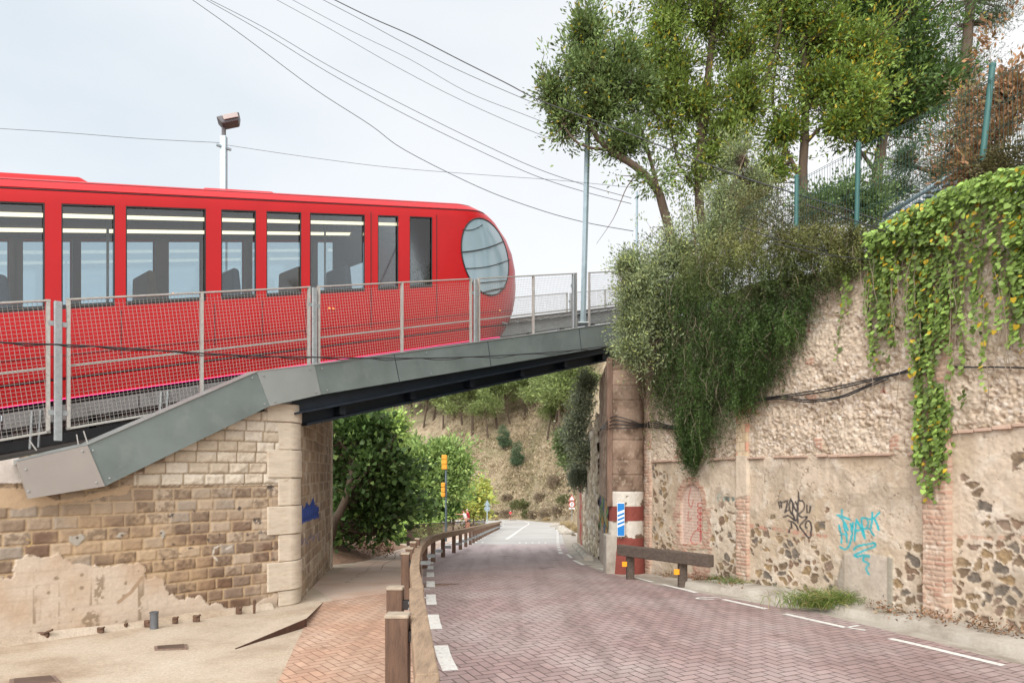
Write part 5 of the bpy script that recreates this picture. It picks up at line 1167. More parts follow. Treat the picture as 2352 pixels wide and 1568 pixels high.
def rosemary():
    th=thing('hanging_shrub',wallpt(1700,700,.0),'large dark green trailing shrub cascading down the rubble wall','shrub');P=[];D=[];g=[];st=MB();cnt=0
    while cnt<4300:
        x=NV.uniform(1480,2010);y=NV.uniform(510,1000)
        if not inpoly1(x,y,ROS): continue
        cnt+=1
        deep=.15+.75*min(1,max(0,(1-abs(x-1690)/330)))*min(1,max(.15,1-(y-560)/650))
        off=NV.uniform(.02,deep);L_=NV.uniform(30,95)*(1.2 if x<1700 else .8);sway=NV.uniform(-26,16);nn=float(fbm(np.array(x/26.),np.array(y/44.),3));gg=NV.uniform(.6,1.5)*(.1+1.8*nn);off=off*(.2+1.5*nn)
        if nn<.36 and y>600: continue
        pts=[wallpt(x+sway*u,y-18*math.sin(u*3.14)*.0+L_*u,off*(1-.2*u)+.10*math.sin(u*3.1)) for u in np.linspace(0,1,6)]
        pts=np.array(pts)
        if cnt%9==0: st.tube(pts+NV.normal(size=pts.shape)*.02,.0045,3,False)
        for i in range(5):
            k=7;u=NV.random((k,1));b=pts[i]*(1-u)+pts[i+1]*u+NV.normal(size=(k,3))*.018;P.append(b);d=unit(pts[i+1]-pts[i]);D.append(np.tile(d,(k,1))*.45+NV.normal(size=(k,3))*.9);g.append(np.full(k,gg))
    # pointed tail
    for _ in range(260):
        x=NV.uniform(1575,1640);y=NV.uniform(930,1040);L_=NV.uniform(30,70);pts=np.array([wallpt(x+(1605-x)*.6*u,y+L_*u,.25*(1-.5*u)+NV.uniform(0,.05)) for u in np.linspace(0,1,5)])
        for i in range(4): k=9;u=NV.random((k,1));b=pts[i]*(1-u)+pts[i+1]*u+NV.normal(size=(k,3))*.018;P.append(b);D.append(np.tile(unit(pts[i+1]-pts[i]),(k,1))*.7+NV.normal(size=(k,3))*.6);g.append(np.full(k,.9))
    P=np.concatenate(P);D=np.concatenate(D);g=np.concatenate(g);px,py=pix(P)
    base=(lambda f:(np.array(C(132,136,78,.66))*f[:,None]+np.array(C(80,106,52,.62))*(1-f[:,None])))(np.clip((690-py+80*(fbm(px/40,py/40,3)-.5))/150,0,1));n=len(P)
    col=base*(g*(1+NV.normal(0,.2,n)))[:,None]
    leaves('foliage',P,D,.048,.013,np.clip(col,.003,1),M_LEAF,th);st.obj('stem',M_TWIG,th)
rosemary()
def hedge(label,blobs,ncl,per,L,W,col,alt,palt,name='shrub',mat=None,rc=.09,gvar=.3,stem=True,shell=.4,loc=None):
    c=blobs[0][0];l=np.array(c)-[0,0,blobs[0][1][2]];th=thing(name,l,label,'shrub')
    cl,dr=clumps(blobs,ncl,shell);foliage('foliage',cl,dr,per,rc,L,W,col,th,alt,palt,mat=mat,gvar=gvar)
    if stem:
        mb=MB()
        for k in range(5):
            q=cl[int(NV.integers(len(cl)))];mb.tube([l+NV.normal(size=3)*[.1,.1,0],(l+q)/2+NV.normal(size=3)*.05,q],[.02,.014,.006],5)
        for q in cl[::6]: b=q-unit(q-l)*.35;mb.tube([b,q],[.006,.003],3,False)
        mb.obj('stem',M_TWIG if mat else M_BARK,th)
    return th
hedge('leafy green hedge bush behind the two lower green fence posts',[pxblob(1945,455,85,55,14.5,.8),pxblob(1880,470,50,45,14.5,.6),pxblob(2000,470,50,50,14.3,.6)],620,20,.075,.042,C(124,150,92,.66),None,0,shell=-.15)
hedge('shrub of rusty brown dead leaves beside the upper green fence post',[pxblob(2290,330,70,75,9.3,.5),pxblob(2320,210,60,75,9.3,.5),pxblob(2310,100,40,60,9.4,.35,.12),pxblob(2250,390,50,35,9.1,.35),pxblob(2345,330,60,80,9.2,.5)],800,17,.08,.036,C(186,144,108,.70),C(150,130,90),.3,mat=M_LEAFD,rc=.07,shell=-.02)
hedge('sparse shrub with mixed grey green and brown leaves left of the dead one',[pxblob(2190,290,55,70,9.8,.4),pxblob(2160,350,45,45,9.8,.35),pxblob(2230,230,40,50,9.8,.3),pxblob(2220,380,45,35,9.6,.3)],480,15,.06,.026,C(152,150,110,.7),C(196,146,104),.4,rc=.08,shell=-.05)
hedge('low tangled shrub under the lower green fence posts',[pxblob(1830,520,110,45,12.3,.5),pxblob(1740,480,60,50,13.,.6),pxblob(1940,540,70,30,11.3,.4)],420,24,.05,.016,C(120,118,72,.6),None,0,rc=.09)
hedge('dull green shrub on the bank above the ivy at the right edge',[pxblob(2320,370,60,30,8.6,.3),pxblob(2290,400,50,30,8.6,.3)],160,22,.05,.02,C(124,118,78,.6),None,0)
# ivy
IV=[(2020,2050,520,560,1.),(2000,2062,560,830,1.),(2010,2090,530,680,1.),(2062,2105,520,600,1.),(2100,2130,500,760,.8),(2115,2200,470,900,1.15),(2112,2135,760,900,.6),(2122,2188,880,1120,1.5),(2135,2170,1100,1160,.7),(2195,2240,450,860,.6),(2240,2290,430,800,.5),(2285,2310,430,680,.5),(2305,2350,420,840,.55),(2350,2460,400,780,1.),(2460,2760,300,700,.8),(2760,3200,200,560,.6),(1928,1938,600,830,.45),(1946,1968,600,720,.7),(2280,2300,780,900,.35),(2205,2220,870,960,.4),(2030,2045,800,870,.3)]
def ivy():
    th=thing('ivy',wallpt(2200,600,0),'thick green and yellow ivy draped over the right part of the wall','ivy');P=[];w=[];st=MB();gs=[]
    for x0,x1,y0,y1,dn in IV:
        nst=max(1,int((x1-x0)/4.2*dn))
        for _ in range(nst):
            x=NV.uniform(x0,x1);ys=y0+NV.uniform(0,30);ye=ys+(y1-ys)*NV.uniform(.6,1.04);y=ys;ph=NV.uniform(0,6);o_=NV.uniform(.05,.22);gg=NV.uniform(.5,1.25);pts=[]
            while y<ye:
                xx=x+6*math.sin(y*.03+ph)+NV.normal()*3;P.append(wallpt(xx,y,o_+NV.uniform(-.03,.05)+.10*(y<560)));gs.append(gg);pts.append(wallpt(x+6*math.sin(y*.03+ph),y,o_*.6));y+=NV.uniform(3.5,8)/dn**.3
            if len(pts)>3 and NV.random()<.45: st.tube(pts[::3]+[pts[-1]],.004,3,False)
    for _ in range(2600):   # the cushion along the crest
        x=NV.uniform(2030,2460) if _<1900 else NV.uniform(2460,3200);yt=np.interp(x,[2020,2060,2200,2260,2352,2460,3200],[545,515,440,415,385,370,120]);y=yt+abs(NV.normal())*28;P.append(wallpt(x,y,NV.uniform(-.05,.42)));gs.append(NV.uniform(.9,1.45))
    P=np.array(P);gs=np.array(gs);n=len(P);out=np.array([wn[0],wn[1],.35])
    nr=unit(out+NV.normal(size=(n,3))*.38);D=unit(np.cross(nr,unit(NV.normal(size=(n,3))*.8+np.array([wd[0],wd[1],0.])*2.2))*1.);D=np.where(D[:,2:]>0,-D,D)
    S=unit(np.cross(D,nr));L=NV.uniform(.036,.070,n)[:,None];col=lcol(n,C(140,168,84,.78),.30,C(222,190,60,.8),.05,gs)
    # five-cornered ivy leaf
    prof=[(0,0),(-.12,.42),(.25,.56),(.62,.38),(1.,0),(.62,-.38),(.25,-.56),(-.12,-.42)]
    V=np.stack([P+D*L*a+S*L*b-nr*L*abs(b)*.18 for a,b in prof],1).reshape(-1,3);Q0=np.arange(n)[:,None]*8
    Q=np.concatenate([Q0+np.array(q) for q in ((0,1,2,3),(0,3,4,5),(0,5,6,7))],0)
    npmesh('leaves',V,Q,M_LEAF,th,np.repeat(col,8,0))
    for _ in range(34):
        x=NV.uniform(2010,2350);y=NV.uniform(520,640);L_=NV.uniform(120,330);o_=NV.uniform(.12,.24);pts=[wallpt(x+8*math.sin(u*5+x)+NV.normal()*2,y+L_*u,o_) for u in np.linspace(0,1,9)];st.tube(pts,.0045,4,False)
    st.obj('stem',M_TWIG,th)
ivy()
# dangling vines beside the column
def vines():
    th=thing('bare_vine',wallpt(1500,860,.1),'bare tangled vine stems and pale leaves hanging beside the column head','vine');st=MB();P=[]
    for _ in range(46):
        x=NV.uniform(1440,1570);y=NV.uniform(800,860);L_=NV.uniform(40,170);o_=NV.uniform(.1,.35);pts=[wallpt(max(x,1478)+14*math.sin(u*4+x)*.6-u*6,y+L_*u,o_) for u in np.linspace(0,1,7)];st.tube(pts,.0045,4,False)
        for p in pts[2:]:
            if NV.random()<.4: P.append(p+NV.normal(size=(3,3))*.03)
    P=np.concatenate(P);leaves('leaves',P,NV.normal(size=P.shape),.06,.03,lcol(len(P),C(168,186,112,.7)),M_LEAF,th);st.obj('stem',M_TWIG,th)
vines()
# ---- beyond the bridge ----
Y_=19.5
def figcol(): return x
tree('fig_tree',G(762,1246)+[-.5,4,-.3],'big dark leaved fig tree with a leaning trunk just beyond the stone pier','tree',None,
 [([at(758,1240,18.3),at(768,1200,18.3),at(797,1135,18.5),at(815,1060,19.),at(830,980,19.5)],[.13,.12,.10,.08,.04]),([at(797,1135,18.5),at(860,1060,19.),at(910,1000,19.5)],[.07,.05,.025]),([at(775,1190,18.4),at(800,1215,19),at(850,1225,19.3)],[.06,.05,.03]),([at(815,1060,19.),at(780,1010,19),at(740,960,19)],[.05,.04,.02])],
 [pxblob(810,990,75,60,Y_,1.1),pxblob(850,985,40,35,Y_+.4,.8),pxblob(840,1080,95,70,Y_,1.2),pxblob(900,1085,48,45,Y_+.5,.9),pxblob(830,1165,90,60,Y_-.1,1.),pxblob(905,1155,48,38,Y_+.5,.9),pxblob(800,1215,60,38,Y_,.8),pxblob(865,1212,50,28,Y_+.2,.7),pxblob(968,1168,34,20,27.5,.6),pxblob(760,1060,50,90,Y_+.6,.9),pxblob(745,1180,30,60,Y_+1.,.6)],
 1250,15,.16,.19,.15,C(100,130,72,.68),C(160,190,108,.8),.14,shell=-.2,tr=.014,gvar=.42)
o=foliage('leaf_litter',np.array([G(NV.uniform(765,900),NV.uniform(1256,1282))+[0,0,.2] for _ in range(260)]),NV.normal(size=(260,3))*[1,1,.1],6,.12,.07,.04,C(168,130,104),None,mat=M_LEAFD,outw=1);o['kind']='stuff'
def sm(x,Y,dx,h): return None
def litetree(label,px,pyb,Y,blobs,ncl,per,L,W,col,alt=None,palt=0,rc=.3,tr=.1,name='broadleaf_tree',group='pale green trees beyond the railing'):
    b=at(px,pyb,Y);t=at(px+R.uniform(-8,8),pyb-60,Y)
    paths=[([b,(b+t)/2+[.15,0,0],t],[tr,tr*.8,tr*.5])]
    for bl in blobs[:4]: paths.append(([(b+t)/2,((b+t)/2+bl[0])/2+[0,0,.2],bl[0]],[tr*.5,tr*.35,tr*.15]))
    return tree(name,b,label,'tree',group,paths,blobs,ncl,per,rc,L,W,col,alt,palt,tr=.016,gvar=.4,shell=-.12)
litetree('feathery light green tree filling the view right of the fig crown',985,1235,58,[pxblob(960,1050,50,28,58),pxblob(1020,1035,50,26,58),pxblob(1000,1085,60,32,58),pxblob(1055,1065,30,28,58),pxblob(930,1030,40,26,60),pxblob(1040,1110,40,28,58),pxblob(960,1120,50,34,57)],1100,20,.40,.17,C(152,180,108,.85),C(186,204,124,.88),.2)
litetree('darker green tree standing directly behind the orange signal lamps',1035,1235,64,[pxblob(1000,1150,40,30,64),pxblob(1045,1140,34,30,64),pxblob(1020,1180,46,20,64)],260,24,.42,.2,C(140,176,98,.8))
litetree('yellow green bushy tree beside the round sign at the road bend',1085,1215,88,[pxblob(1085,1140,28,24,88),pxblob(1108,1125,16,20,90),pxblob(1065,1172,40,18,86),pxblob(1100,1168,20,20,88)],330,24,.5,.28,C(180,192,108,.88),C(212,204,110,.9),.25)
litetree('small pale tree low behind the railing left of the signal pole',945,1262,46,[pxblob(945,1195,30,22,46),pxblob(975,1208,34,20,46),pxblob(915,1215,26,20,44),pxblob(935,1235,30,14,44)],260,24,.3,.14,C(168,196,108,.9))
litetree('bright tall tree rising over the fig tree against the hill',915,1200,44,[pxblob(890,1005,30,26,44),pxblob(905,975,26,22,44),pxblob(880,965,24,22,44),pxblob(900,1040,28,28,44)],220,24,.3,.15,C(168,194,108,.85),None)
for lb,px_,py_,Y1,rx,ry,c_ in (('rounded shrub on the slope below the railing post',908,1246,32,26,12,C(150,176,96,.7)),('low leafy shrub at the near end of the brown railing',942,1252,34,26,10,C(128,160,84,.68))):
    hedge(lb,[pxblob(px_,py_,rx,ry,Y1)],110,20,.13,.08,c_,None,0,rc=.16)
# ---- hillside ----
def H(px,py,y0=90.):
    a=(px-HX)/F;b=(HY-py)/F;Ys=np.arange(y0,240,.4);d=CZ+b*Ys-terrain(a*Ys,Ys);k=np.argmax(d<0)
    if not (d<0).any(): return None
    Y=Ys[k];return np.array([a*Y,Y,float(terrain(np.array(a*Y),np.array(Y)))])
protos={}
def proto(kind,seed):
    NVs=np.random.default_rng(seed);th=thing({'pine':'hill_pine','juniper':'dark_juniper'}.get(kind,'hill_shrub'),(0,0,0),'x','tree' if kind in('pine','juniper') else 'shrub')
    if kind=='pine':
        lean=NVs.uniform(-.12,.12);h=1.;pts=[np.array([0,0,-.05]),np.array([lean*.5,0,.35]),np.array([lean,0.02,.7]),np.array([lean*1.1,0,.9])]
        mb=MB();mb.tube(smooth(pts,3),list(np.linspace(.022,.008,10)),6)
        bl=[(pts[3]+NVs.normal(size=3)*[.14,.14,.05],(.20,.20,.10),1) for _ in range(4)]+[(pts[2]+NVs.normal(size=3)*[.2,.2,.08],(.16,.16,.09),.8) for _ in range(4)]
        for b in bl: mb.tube([pts[2]*.6+pts[1]*.4,b[0]],[.009,.004],4)
        mb.obj('trunk',M_BARK,th);cl,dr=clumps(bl,260,.4);foliage('crown',cl,dr,16,.035,.045,.014,C(148,164,102,.76),th,gvar=.45)
    elif kind=='juniper':
        mb=MB();mb.tube([(0,0,-.05),(0,0,.5)],[.03,.015],6);mb.obj('trunk',M_BARK,th)
        cl,dr=clumps([((0,0,.55),(.20,.20,.42),1.2),((.04,0,.35),(.26,.26,.2),1)],190,.35);foliage('crown',cl,dr,16,.03,.05,.022,C(110,134,100,.7),th,gvar=.25)
    else:
        cl,dr=clumps([((0,0,.3),(.6,.5,.4),1),((.3,0,.2),(.4,.4,.3),.6),((-.3,.1,.25),(.35,.35,.28),.6)],170,.4)
        col={'shrub':C(140,146,96,.62),'dry':C(176,158,134,.66),'straw':C(214,192,150,.72)}[kind];foliage('foliage',cl,dr,18,.05,.10,.03,col,th,gvar=.3)
        mb=MB();
        for k in range(7): mb.tube([(0,0,-.1),cl[k*5]],[.02,.008],4)
        mb.obj('stem',M_TWIG,th)
    return th
def cptree(src,loc,sc,rz,label,group,name=None,use=[]):
    if src.name in use or True:
        r=src.copy();COL.objects.link(r)
        for ch in src.children: c=ch.copy();COL.objects.link(c);c.parent=r
    r.location=loc;r.scale=sc if hasattr(sc,'__len__') else (sc,)*3;r.rotation_euler=(0,0,rz);r['label']=label;r['group']=group;ROOT[r.name]=np.array(loc);return r
PR={k:[proto(k,s) for s in ss] for k,ss in {'pine':(1,2,3,4),'juniper':(5,),'shrub':(6,),'dry':(7,),'straw':(8,)}.items()}
ORD=['first','second','third','fourth','fifth','sixth','seventh','eighth','ninth','tenth','eleventh','twelfth','thirteenth','fourteenth','fifteenth','sixteenth','seventeenth','eighteenth']
def row(pts,kind,grp,fmt,Y0=100.):
    pts=sorted(pts)
    for i,(x,y,h) in enumerate(pts):
        p=H(x,y,Y0)
        if p is None: continue
        s=h*1.3*p[1]/F;cptree(PR[kind][i%len(PR[kind])],p,(s*1.25,s*1.25,s),NV.uniform(0,6.28) if kind!='pine' else NV.uniform(-.5,.5)+(3.1 if i%3==0 else 0),fmt.format(ORD[i]),grp)
row([(1085,1000,95),(1121,1010,75),(1143,985,90),(1172,975,80),(1205,960,85),(1270,1000,110),(1284,1020,120),(1256,1012,70),(1228,945,80)],'pine','pines standing on the open hillside','{} pine from the left among those with visible trunks on the dry slope')
row([(880,960,70),(905,950,60),(925,975,65),(948,960,80),(972,985,75),(995,965,80),(1018,985,75),(1042,965,85),(1062,975,70),(940,930,60),(1090,950,70),(860,975,80)],'pine','pines on the left shoulder of the hill','{} pine from the left on the wooded left shoulder of the hill')
row([(1100,915,62),(1130,905,70),(1160,900,65),(1190,890,70),(1215,895,75),(1240,885,75),(1265,885,80),(1290,890,85),(1310,880,80),(1330,890,80),(1350,870,80),(1180,925,60),(1245,915,65),(1300,925,80),(1150,935,60),(1115,930,62),(1270,930,70),(1320,940,80)],'pine','pines along the top of the hill','{} pine from the left along the hilltop under the girder')
row([(1030,925,55),(1055,918,60),(1078,930,55),(1005,935,60),(1110,945,58),(980,945,50)],'pine','pines at the hill saddle','{} pine from the left in the saddle beside the pale house')
for k,(x,y,h) in enumerate([(1156,1036,62),(1189,1078,66)]):
    p=H(x,y);s=h*p[1]/F;cptree(PR['juniper'][0],p,s,k*2.,['dark juniper, the left and higher of the two on the bare slope','dark juniper, the right and lower of the two on the bare slope'][k],'dark junipers on the bare slope')
for k,(x,y,h,kd,lb) in enumerate([(1195,1172,30,'shrub','wide olive green shrub at mid slope above the cyclist'),(1210,1188,20,'shrub','green shrub touching the road edge right of the cyclist'),(1280,1118,34,'dry','round grey brown shrub high on the bare slope'),(1230,1192,24,'dry','dry grey shrub at the slope foot beyond the road'),(1160,1186,22,'dry','dry brownish shrub at the slope foot left of the cyclist'),(1130,1190,20,'dry','dry shrub at the slope foot behind the round sign'),(1255,1190,28,'dry','grey brushy shrub at the slope foot near the road bend'),(1285,1182,26,'dry','grey brushy shrub above the warning sign'),(1165,1150,18,'dry','small dry tuft shrub below the junipers'),(1240,1150,26,'dry','grey shrub on the lower slope at centre'),(1300,1160,28,'shrub','dull green shrub on the right part of the lower slope'),(1140,1195,10,'straw','straw coloured tuft at the kerb beyond the road end'),(1255,1196,12,'straw','pale straw tuft at the far right kerb')]):
    p=H(x,y,60.)
    if p is None: continue
    s=h*p[1]/F;cptree(PR[kd][0],p,(s*1.2,s*1.2,s*1.1),k*1.3,lb,'shrubs on the far slope')
for k,(x,Y1,h,lb) in enumerate([(1296,66,30,'tall straw grass clump left of the speed sign'),(1310,60,36,'tall straw grass clump under the speed sign'),(1322,52,34,'tall straw grass clump right of the speed sign'),(1302,82,22,'straw grass clump at the kerb just beyond the speed sign'),(1318,42,16,'brown dry weed clump at the foot of the stone wall')]):
    X1=(x-HX)/F*Y1;s=h*Y1/F;cptree(PR['straw' if k<4 else 'dry'][0],(X1,Y1,float(terrain(np.array(X1),np.array(float(Y1))))-.1),(s*.55,s*.55,s),k,lb,'straw grass by the far kerb')
for v in PR.values():
    for o in v:
        for ch in list(o.children): bpy.data.objects.remove(ch)
        bpy.data.objects.remove(o)
hedge('dark ivy bush covering the top of the stone wall past the column',[pxblob(1328,970,26,46,23.5,.9),pxblob(1338,925,22,40,23,.8),pxblob(1318,1010,20,35,24,.7),pxblob(1335,1040,20,30,23,.6),pxblob(1345,880,24,30,22.5,.6)],430,24,.09,.05,C(144,154,128,.8),C(196,202,160,.85),.25,rc=.12,shell=-.2,name='wall_shrub',loc=None)
hedge('small dark hanging shrub below the larger one on the stone wall',[pxblob(1330,1085,20,26,24.5,.5),pxblob(1327,1108,13,16,24.5,.4)],130,24,.09,.045,C(140,148,124,.8),None,0,rc=.1,name='wall_shrub')
hedge('lighter green shrub leaning out left of the dark wall shrubs',[pxblob(1293,1015,12,22,33,.5),pxblob(1304,1050,12,18,33,.5)],110,20,.16,.09,C(140,158,104,.66),None,0,rc=.18,name='wall_shrub')
# weeds at the foot of the right wall
def tuft(label,px,py,w_,h_,n,col,off=0,name='grass_tuft'):
    c=G(px,py);Yc=c[1];s=Yc/F;th=thing(name,c,label,'grass tuft','weeds at the foot of the right wall');b=c+NV.normal(size=(n,3))*[w_*s*.38,.12,0];b[:,2]=zg(Yc)-.0+off
    # arching blades in three segments
    d=NV.normal(size=(n,3))*[.5,.5,0]+[0,-.1,1];L=NV.uniform(.5,1.15,n)[:,None]*h_*s;d=unit(d);V=[];side=unit(np.cross(d,NV.normal(size=(n,3))))*.0035;hor=unit(d*[1,1,0]+1e-6)
    p0=b;p1=b+d*L*.5;p2=p1+unit(d+hor*.8-[0,0,.3])*L*.35;p3=p2+unit(d+hor*1.6-[0,0,1.2])*L*.3
    V=np.stack([p0-side,p0+side,p1-side,p1+side,p2-side*.7,p2+side*.7,p3,p3+side*.1],1).reshape(-1,3);q0=np.arange(n)[:,None]*8;Q=np.concatenate([q0+np.array(q) for q in ((0,1,3,2),(2,3,5,4),(4,5,7,6))])
    npmesh('blades',V,Q,M_LEAF,th,np.repeat(lcol(n,col,.2,C(206,190,130,.7),.2),8,0))
tuft('largest grass clump, spilling over the kerb below the cyan graffiti',1895,1402,120,62,900,C(126,152,70,.66),.06)
tuft('grass clump at the foot of the left brick pilaster',1690,1352,60,34,420,C(120,150,74,.64),.03)
tuft('small weeds just left of the brick pilaster clump',1655,1342,36,30,200,C(110,146,74,.62),.02)
tuft('tiny weed clump under the right post of the timber barrier',1556,1312,26,24,160,C(96,130,60,.6),.02)
tuft('tiny weed clump between the two barrier posts',1520,1306,26,22,160,C(104,140,66,.6),.02)
tuft('tiny weed clump under the left post of the timber barrier',1478,1300,22,24,140,C(96,130,60,.6),.02)
tuft('thin upright weed on the rubble under the ivy edge',2055,1425,50,18,60,C(170,156,110,.66),.08)
pts=[]
for _ in range(420):
    x=NV.uniform(1480,1700);y=NV.uniform(1,11)+np.interp(x,[1480,1560,1640,1700],[1304,1320,1341,1358])-NV.uniform(0,8);pts.append(G(x,y)+[0,0,.012])
for _ in range(90):
    x=NV.uniform(1990,2352);y=np.interp(x,[1990,2200,2352],[1418,1455,1490])+NV.uniform(-8,8);pts.append(G(x,y)+[0,0,.15])
o=foliage('leaf_litter',np.array(pts),NV.normal(size=(len(pts),3))*[1,1,.15],7,.05,.05,.024,C(176,140,110),None,mat=M_LEAFD,outw=1,alt=C(134,104,82),palt=.3);o['kind']='stuff'
# houses on the ridge
def house(x,y,w_,h_,col,lb,d=6):
    p=H(x,y,150.)
    p=p if p is not None else at(x,y,175.);s=p[1]/F;th=thing('hill_house',p,lb,'house','houses on the ridge');W_,H_=w_*s,h_*s
    MB().box(p+[0,d/2,H_/2-1],(W_,d,H_+2)).obj('wall',mk('house_'+lb[:6],col,.8),th)
    MB().box(p+[0,d/2,H_+.15],(W_+.6,d+.6,.3)).obj('roof',mk('house_roof',C(190,140,110),.9),th)
    for k in range(3): MB().box(p+[(-.3+.3*k)*W_,-.02,H_*.55],(W_*.14,.1,H_*.3)).obj('window',mk('house_glass',C(90,104,116),.2),th)
P=[];cl=[]
while len(P)<5200:
    x=NV.uniform(1030,1345);y=NV.uniform(880,1190);p=H(x,y,75.)
    if p is None: continue
    n_=float(fbm(np.array(p[0]*.25),np.array(p[1]*.25+p[2]*.2),3))
    if n_<.45 and R.random()<.6: continue
    P.append(p);cl.append(C(212,194,162) if R.random()<.8 else (C(150,152,108) if R.random()<.6 else C(160,140,116)))
P=np.array(P);cl=np.array(cl);k=7;D_=NV.normal(size=(len(P)*k,3))*[.7,.7,.3]+[0,-.2,.9]
o=leaves('dry_grass',np.repeat(P,k,0)+NV.normal(size=(len(P)*k,3))*[.5,.5,.06],D_,NV.uniform(.25,.7,len(P)*k),.16,np.clip(np.repeat(cl,k,0)*NV.uniform(.7,1.25,(len(P)*k,1)),0,1),M_LEAFD);o['kind']='stuff'
house(1052,915,34,16,C(196,212,218),'pale blue glazed house in the saddle of the hill')
house(1130,885,30,16,C(222,214,204),'cream house on the ridge close under the girder')
house(1155,872,20,14,C(206,150,120),'orange toned house at the ridge right of the cream one')
# ================= timber guardrail along the road =================
M_TIM=mk('weathered_timber',C(176,150,124),.9,var=.25,scale=5,bmp=.5,bscale=30,stretch=(4,.5,4),dirt=C(126,102,82))
M_TIMD=mk('brown_timber_post',C(116,90,74),.9,var=.25,scale=6,bmp=.45,bscale=30,stretch=(4,4,.5),dirt=C(84,62,50))
M_TIMT=mk('pale_end_grain',C(186,170,150),.9,var=.2,scale=20,bmp=.4)
M_DST=mk('dark_bracket',C(70,66,66),.55,.6,.2,12)
gr=thing('timber_guardrail',(-1.3,9,0),'weathered timber guardrail curving along the left edge of the paved road','guardrail')
RAILP=[(-.42,3.2),(-.52,4.2),(-.80,5.9),(-1.04,7.38)]
RAIL2=[(-1.02,7.42),(-1.30,9.1),(-1.53,10.9),(-1.72,12.6),(-1.93,15.),(-2.04,17.5),(-2.0,19.9),(-1.80,22.5),(-1.64,28),(-1.58,34),(-1.5,42),(-1.35,54),(-1.1,68)]
def beam(P,w_,h_,zt,name='rail_beam'):
    P=smooth([np.array(p,float) for p in P],1) if len(P)<3 else [np.array(p,float) for p in P]
    for i in range(len(P)-1):
        a,b=P[i],P[i+1];d=(b-a)/np.linalg.norm(b-a);a2=a+d*.006;b2=b-d*.006
        za,zb_=zg(a[1])+zt,zg(b[1])+zt
        mb=MB();mb.bar((*a2,za-h_/2),(*b2,zb_-h_/2),w_,h_);o=mb.obj(name,M_TIM,gr);bv=o.modifiers.new('b','BEVEL');bv.width=.014;bv.segments=2
beam(RAILP,.15,.19,.76)
fn=smooth(RAIL2,2);beam(fn[:20:2]+fn[20:],.13,.17,.75)
posts=[(888,940,1415,.80),(890,926,1352,.88),(922,941,1272,.80),(932,949,1260,.80),(942,956,1246,.80),(953,964,1238,.80)]
PX=[]
def post(x,y,w_,zt,top=True):
    b=zg(y)-.1;mb=MB();mb.box((x,y,(b+zt)/2),(w_,w_*.85,zt-b),None,.008);o=mb.obj('post',M_TIMD,gr)
    if top: q=MB();q.box((x,y,zt+.012),(w_*1.06,w_*.9,.03),None,.006);q.obj('post_cap',M_TIMT,o)
    return o
for xl,xr,yt,_ in posts:
    w_=.155 if yt>1400 else .15;Y=w_*F/(xr-xl);Yt=(CZ-.80)/(yt-HY)*F;Y=Yt if yt>1300 else (CZ-.80-zg(11))/(yt-HY)*F
    zt=CZ+(HY-yt)/F*Y;X=((xl+xr)/2-HX)/F*Y;post(X,Y,(xr-xl)/F*Y,zt);PX.append((X,Y))
    # steel bracket to the rail
    xr_=np.interp(Y,[p[1] for p in RAILP+RAIL2],[p[0] for p in RAILP+RAIL2]);mb=MB();zz=zg(Y)+.64
    mb.box(((X+xr_)/2,Y,zz),(abs(xr_-X)*.9,.10,.09),None,.004);
    o=mb.obj('bracket',M_DST,gr)
    for k in (-.05,.05): q=MB();q.lathe((X+(xr_-X)*.72,Y-.052,zz+k*.6),[(.016,0),(.016,.02)],6,(0,-1,0));q.obj('bolt',M_GAL,o)
for y in list(np.arange(14.4,68,2.0)):
    x=float(np.interp(y,[p[1] for p in RAIL2],[p[0] for p in RAIL2]));b=float(zg(y))
    post(x-.10,y,.12,b+.70,False)
    mb=MB();mb.box((x+.02,y-.02,b+.30),(.26,.06,.08));mb.obj('reflector_bracket',M_GAL,gr)
mb=MB();mb.box((-.66,4.95,.30),(.30,.05,.16),None,.01);mb.obj('lower_bracket',M_DST,gr)
# ---- timber barrier at the column ----
tb=thing('timber_barrier',G(1540,1310),'dark timber barrier on two short posts in front of the plaster wall','barrier')
M_TD=mk('dark_old_timber',C(104,90,80),.9,var=.3,scale=6,bmp=.6,bscale=25,stretch=(4,.6,4),dirt=C(70,58,50))
pa=at(1422,1262,14.1);pb=at(1634,1288,11.9);o=MB().bar(pa,pb,.14,.22).obj('beam',M_TD,tb);bv=o.modifiers.new('b','BEVEL');bv.width=.02;bv.segments=2
for x,yb in ((1446,1301),(1571,1316)):
    q=(x-1422)/212;c=pa+(pb-pa)*q+np.array([.06,.10,0]);mb=MB();g_=zg(c[1]);mb.box((c[0],c[1],(c[2]-.1+g_-.1)/2),(.15,.15,c[2]+.0-g_),None,.01);o=mb.obj('post',M_TD,tb)
    m_=mk('orange_reflector',C(250,160,20,.9),.4,var=.03);d=(pb-pa);d/=np.linalg.norm(d);mb=MB();mb.box((c[0]-.13,c[1]-.09,c[2]-.27),(.10,.02,.10),None,.003);mb.obj('reflector',m_,o)
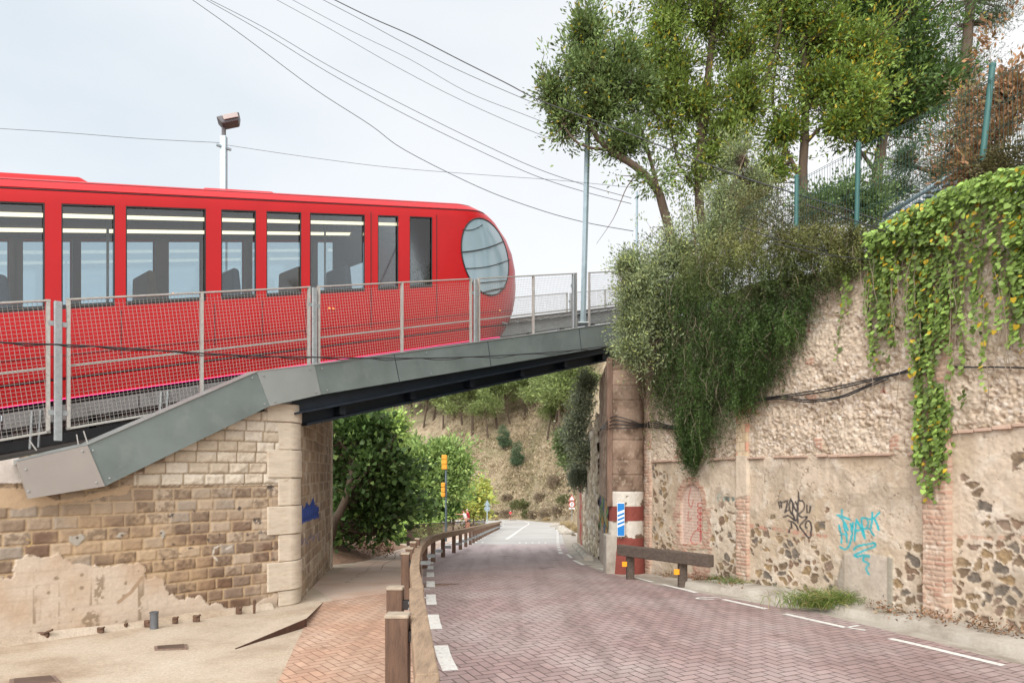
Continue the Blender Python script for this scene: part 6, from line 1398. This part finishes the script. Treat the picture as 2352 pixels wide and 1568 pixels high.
# ---- blue marker board ----
th=thing('marker_board',at(1426,1230,14.9),'tall blue and white striped marker board mounted on the banded column','sign')
Yb=14.88;mbk=MB();xa,xb=(1417.5-HX)/F*Yb,(1434.5-HX)/F*Yb;zt,zb1=CZ+(HY-1154)/F*Yb,CZ+(HY-1231)/F*Yb
mbk.box(((xa+xb)/2,Yb,(zt+zb1)/2),(xb-xa,.02,zt-zb1),None,.004);M_SW=mk('sign_white',(.78,.78,.78),.4,var=.02);M_SB=mk('sign_blue',C(0,126,206,.85),.4,var=.02);pnl=mbk.obj('panel',M_SW,th)
mb=MB();W_=(xb-xa)-.016;x0=(xa+xb)/2-W_/2;x1=x0+W_;Hh=zt-zb1
def slant(u0a,u0b,u1a,u1b):  # left top,bottom ; right top,bottom as fractions from the top
    P=[(x0,Yb-.0125,zt-Hh*u0b),(x1,Yb-.0125,zt-Hh*u1b),(x1,Yb-.0125,zt-Hh*u1a),(x0,Yb-.0125,zt-Hh*u0a)];mb.prism(P,(0,.002,0))
slant(.02,.28,.02,.20)
for k in range(3): u=.36+.125*k;slant(u,u+.065,u-.08,u-.015)
slant(.735,.98,.655,.98);mb.obj('blue_stripe',M_SB,pnl)
mb=MB();mb.box(((xa+xb)/2,Yb+.05,zt-.3),(.04,.09,.04));mb.box(((xa+xb)/2,Yb+.05,zb1+.1),(.04,.09,.04));mb.obj('bracket',M_GAL,th)
# ---- signal pole ----
Yp=29.;b=at(1024.5,1242.5,Yp);th=thing('signal_pole',b,'slim grey pole carrying two orange traffic lamp boxes seen from behind','traffic light')
zt=at(1024,1046,Yp)[2];MB().tube([b,(b[0],b[1],zt)],.045,10).obj('pole',mk('pole_grey_blue',C(122,140,150),.5,.4),th,'a')
M_OR=mk('signal_orange',C(244,170,54,.85),.5,var=.05,bmp=.05)
for x0,x1,y0,y1 in ((1014.5,1027,1044,1078),(1013.5,1022.5,1107.5,1141)):
    c=at((x0+x1)/2,(y0+y1)/2,Yp-.06);w_=(x1-x0)/F*Yp;h_=(y1-y0)/F*Yp;o=None
    for k in range(3):
        mb=MB();mb.box((c[0],c[1],c[2]+(k-1)*h_/3),(w_,.16,h_/3-.012),None,.025);q=mb.obj('signal_box',M_OR,th)
        m2=MB();m2.lathe((c[0],c[1]+.08,c[2]+(k-1)*h_/3+.01),[(.075,0),(.085,.10)],14,(0,1,0));m2.obj('visor',M_BLK,q)
# ---- road signs ----
def txt(s,size,loc,mat,parent,name,ext=.002,rot=0):
    cu=bpy.data.curves.new(name,'FONT');cu.body=s;cu.size=size;cu.align_x='CENTER';cu.align_y='CENTER';cu.extrude=ext
    o=bpy.data.objects.new('tmp',cu);COL.objects.link(o);dg=bpy.context.evaluated_depsgraph_get();me=bpy.data.meshes.new_from_object(o.evaluated_get(dg));bpy.data.objects.remove(o)
    me.transform(Matrix.Translation(Vector(np.array(loc)-ROOT[parent.name]))@Matrix.Rotation(math.pi/2,4,'X'));me.materials.clear();return link(name,me,mat,parent)
M_SR=mk('sign_red',C(206,40,40,.85),.4,var=.02);M_SK=mk('sign_black',(.015,.015,.02),.4);M_SG=mk('sign_back',C(176,196,208),.4,.3)
Yg=68.;b=G(1313.4,1206);b=at(1313.4,1206,Yg);b[2]=float(terrain(np.array(b[0]),np.array(Yg)))-.1
th=thing('speed_sign',b,'warning triangle above a 50 speed limit disc on a thin post by the straw grass','road sign')
MB().tube([b,(b[0],b[1],at(0,1143,Yg)[2])],.035,8).obj('post',M_GAL,th)
c=at(1313.4,1157.5,Yg);r_=.30;mb=MB();mb.lathe((c[0],c[1],c[2]),[(r_,0),(r_,.02)],28,(0,-1,0));o=mb.obj('speed_disc',M_SR,th)
MB().lathe((c[0],c[1]-.02,c[2]),[(r_*.76,0),(r_*.76,.006)],28,(0,-1,0)).obj('disc_face',M_SW,o);txt('50',.34,(c[0],c[1]-.028,c[2]),M_SK,o,'speed_numeral')
c=at(1313.4,1144.5,Yg);
def tri(r_,y,mat,name,par,c,dz=0): 
    P=[(c[0]-r_*.87,c[1]+y,c[2]-r_*.5),(c[0]+r_*.87,c[1]+y,c[2]-r_*.5),(c[0],c[1]+y,c[2]+r_)];m_=MB();m_.prism(P,(0,-.01,0));return m_.obj(name,mat,par)
t_=tri(.38,0,M_SR,'warning_triangle',th,c);tri(.27,-.012,M_SW,'triangle_face',t_,c);txt('!',.36,(c[0],c[1]-.03,c[2]+.02),M_SK,t_,'warning_mark')
c=at(1313.4,1166.8,Yg);q=MB().box(c,(.56,.02,.15),None,.005).obj('distance_plate',M_SW,th);txt('A 300 M',.10,(c[0],c[1]-.014,c[2]),M_SK,q,'plate_text')
Yg=72.;b=at(1119,1200,Yg);b[2]=zg(Yg);th=thing('back_sign',b,'grey backs of a triangle and a round sign on a pale post by the bend','road sign')
MB().tube([b,(b[0],b[1],at(0,1151,Yg)[2])],.05,8).obj('post',mk('pale_post',C(210,230,240),.4,.2),th)
c=at(1119,1156,Yg);tri(.40,.03,M_SG,'triangle_plate',th,c);c=at(1119,1167.5,Yg);MB().lathe((c[0],c[1]+.03,c[2]),[(.31,0),(.31,.02)],26,(0,-1,0)).obj('round_plate',M_SG,th)
# ---- brown steel railing ----
M_RUST=mk('brown_railing_paint',C(92,66,58),.7,.2,.25,6);pf=thing('picket_railing',(-4.2,27.6,-.9),'dark brown vertical bar railing on the outer side of the footpath','railing')
q0=np.array([-4.24,27.6]);q1=np.array([-2.7,69.]);n_=96;top=[];
for k in range(n_):
    u=(k/(n_-1))**1.35;p=q0+(q1-q0)*u;z0=float(zg(p[1]))-.02;mb=MB();mb.box((p[0],p[1],z0+.43),(.03,.05,.84));mb.obj('picket',M_RUST,pf)
for dz in (.84,.06):
    mb=MB();P=[(*(q0+(q1-q0)*u),float(zg((q0+(q1-q0)*u)[1]))+dz) for u in np.linspace(0,1,24)]
    for a,b in zip(P[:-1],P[1:]): mb.bar(a,b,.06,.04)
    mb.obj('railing_bar',M_RUST,pf)
# ---- people ----
M_SKIN=mk('skin',C(206,150,124,.8),.6,var=.06);M_WHT=mk('white_top',C(240,232,230,.85),.8,var=.05);M_BKS=mk('black_shorts',(.02,.02,.025),.8);M_HAIR=mk('brown_hair',C(96,66,52),.7);M_REDC=mk('red_top',C(196,50,56,.8),.8,var=.08);M_HAT=mk('pale_cap',C(214,206,200,.8),.8);M_SHOE=mk('shoe_white',C(220,214,210,.8),.6)
def skinfig(name,chains,mat,parent,sub=1,root=(0,0)):
    """chains: list of list of (pos,radius); first chain first vertex is the root; shared points are merged"""
    vs=[];rs=[];es=[];idx={}
    def vid(p,r):
        k=tuple(round(float(c),4) for c in p)
        if k not in idx: idx[k]=len(vs);vs.append(p);rs.append(r)
        return idx[k]
    for ch in chains:
        for (p,r),(q,r2) in zip(ch[:-1],ch[1:]): es.append((vid(p,r),vid(q,r2)))
    me=bpy.data.meshes.new(name);off=ROOT[parent.name];me.from_pydata([tuple(np.array(v)-off) for v in vs],es,[]);me.update()
    o=bpy.data.objects.new('tmpfig',me);COL.objects.link(o);md=o.modifiers.new('s','SKIN')
    for i,r in enumerate(rs): me.skin_vertices[0].data[i].radius=(r,r)
    me.skin_vertices[0].data[0].use_root=True
    sb=o.modifiers.new('u','SUBSURF');sb.levels=sub;sb.render_levels=sub;dg=bpy.context.evaluated_depsgraph_get();dg.update();m2=bpy.data.meshes.new_from_object(o.evaluated_get(dg));bpy.data.objects.remove(o)
    m2.name=name;m2.materials.clear();m2.polygons.foreach_set('use_smooth',[True]*len(m2.polygons));o=link(name,m2,mat,parent);return o
def person(base,yaw,label,pose,mats,hat=False,cat='person'):
    th=thing('person',base,label,cat);c,s=math.cos(yaw),math.sin(yaw)
    def W(p): x,y,z=p;return np.array([base[0]+x*c-y*s,base[1]+x*s+y*c,base[2]+z])
    J={k:W(v) for k,v in pose.items()};pel,ch,nk,hd=J['pelvis'],J['chest'],J['neck'],J['head'];hu=unit(hd-nk)
    chains=[[(pel,.125),(pel*.5+ch*.5,.115),(ch,.14),(nk,.06),(hd,.085),(hd+hu*.10,.075)]]
    for sd in 'lr':
        sh,el,wr=J['sh'+sd],J['el'+sd],J['wr'+sd];hp,kn,an,to=J['hip'+sd],J['kn'+sd],J['an'+sd],J['toe'+sd]
        chains.append([(ch,.14),(sh,.06),(el,.042),(wr,.028)]);fd=unit(wr-el);pm=wr+fd*.07;chains.append([(wr,.028),(pm,.032)])
        sidev=unit(np.cross(fd,[0,0,1.])+1e-6);
        for q,l_ in ((-.024,.062),(-.009,.072),(.007,.068),(.022,.055)): chains.append([(pm,.032),(pm+fd*.03+sidev*q,.010),(pm+fd*(.03+l_*.6)+sidev*q*1.2-np.array([0,0,.01]),.009),(pm+fd*(.03+l_)+sidev*q*1.2-np.array([0,0,.025]),.007)])
        chains.append([(wr,.028),(wr+fd*.03+sidev*.035,.011),(wr+fd*.06+sidev*.05,.009)])
        chains.append([(pel,.125),(hp,.095),(kn,.058),(an,.038),(to,.034)])
    body=skinfig('body',chains,mats['skin'],th,1)
    # head details
    f=W((0,.1,0))-W((0,0,0));f=unit(f);rt=unit(W((.1,0,0))-W((0,0,0)));hc=hd+hu*.06
    mb=MB();mb.tube([hc+f*.095-hu*.0,hc+f*.125-hu*.03],[.012,.016],6);mb.obj('nose',mats['skin'],body,True)
    mb=MB()
    for q in (-1,1): mb.tube([hc+rt*.092*q-f*.01+hu*.02,hc+rt*.10*q-f*.02-hu*.03],[.018,.012],6)
    mb.obj('ear',mats['skin'],body,True)
    mb=MB();
    for q in (-1,1): mb.lathe(hc+rt*.032*q+f*.085+hu*.015,[(.011,0),(.008,.008)],8,f)
    mb.obj('eye',M_SK,body);mb=MB();mb.bar(hc+f*.092-hu*.055-rt*.025,hc+f*.092-hu*.055+rt*.025,.008,.008);mb.obj('mouth',M_SR,body)
    def shell(nm,pts,mat): return skinfig(nm,[pts],mat,th,1)
    top=[(pel+hu*.02,.15),(pel*.5+ch*.5,.135),(ch,.165),(ch*.45+nk*.55,.115)];skinfig('top',[top]+[[(ch,.165),(J['sh'+q],.078),(J['sh'+q]*.6+J['el'+q]*.4,.066)] for q in 'lr'],mats['top'],th,1)
    skinfig('shorts',[[(pel+hu*.03,.15),(pel,.15)]]+[[(pel,.15),(J['hip'+q],.115),(J['hip'+q]*.55+J['kn'+q]*.45,.09)] for q in 'lr'],mats['shorts'],th,1)
    skinfig('hair',[[(hc+hu*.07-f*.01,.093),(hc-f*.035+hu*.02,.095),(hc-f*.06-hu*.04,.07)]],mats['hair'],th,1)
    for q in 'lr': skinfig('shoe',[[(J['an'+q]-np.array([0,0,.02]),.052),(J['toe'+q],.045)]],mats['shoe'],th,1)
    return th,J
std=lambda dx=0:dict(hipl=(-.09,0,.90),hipr=(.09,0,.90),knl=(-.10,.02,.48),knr=(.10,-.02,.48),anl=(-.11,-.06,.07),anr=(.11,-.02,.07),toel=(-.12,.10,.045),toer=(.12,.14,.045))
Yw=50.5;bw=np.array([(1071.5-HX)/F*Yw,Yw,float(zg(Yw))])
pose=dict(pelvis=(0,0,.95),chest=(0,.14,1.28),neck=(0,.20,1.46),head=(0,.24,1.56),shl=(-.17,.16,1.38),shr=(.17,.16,1.38),ell=(-.20,.45,1.36),wrl=(-.22,.70,1.38),elr=(.24,.30,1.10),wrr=(.16,.50,.98),**std())
person(bw,math.radians(80),'woman in white sleeveless top and black shorts leaning on the railing, arm pointing left','x' and pose,dict(skin=M_SKIN,top=M_WHT,shorts=M_BKS,hair=M_HAIR,shoe=M_SHOE))
pose=dict(pelvis=(0,0,.98),chest=(0,.06,1.33),neck=(0,.09,1.52),head=(0,.12,1.62),shl=(-.19,.07,1.44),shr=(.19,.07,1.44),ell=(-.25,.22,1.20),wrl=(-.18,.44,1.08),elr=(.25,.20,1.2),wrr=(.18,.42,1.08),**std())
person(bw+[.10,.8,-.04],math.radians(80),'person in red top and pale cap standing just behind the woman in white',pose,dict(skin=M_SKIN,top=M_REDC,shorts=mk('grey_trousers',C(90,88,96),.8),hair=M_HAT,shoe=M_SHOE))
# ---- cyclist ----
Yc=112.;cb=np.array([(1172.5-HX)/F*Yc,Yc,float(zg(Yc))]);bk=thing('bicycle',cb,'dark racing bicycle ridden away on the far bend','bicycle');M_TY=mk('tyre',(.02,.02,.02),.8)
bc=lambda x,y,z:cb+[x,y,z]
for y in (-.5,.5):
    ring_=[bc(0,y+.335*math.cos(a),.345+.335*math.sin(a)) for a in np.linspace(0,2*math.pi,25)];w_=MB().tube(ring_,.016,6,False).obj('wheel',M_TY,bk,True)
    MB().tube([bc(-.03,y,.345),bc(.03,y,.345)],.03,8).obj('hub',M_GAL,w_)
    mb=MB()
    for a in np.linspace(0,math.pi,7)[:-1]: mb.tube([bc(0,y+.33*math.cos(a),.345+.33*math.sin(a)),bc(0,y-.33*math.cos(a),.345-.33*math.sin(a))],.003,3)
    mb.obj('spokes',M_GAL,w_)
mb=MB();bb_=bc(0,-.08,.29);st=bc(0,-.22,.80);hd_=bc(0,.36,.82);
for a,b in ((bb_,st),(bb_,bc(0,.38,.72)),(st,hd_),(bb_,bc(0,-.5,.345)),(st,bc(0,-.5,.345)),(hd_,bc(0,.5,.345)),(hd_,bc(0,.36,.95))): mb.tube([a,b],.018,6)
mb.obj('frame',M_BLK,bk);MB().tube([bc(-.21,.40,.95),bc(.21,.40,.95)],.014,6).obj('handlebar',M_BLK,bk);MB().box(bc(0,-.24,.93),(.13,.24,.05),None,.02).obj('saddle',M_BLK,bk)
MB().tube([bb_+[-.1,0,0],bb_+[.1,0,0]],.02,6).obj('crank',M_GAL,bk)
pose=dict(pelvis=(0,-.22,1.02),chest=(0,.06,1.33),neck=(0,.16,1.42),head=(0,.26,1.48),shl=(-.18,.10,1.36),shr=(.18,.10,1.36),ell=(-.24,.24,1.14),wrl=(-.19,.36,.99),elr=(.24,.24,1.14),wrr=(.19,.36,.99),
 hipl=(-.10,-.20,.95),hipr=(.10,-.20,.95),knl=(-.10,.14,.72),knr=(.10,.02,.60),anl=(-.10,-.06,.38),anr=(.10,-.14,.20),toel=(-.10,.06,.34),toer=(.10,-.02,.16))
th_,J_=person(cb,0,'cyclist in red jersey and pale helmet riding away around the far bend',pose,dict(skin=M_SKIN,top=mk('red_jersey',C(226,40,60,.9),.7,var=.05),shorts=M_BKS,hair=mk('pale_helmet',C(206,226,220,.85),.4),shoe=M_SHOE))
# ---- green mesh fence on the wall top ----
M_GRN=mk('green_fence_paint',C(62,116,112,.62),.55,.1,.15,8);gf=thing('green_mesh_fence',(5.3,10.5,5.4),'green metal mesh fence with round posts on top of the right wall','fence')
FYf=lambda px:(6.35+3.171)/((px-HX)/F+.3994)
for px0,pxb,yt,yb,r_ in ((1830,1829,405,520,.036),(1972,1967,331,545,.036),(2280,2256,150,370,.036)):
    Y=FYf((px0+pxb)/2);a=at(pxb,yb,Y);b=at(px0,yt,Y-.0);o=MB().tube([a,b],r_,12).obj('post',M_GRN,gf,'a');MB().lathe(b,[(r_*1.1,-.02),(r_*1.1,.012),(r_*.5,.03)],12).obj('post_cap',M_GRN,o)
mb=MB();Yf=np.arange(FYf(2500),FYf(1700),.05)
for k,Y in enumerate(Yf):
    X_=5.95-.3994*(Y-7.94)+.4;mb.tube([(X_,Y,5.35),(X_,Y,6.98)],.0035,3,False)
for z in (5.4,5.7,6.,6.3,6.6,6.95):
    for d in (0,.03): a=(5.95-.3994*(Yf[0]-7.94)+.4,Yf[0],z+d);b=(5.95-.3994*(Yf[-1]-7.94)+.4,Yf[-1],z+d);mb.tube([a,b],.004,3,False)
mb.obj('mesh_panel',mk('dark_green_wire',C(40,84,74,.5),.6),gf)
# metal stair behind the fence
st_=thing('metal_stair',(6.3,10.2,6.),'pale metal stair with tubular rail climbing behind the green fence','stair');Yo=lambda px,o:(5.95+o+3.171)/((px-HX)/F+.3994)
a=at(2030,498,Yo(2030,1.));b=at(2200,392,Yo(2200,1.));M_PM=mk('pale_metal',C(176,196,204),.4,.5,.1)
MB().tube([a,b],.035,8).obj('hand_rail',M_PM,st_,True);MB().bar(a+[.25,.2,-.12],b+[.25,.2,-.12],.03,.1).obj('stringer',M_PM,st_);MB().bar(a+[.02,0,-.16],b+[.02,0,-.16],.03,.08).obj('stringer',M_PM,st_)
for k in range(8): q=a+(b-a)*(k+.5)/8;MB().box(q+[.12,.12,-.13],(.46,.09,.03),((.94,.34,0),(-.34,.94,0),(0,0,1))).obj('tread',M_PM,st_)
# ---- small things on the left pavement ----
M_IRON=mk('drain_iron',C(150,126,112),.8,.1,.3,20,dirt=C(86,66,58))
def grate(quad,label):
    P=[G(*p) for p in quad];th=thing('drain_grate',sum(P)/4,label,'drain cover');mb=MB();mb.hexa([p+[0,0,-.02] for p in P],[p+[0,0,.012] for p in P]);fr_=mb.obj('cover_plate',M_IRON,th)
    mb=MB()
    for k in range(1,18):
        u=k/18;a=P[0]*(1-u)+P[1]*u;b=P[3]*(1-u)+P[2]*u;m_=(a+b)/2;a=m_+(a-m_)*.8;b=m_+(b-m_)*.8;mb.bar(a+[0,0,.014],b+[0,0,.014],.012,.006)
    mb.obj('grate_rib',mk('grate_dark',C(110,88,76),.8),fr_)
grate([(355,1493),(354,1485),(430,1480),(431,1490)],'small rusty rectangular drain grate on the concrete near the pier')
grate([(20,1575),(22,1561),(125,1552),(141,1568)],'rusty drain cover cut by the bottom left corner')
pp=G(354,1442);th=thing('pipe_stub',pp,'short upright grey pipe stub at the foot of the pier','pipe');mb=MB();mb.lathe(pp,[(.05,-.05),(.05,.19),(.055,.195),(.055,.215),(.04,.216),(.04,.12)],16);mb.obj('tube',mk('pipe_grey',C(110,112,116),.6,var=.2),th,'a')
for k,(x,y,w_,h_,lb) in enumerate(((578,1412,.03,.20,'tallest rusty steel stub, nearest the quoins'),(542,1414,.08,.10,'bent rusty stub left of the tallest one'),(443,1432,.09,.09,'crooked rusty stub right of the grey pipe'),(394,1436,.07,.09,'small hooked rusty stub just right of the grey pipe'),(330,1444,.09,.09,'squat rusty stub just left of the grey pipe'),(279,1448,.04,.07,'thin rusty stub second left of the grey pipe'),(220,1458,.08,.07,'low rusty stub near the drips of plaster'),(72,1474,.28,.09,'wide crumbled brick stub near the left edge'))):
    p=G(x,y-2)+[.0,.10,0];mb=MB();mb.box(p+[0,0,h_*.45],(w_,.04,h_),None,.008);mb.box(p+[w_*.35,-.01,h_*.85],(w_*.7,.05,h_*.3),((.9,.1,.4),(-.1,1,0),(-.4,0,.9)),.008);o=mb.obj('metal_stub' if k<7 else 'brick_stub',mk('stub_rust',C(120,92,74),.9,.1,.4,20,bmp=.5,dirt=C(80,58,46)),None)
    tagp(o,lb,'stub','cut off stubs along the pier foot')
c=G(1634,1346);mb=MB();ax=unit(np.array([.85,-.45,.0]));mb.lathe(c+[-.05,.03,.045],[(.026,0),(.033,.008),(.033,.11),(.027,.118)],16,ax);o=mb.obj('drink_can',mk('red_can',C(220,50,50,.85),.3,.3),None,'a');tagp(o,'crushed red drink can lying in the leaves under the wall','can')
# rubble stones along the kerb
def rock(p,r_,lb,grp):
    bmh=bmesh_ico(p,r_);o=bmh;tagp(o,lb,'stone',grp)
def bmesh_ico(p,r_):
    import bmesh
    bm=bmesh.new();bmesh.ops.create_icosphere(bm,subdivisions=2,radius=1);sd=R.random()*50
    for v in bm.verts:
        q=np.array(v.co);k=.7+.6*float(vn(np.array(q[0]*1.6+sd),np.array(q[1]*1.6+q[2]*1.3+sd)));v.co=Vector(tuple(q*k*np.array([r_*1.2,r_,r_*.7])+p))
    me=bpy.data.meshes.new('rubble_stone');bm.to_mesh(me);bm.free();return link('rubble_stone',me,mk('rubble_grey',C(196,188,176),.95,var=.2,bmp=.5))
for x,y,r_,lb in ((1580,1338,.09,'pale rock in the litter under the barrier right end'),(1596,1342,.07,'small rock right of the pale one under the barrier'),(1610,1345,.06,'smallest rock in the row beyond the barrier end'),(1490,1302,.06,'rock at the foot of the column base')):
    rock(G(x,y)+[0,0,r_*.3],r_,lb,'rocks under the timber barrier')
for k,(x,Y1,r_,lb) in enumerate(((1276,76,.5,'farthest white boulder on the right kerb past the speed sign'),(1286,64,.45,'second farthest white boulder on the right kerb'),(1294,54,.42,'middle white boulder on the right kerb'),(1300,46,.42,'white boulder on the right kerb near the painted wall'))):
    X1=(x-HX)/F*Y1;rock(np.array([X1,Y1,float(zg(Y1))+.1]),r_,lb,'white boulders along the far right kerb')
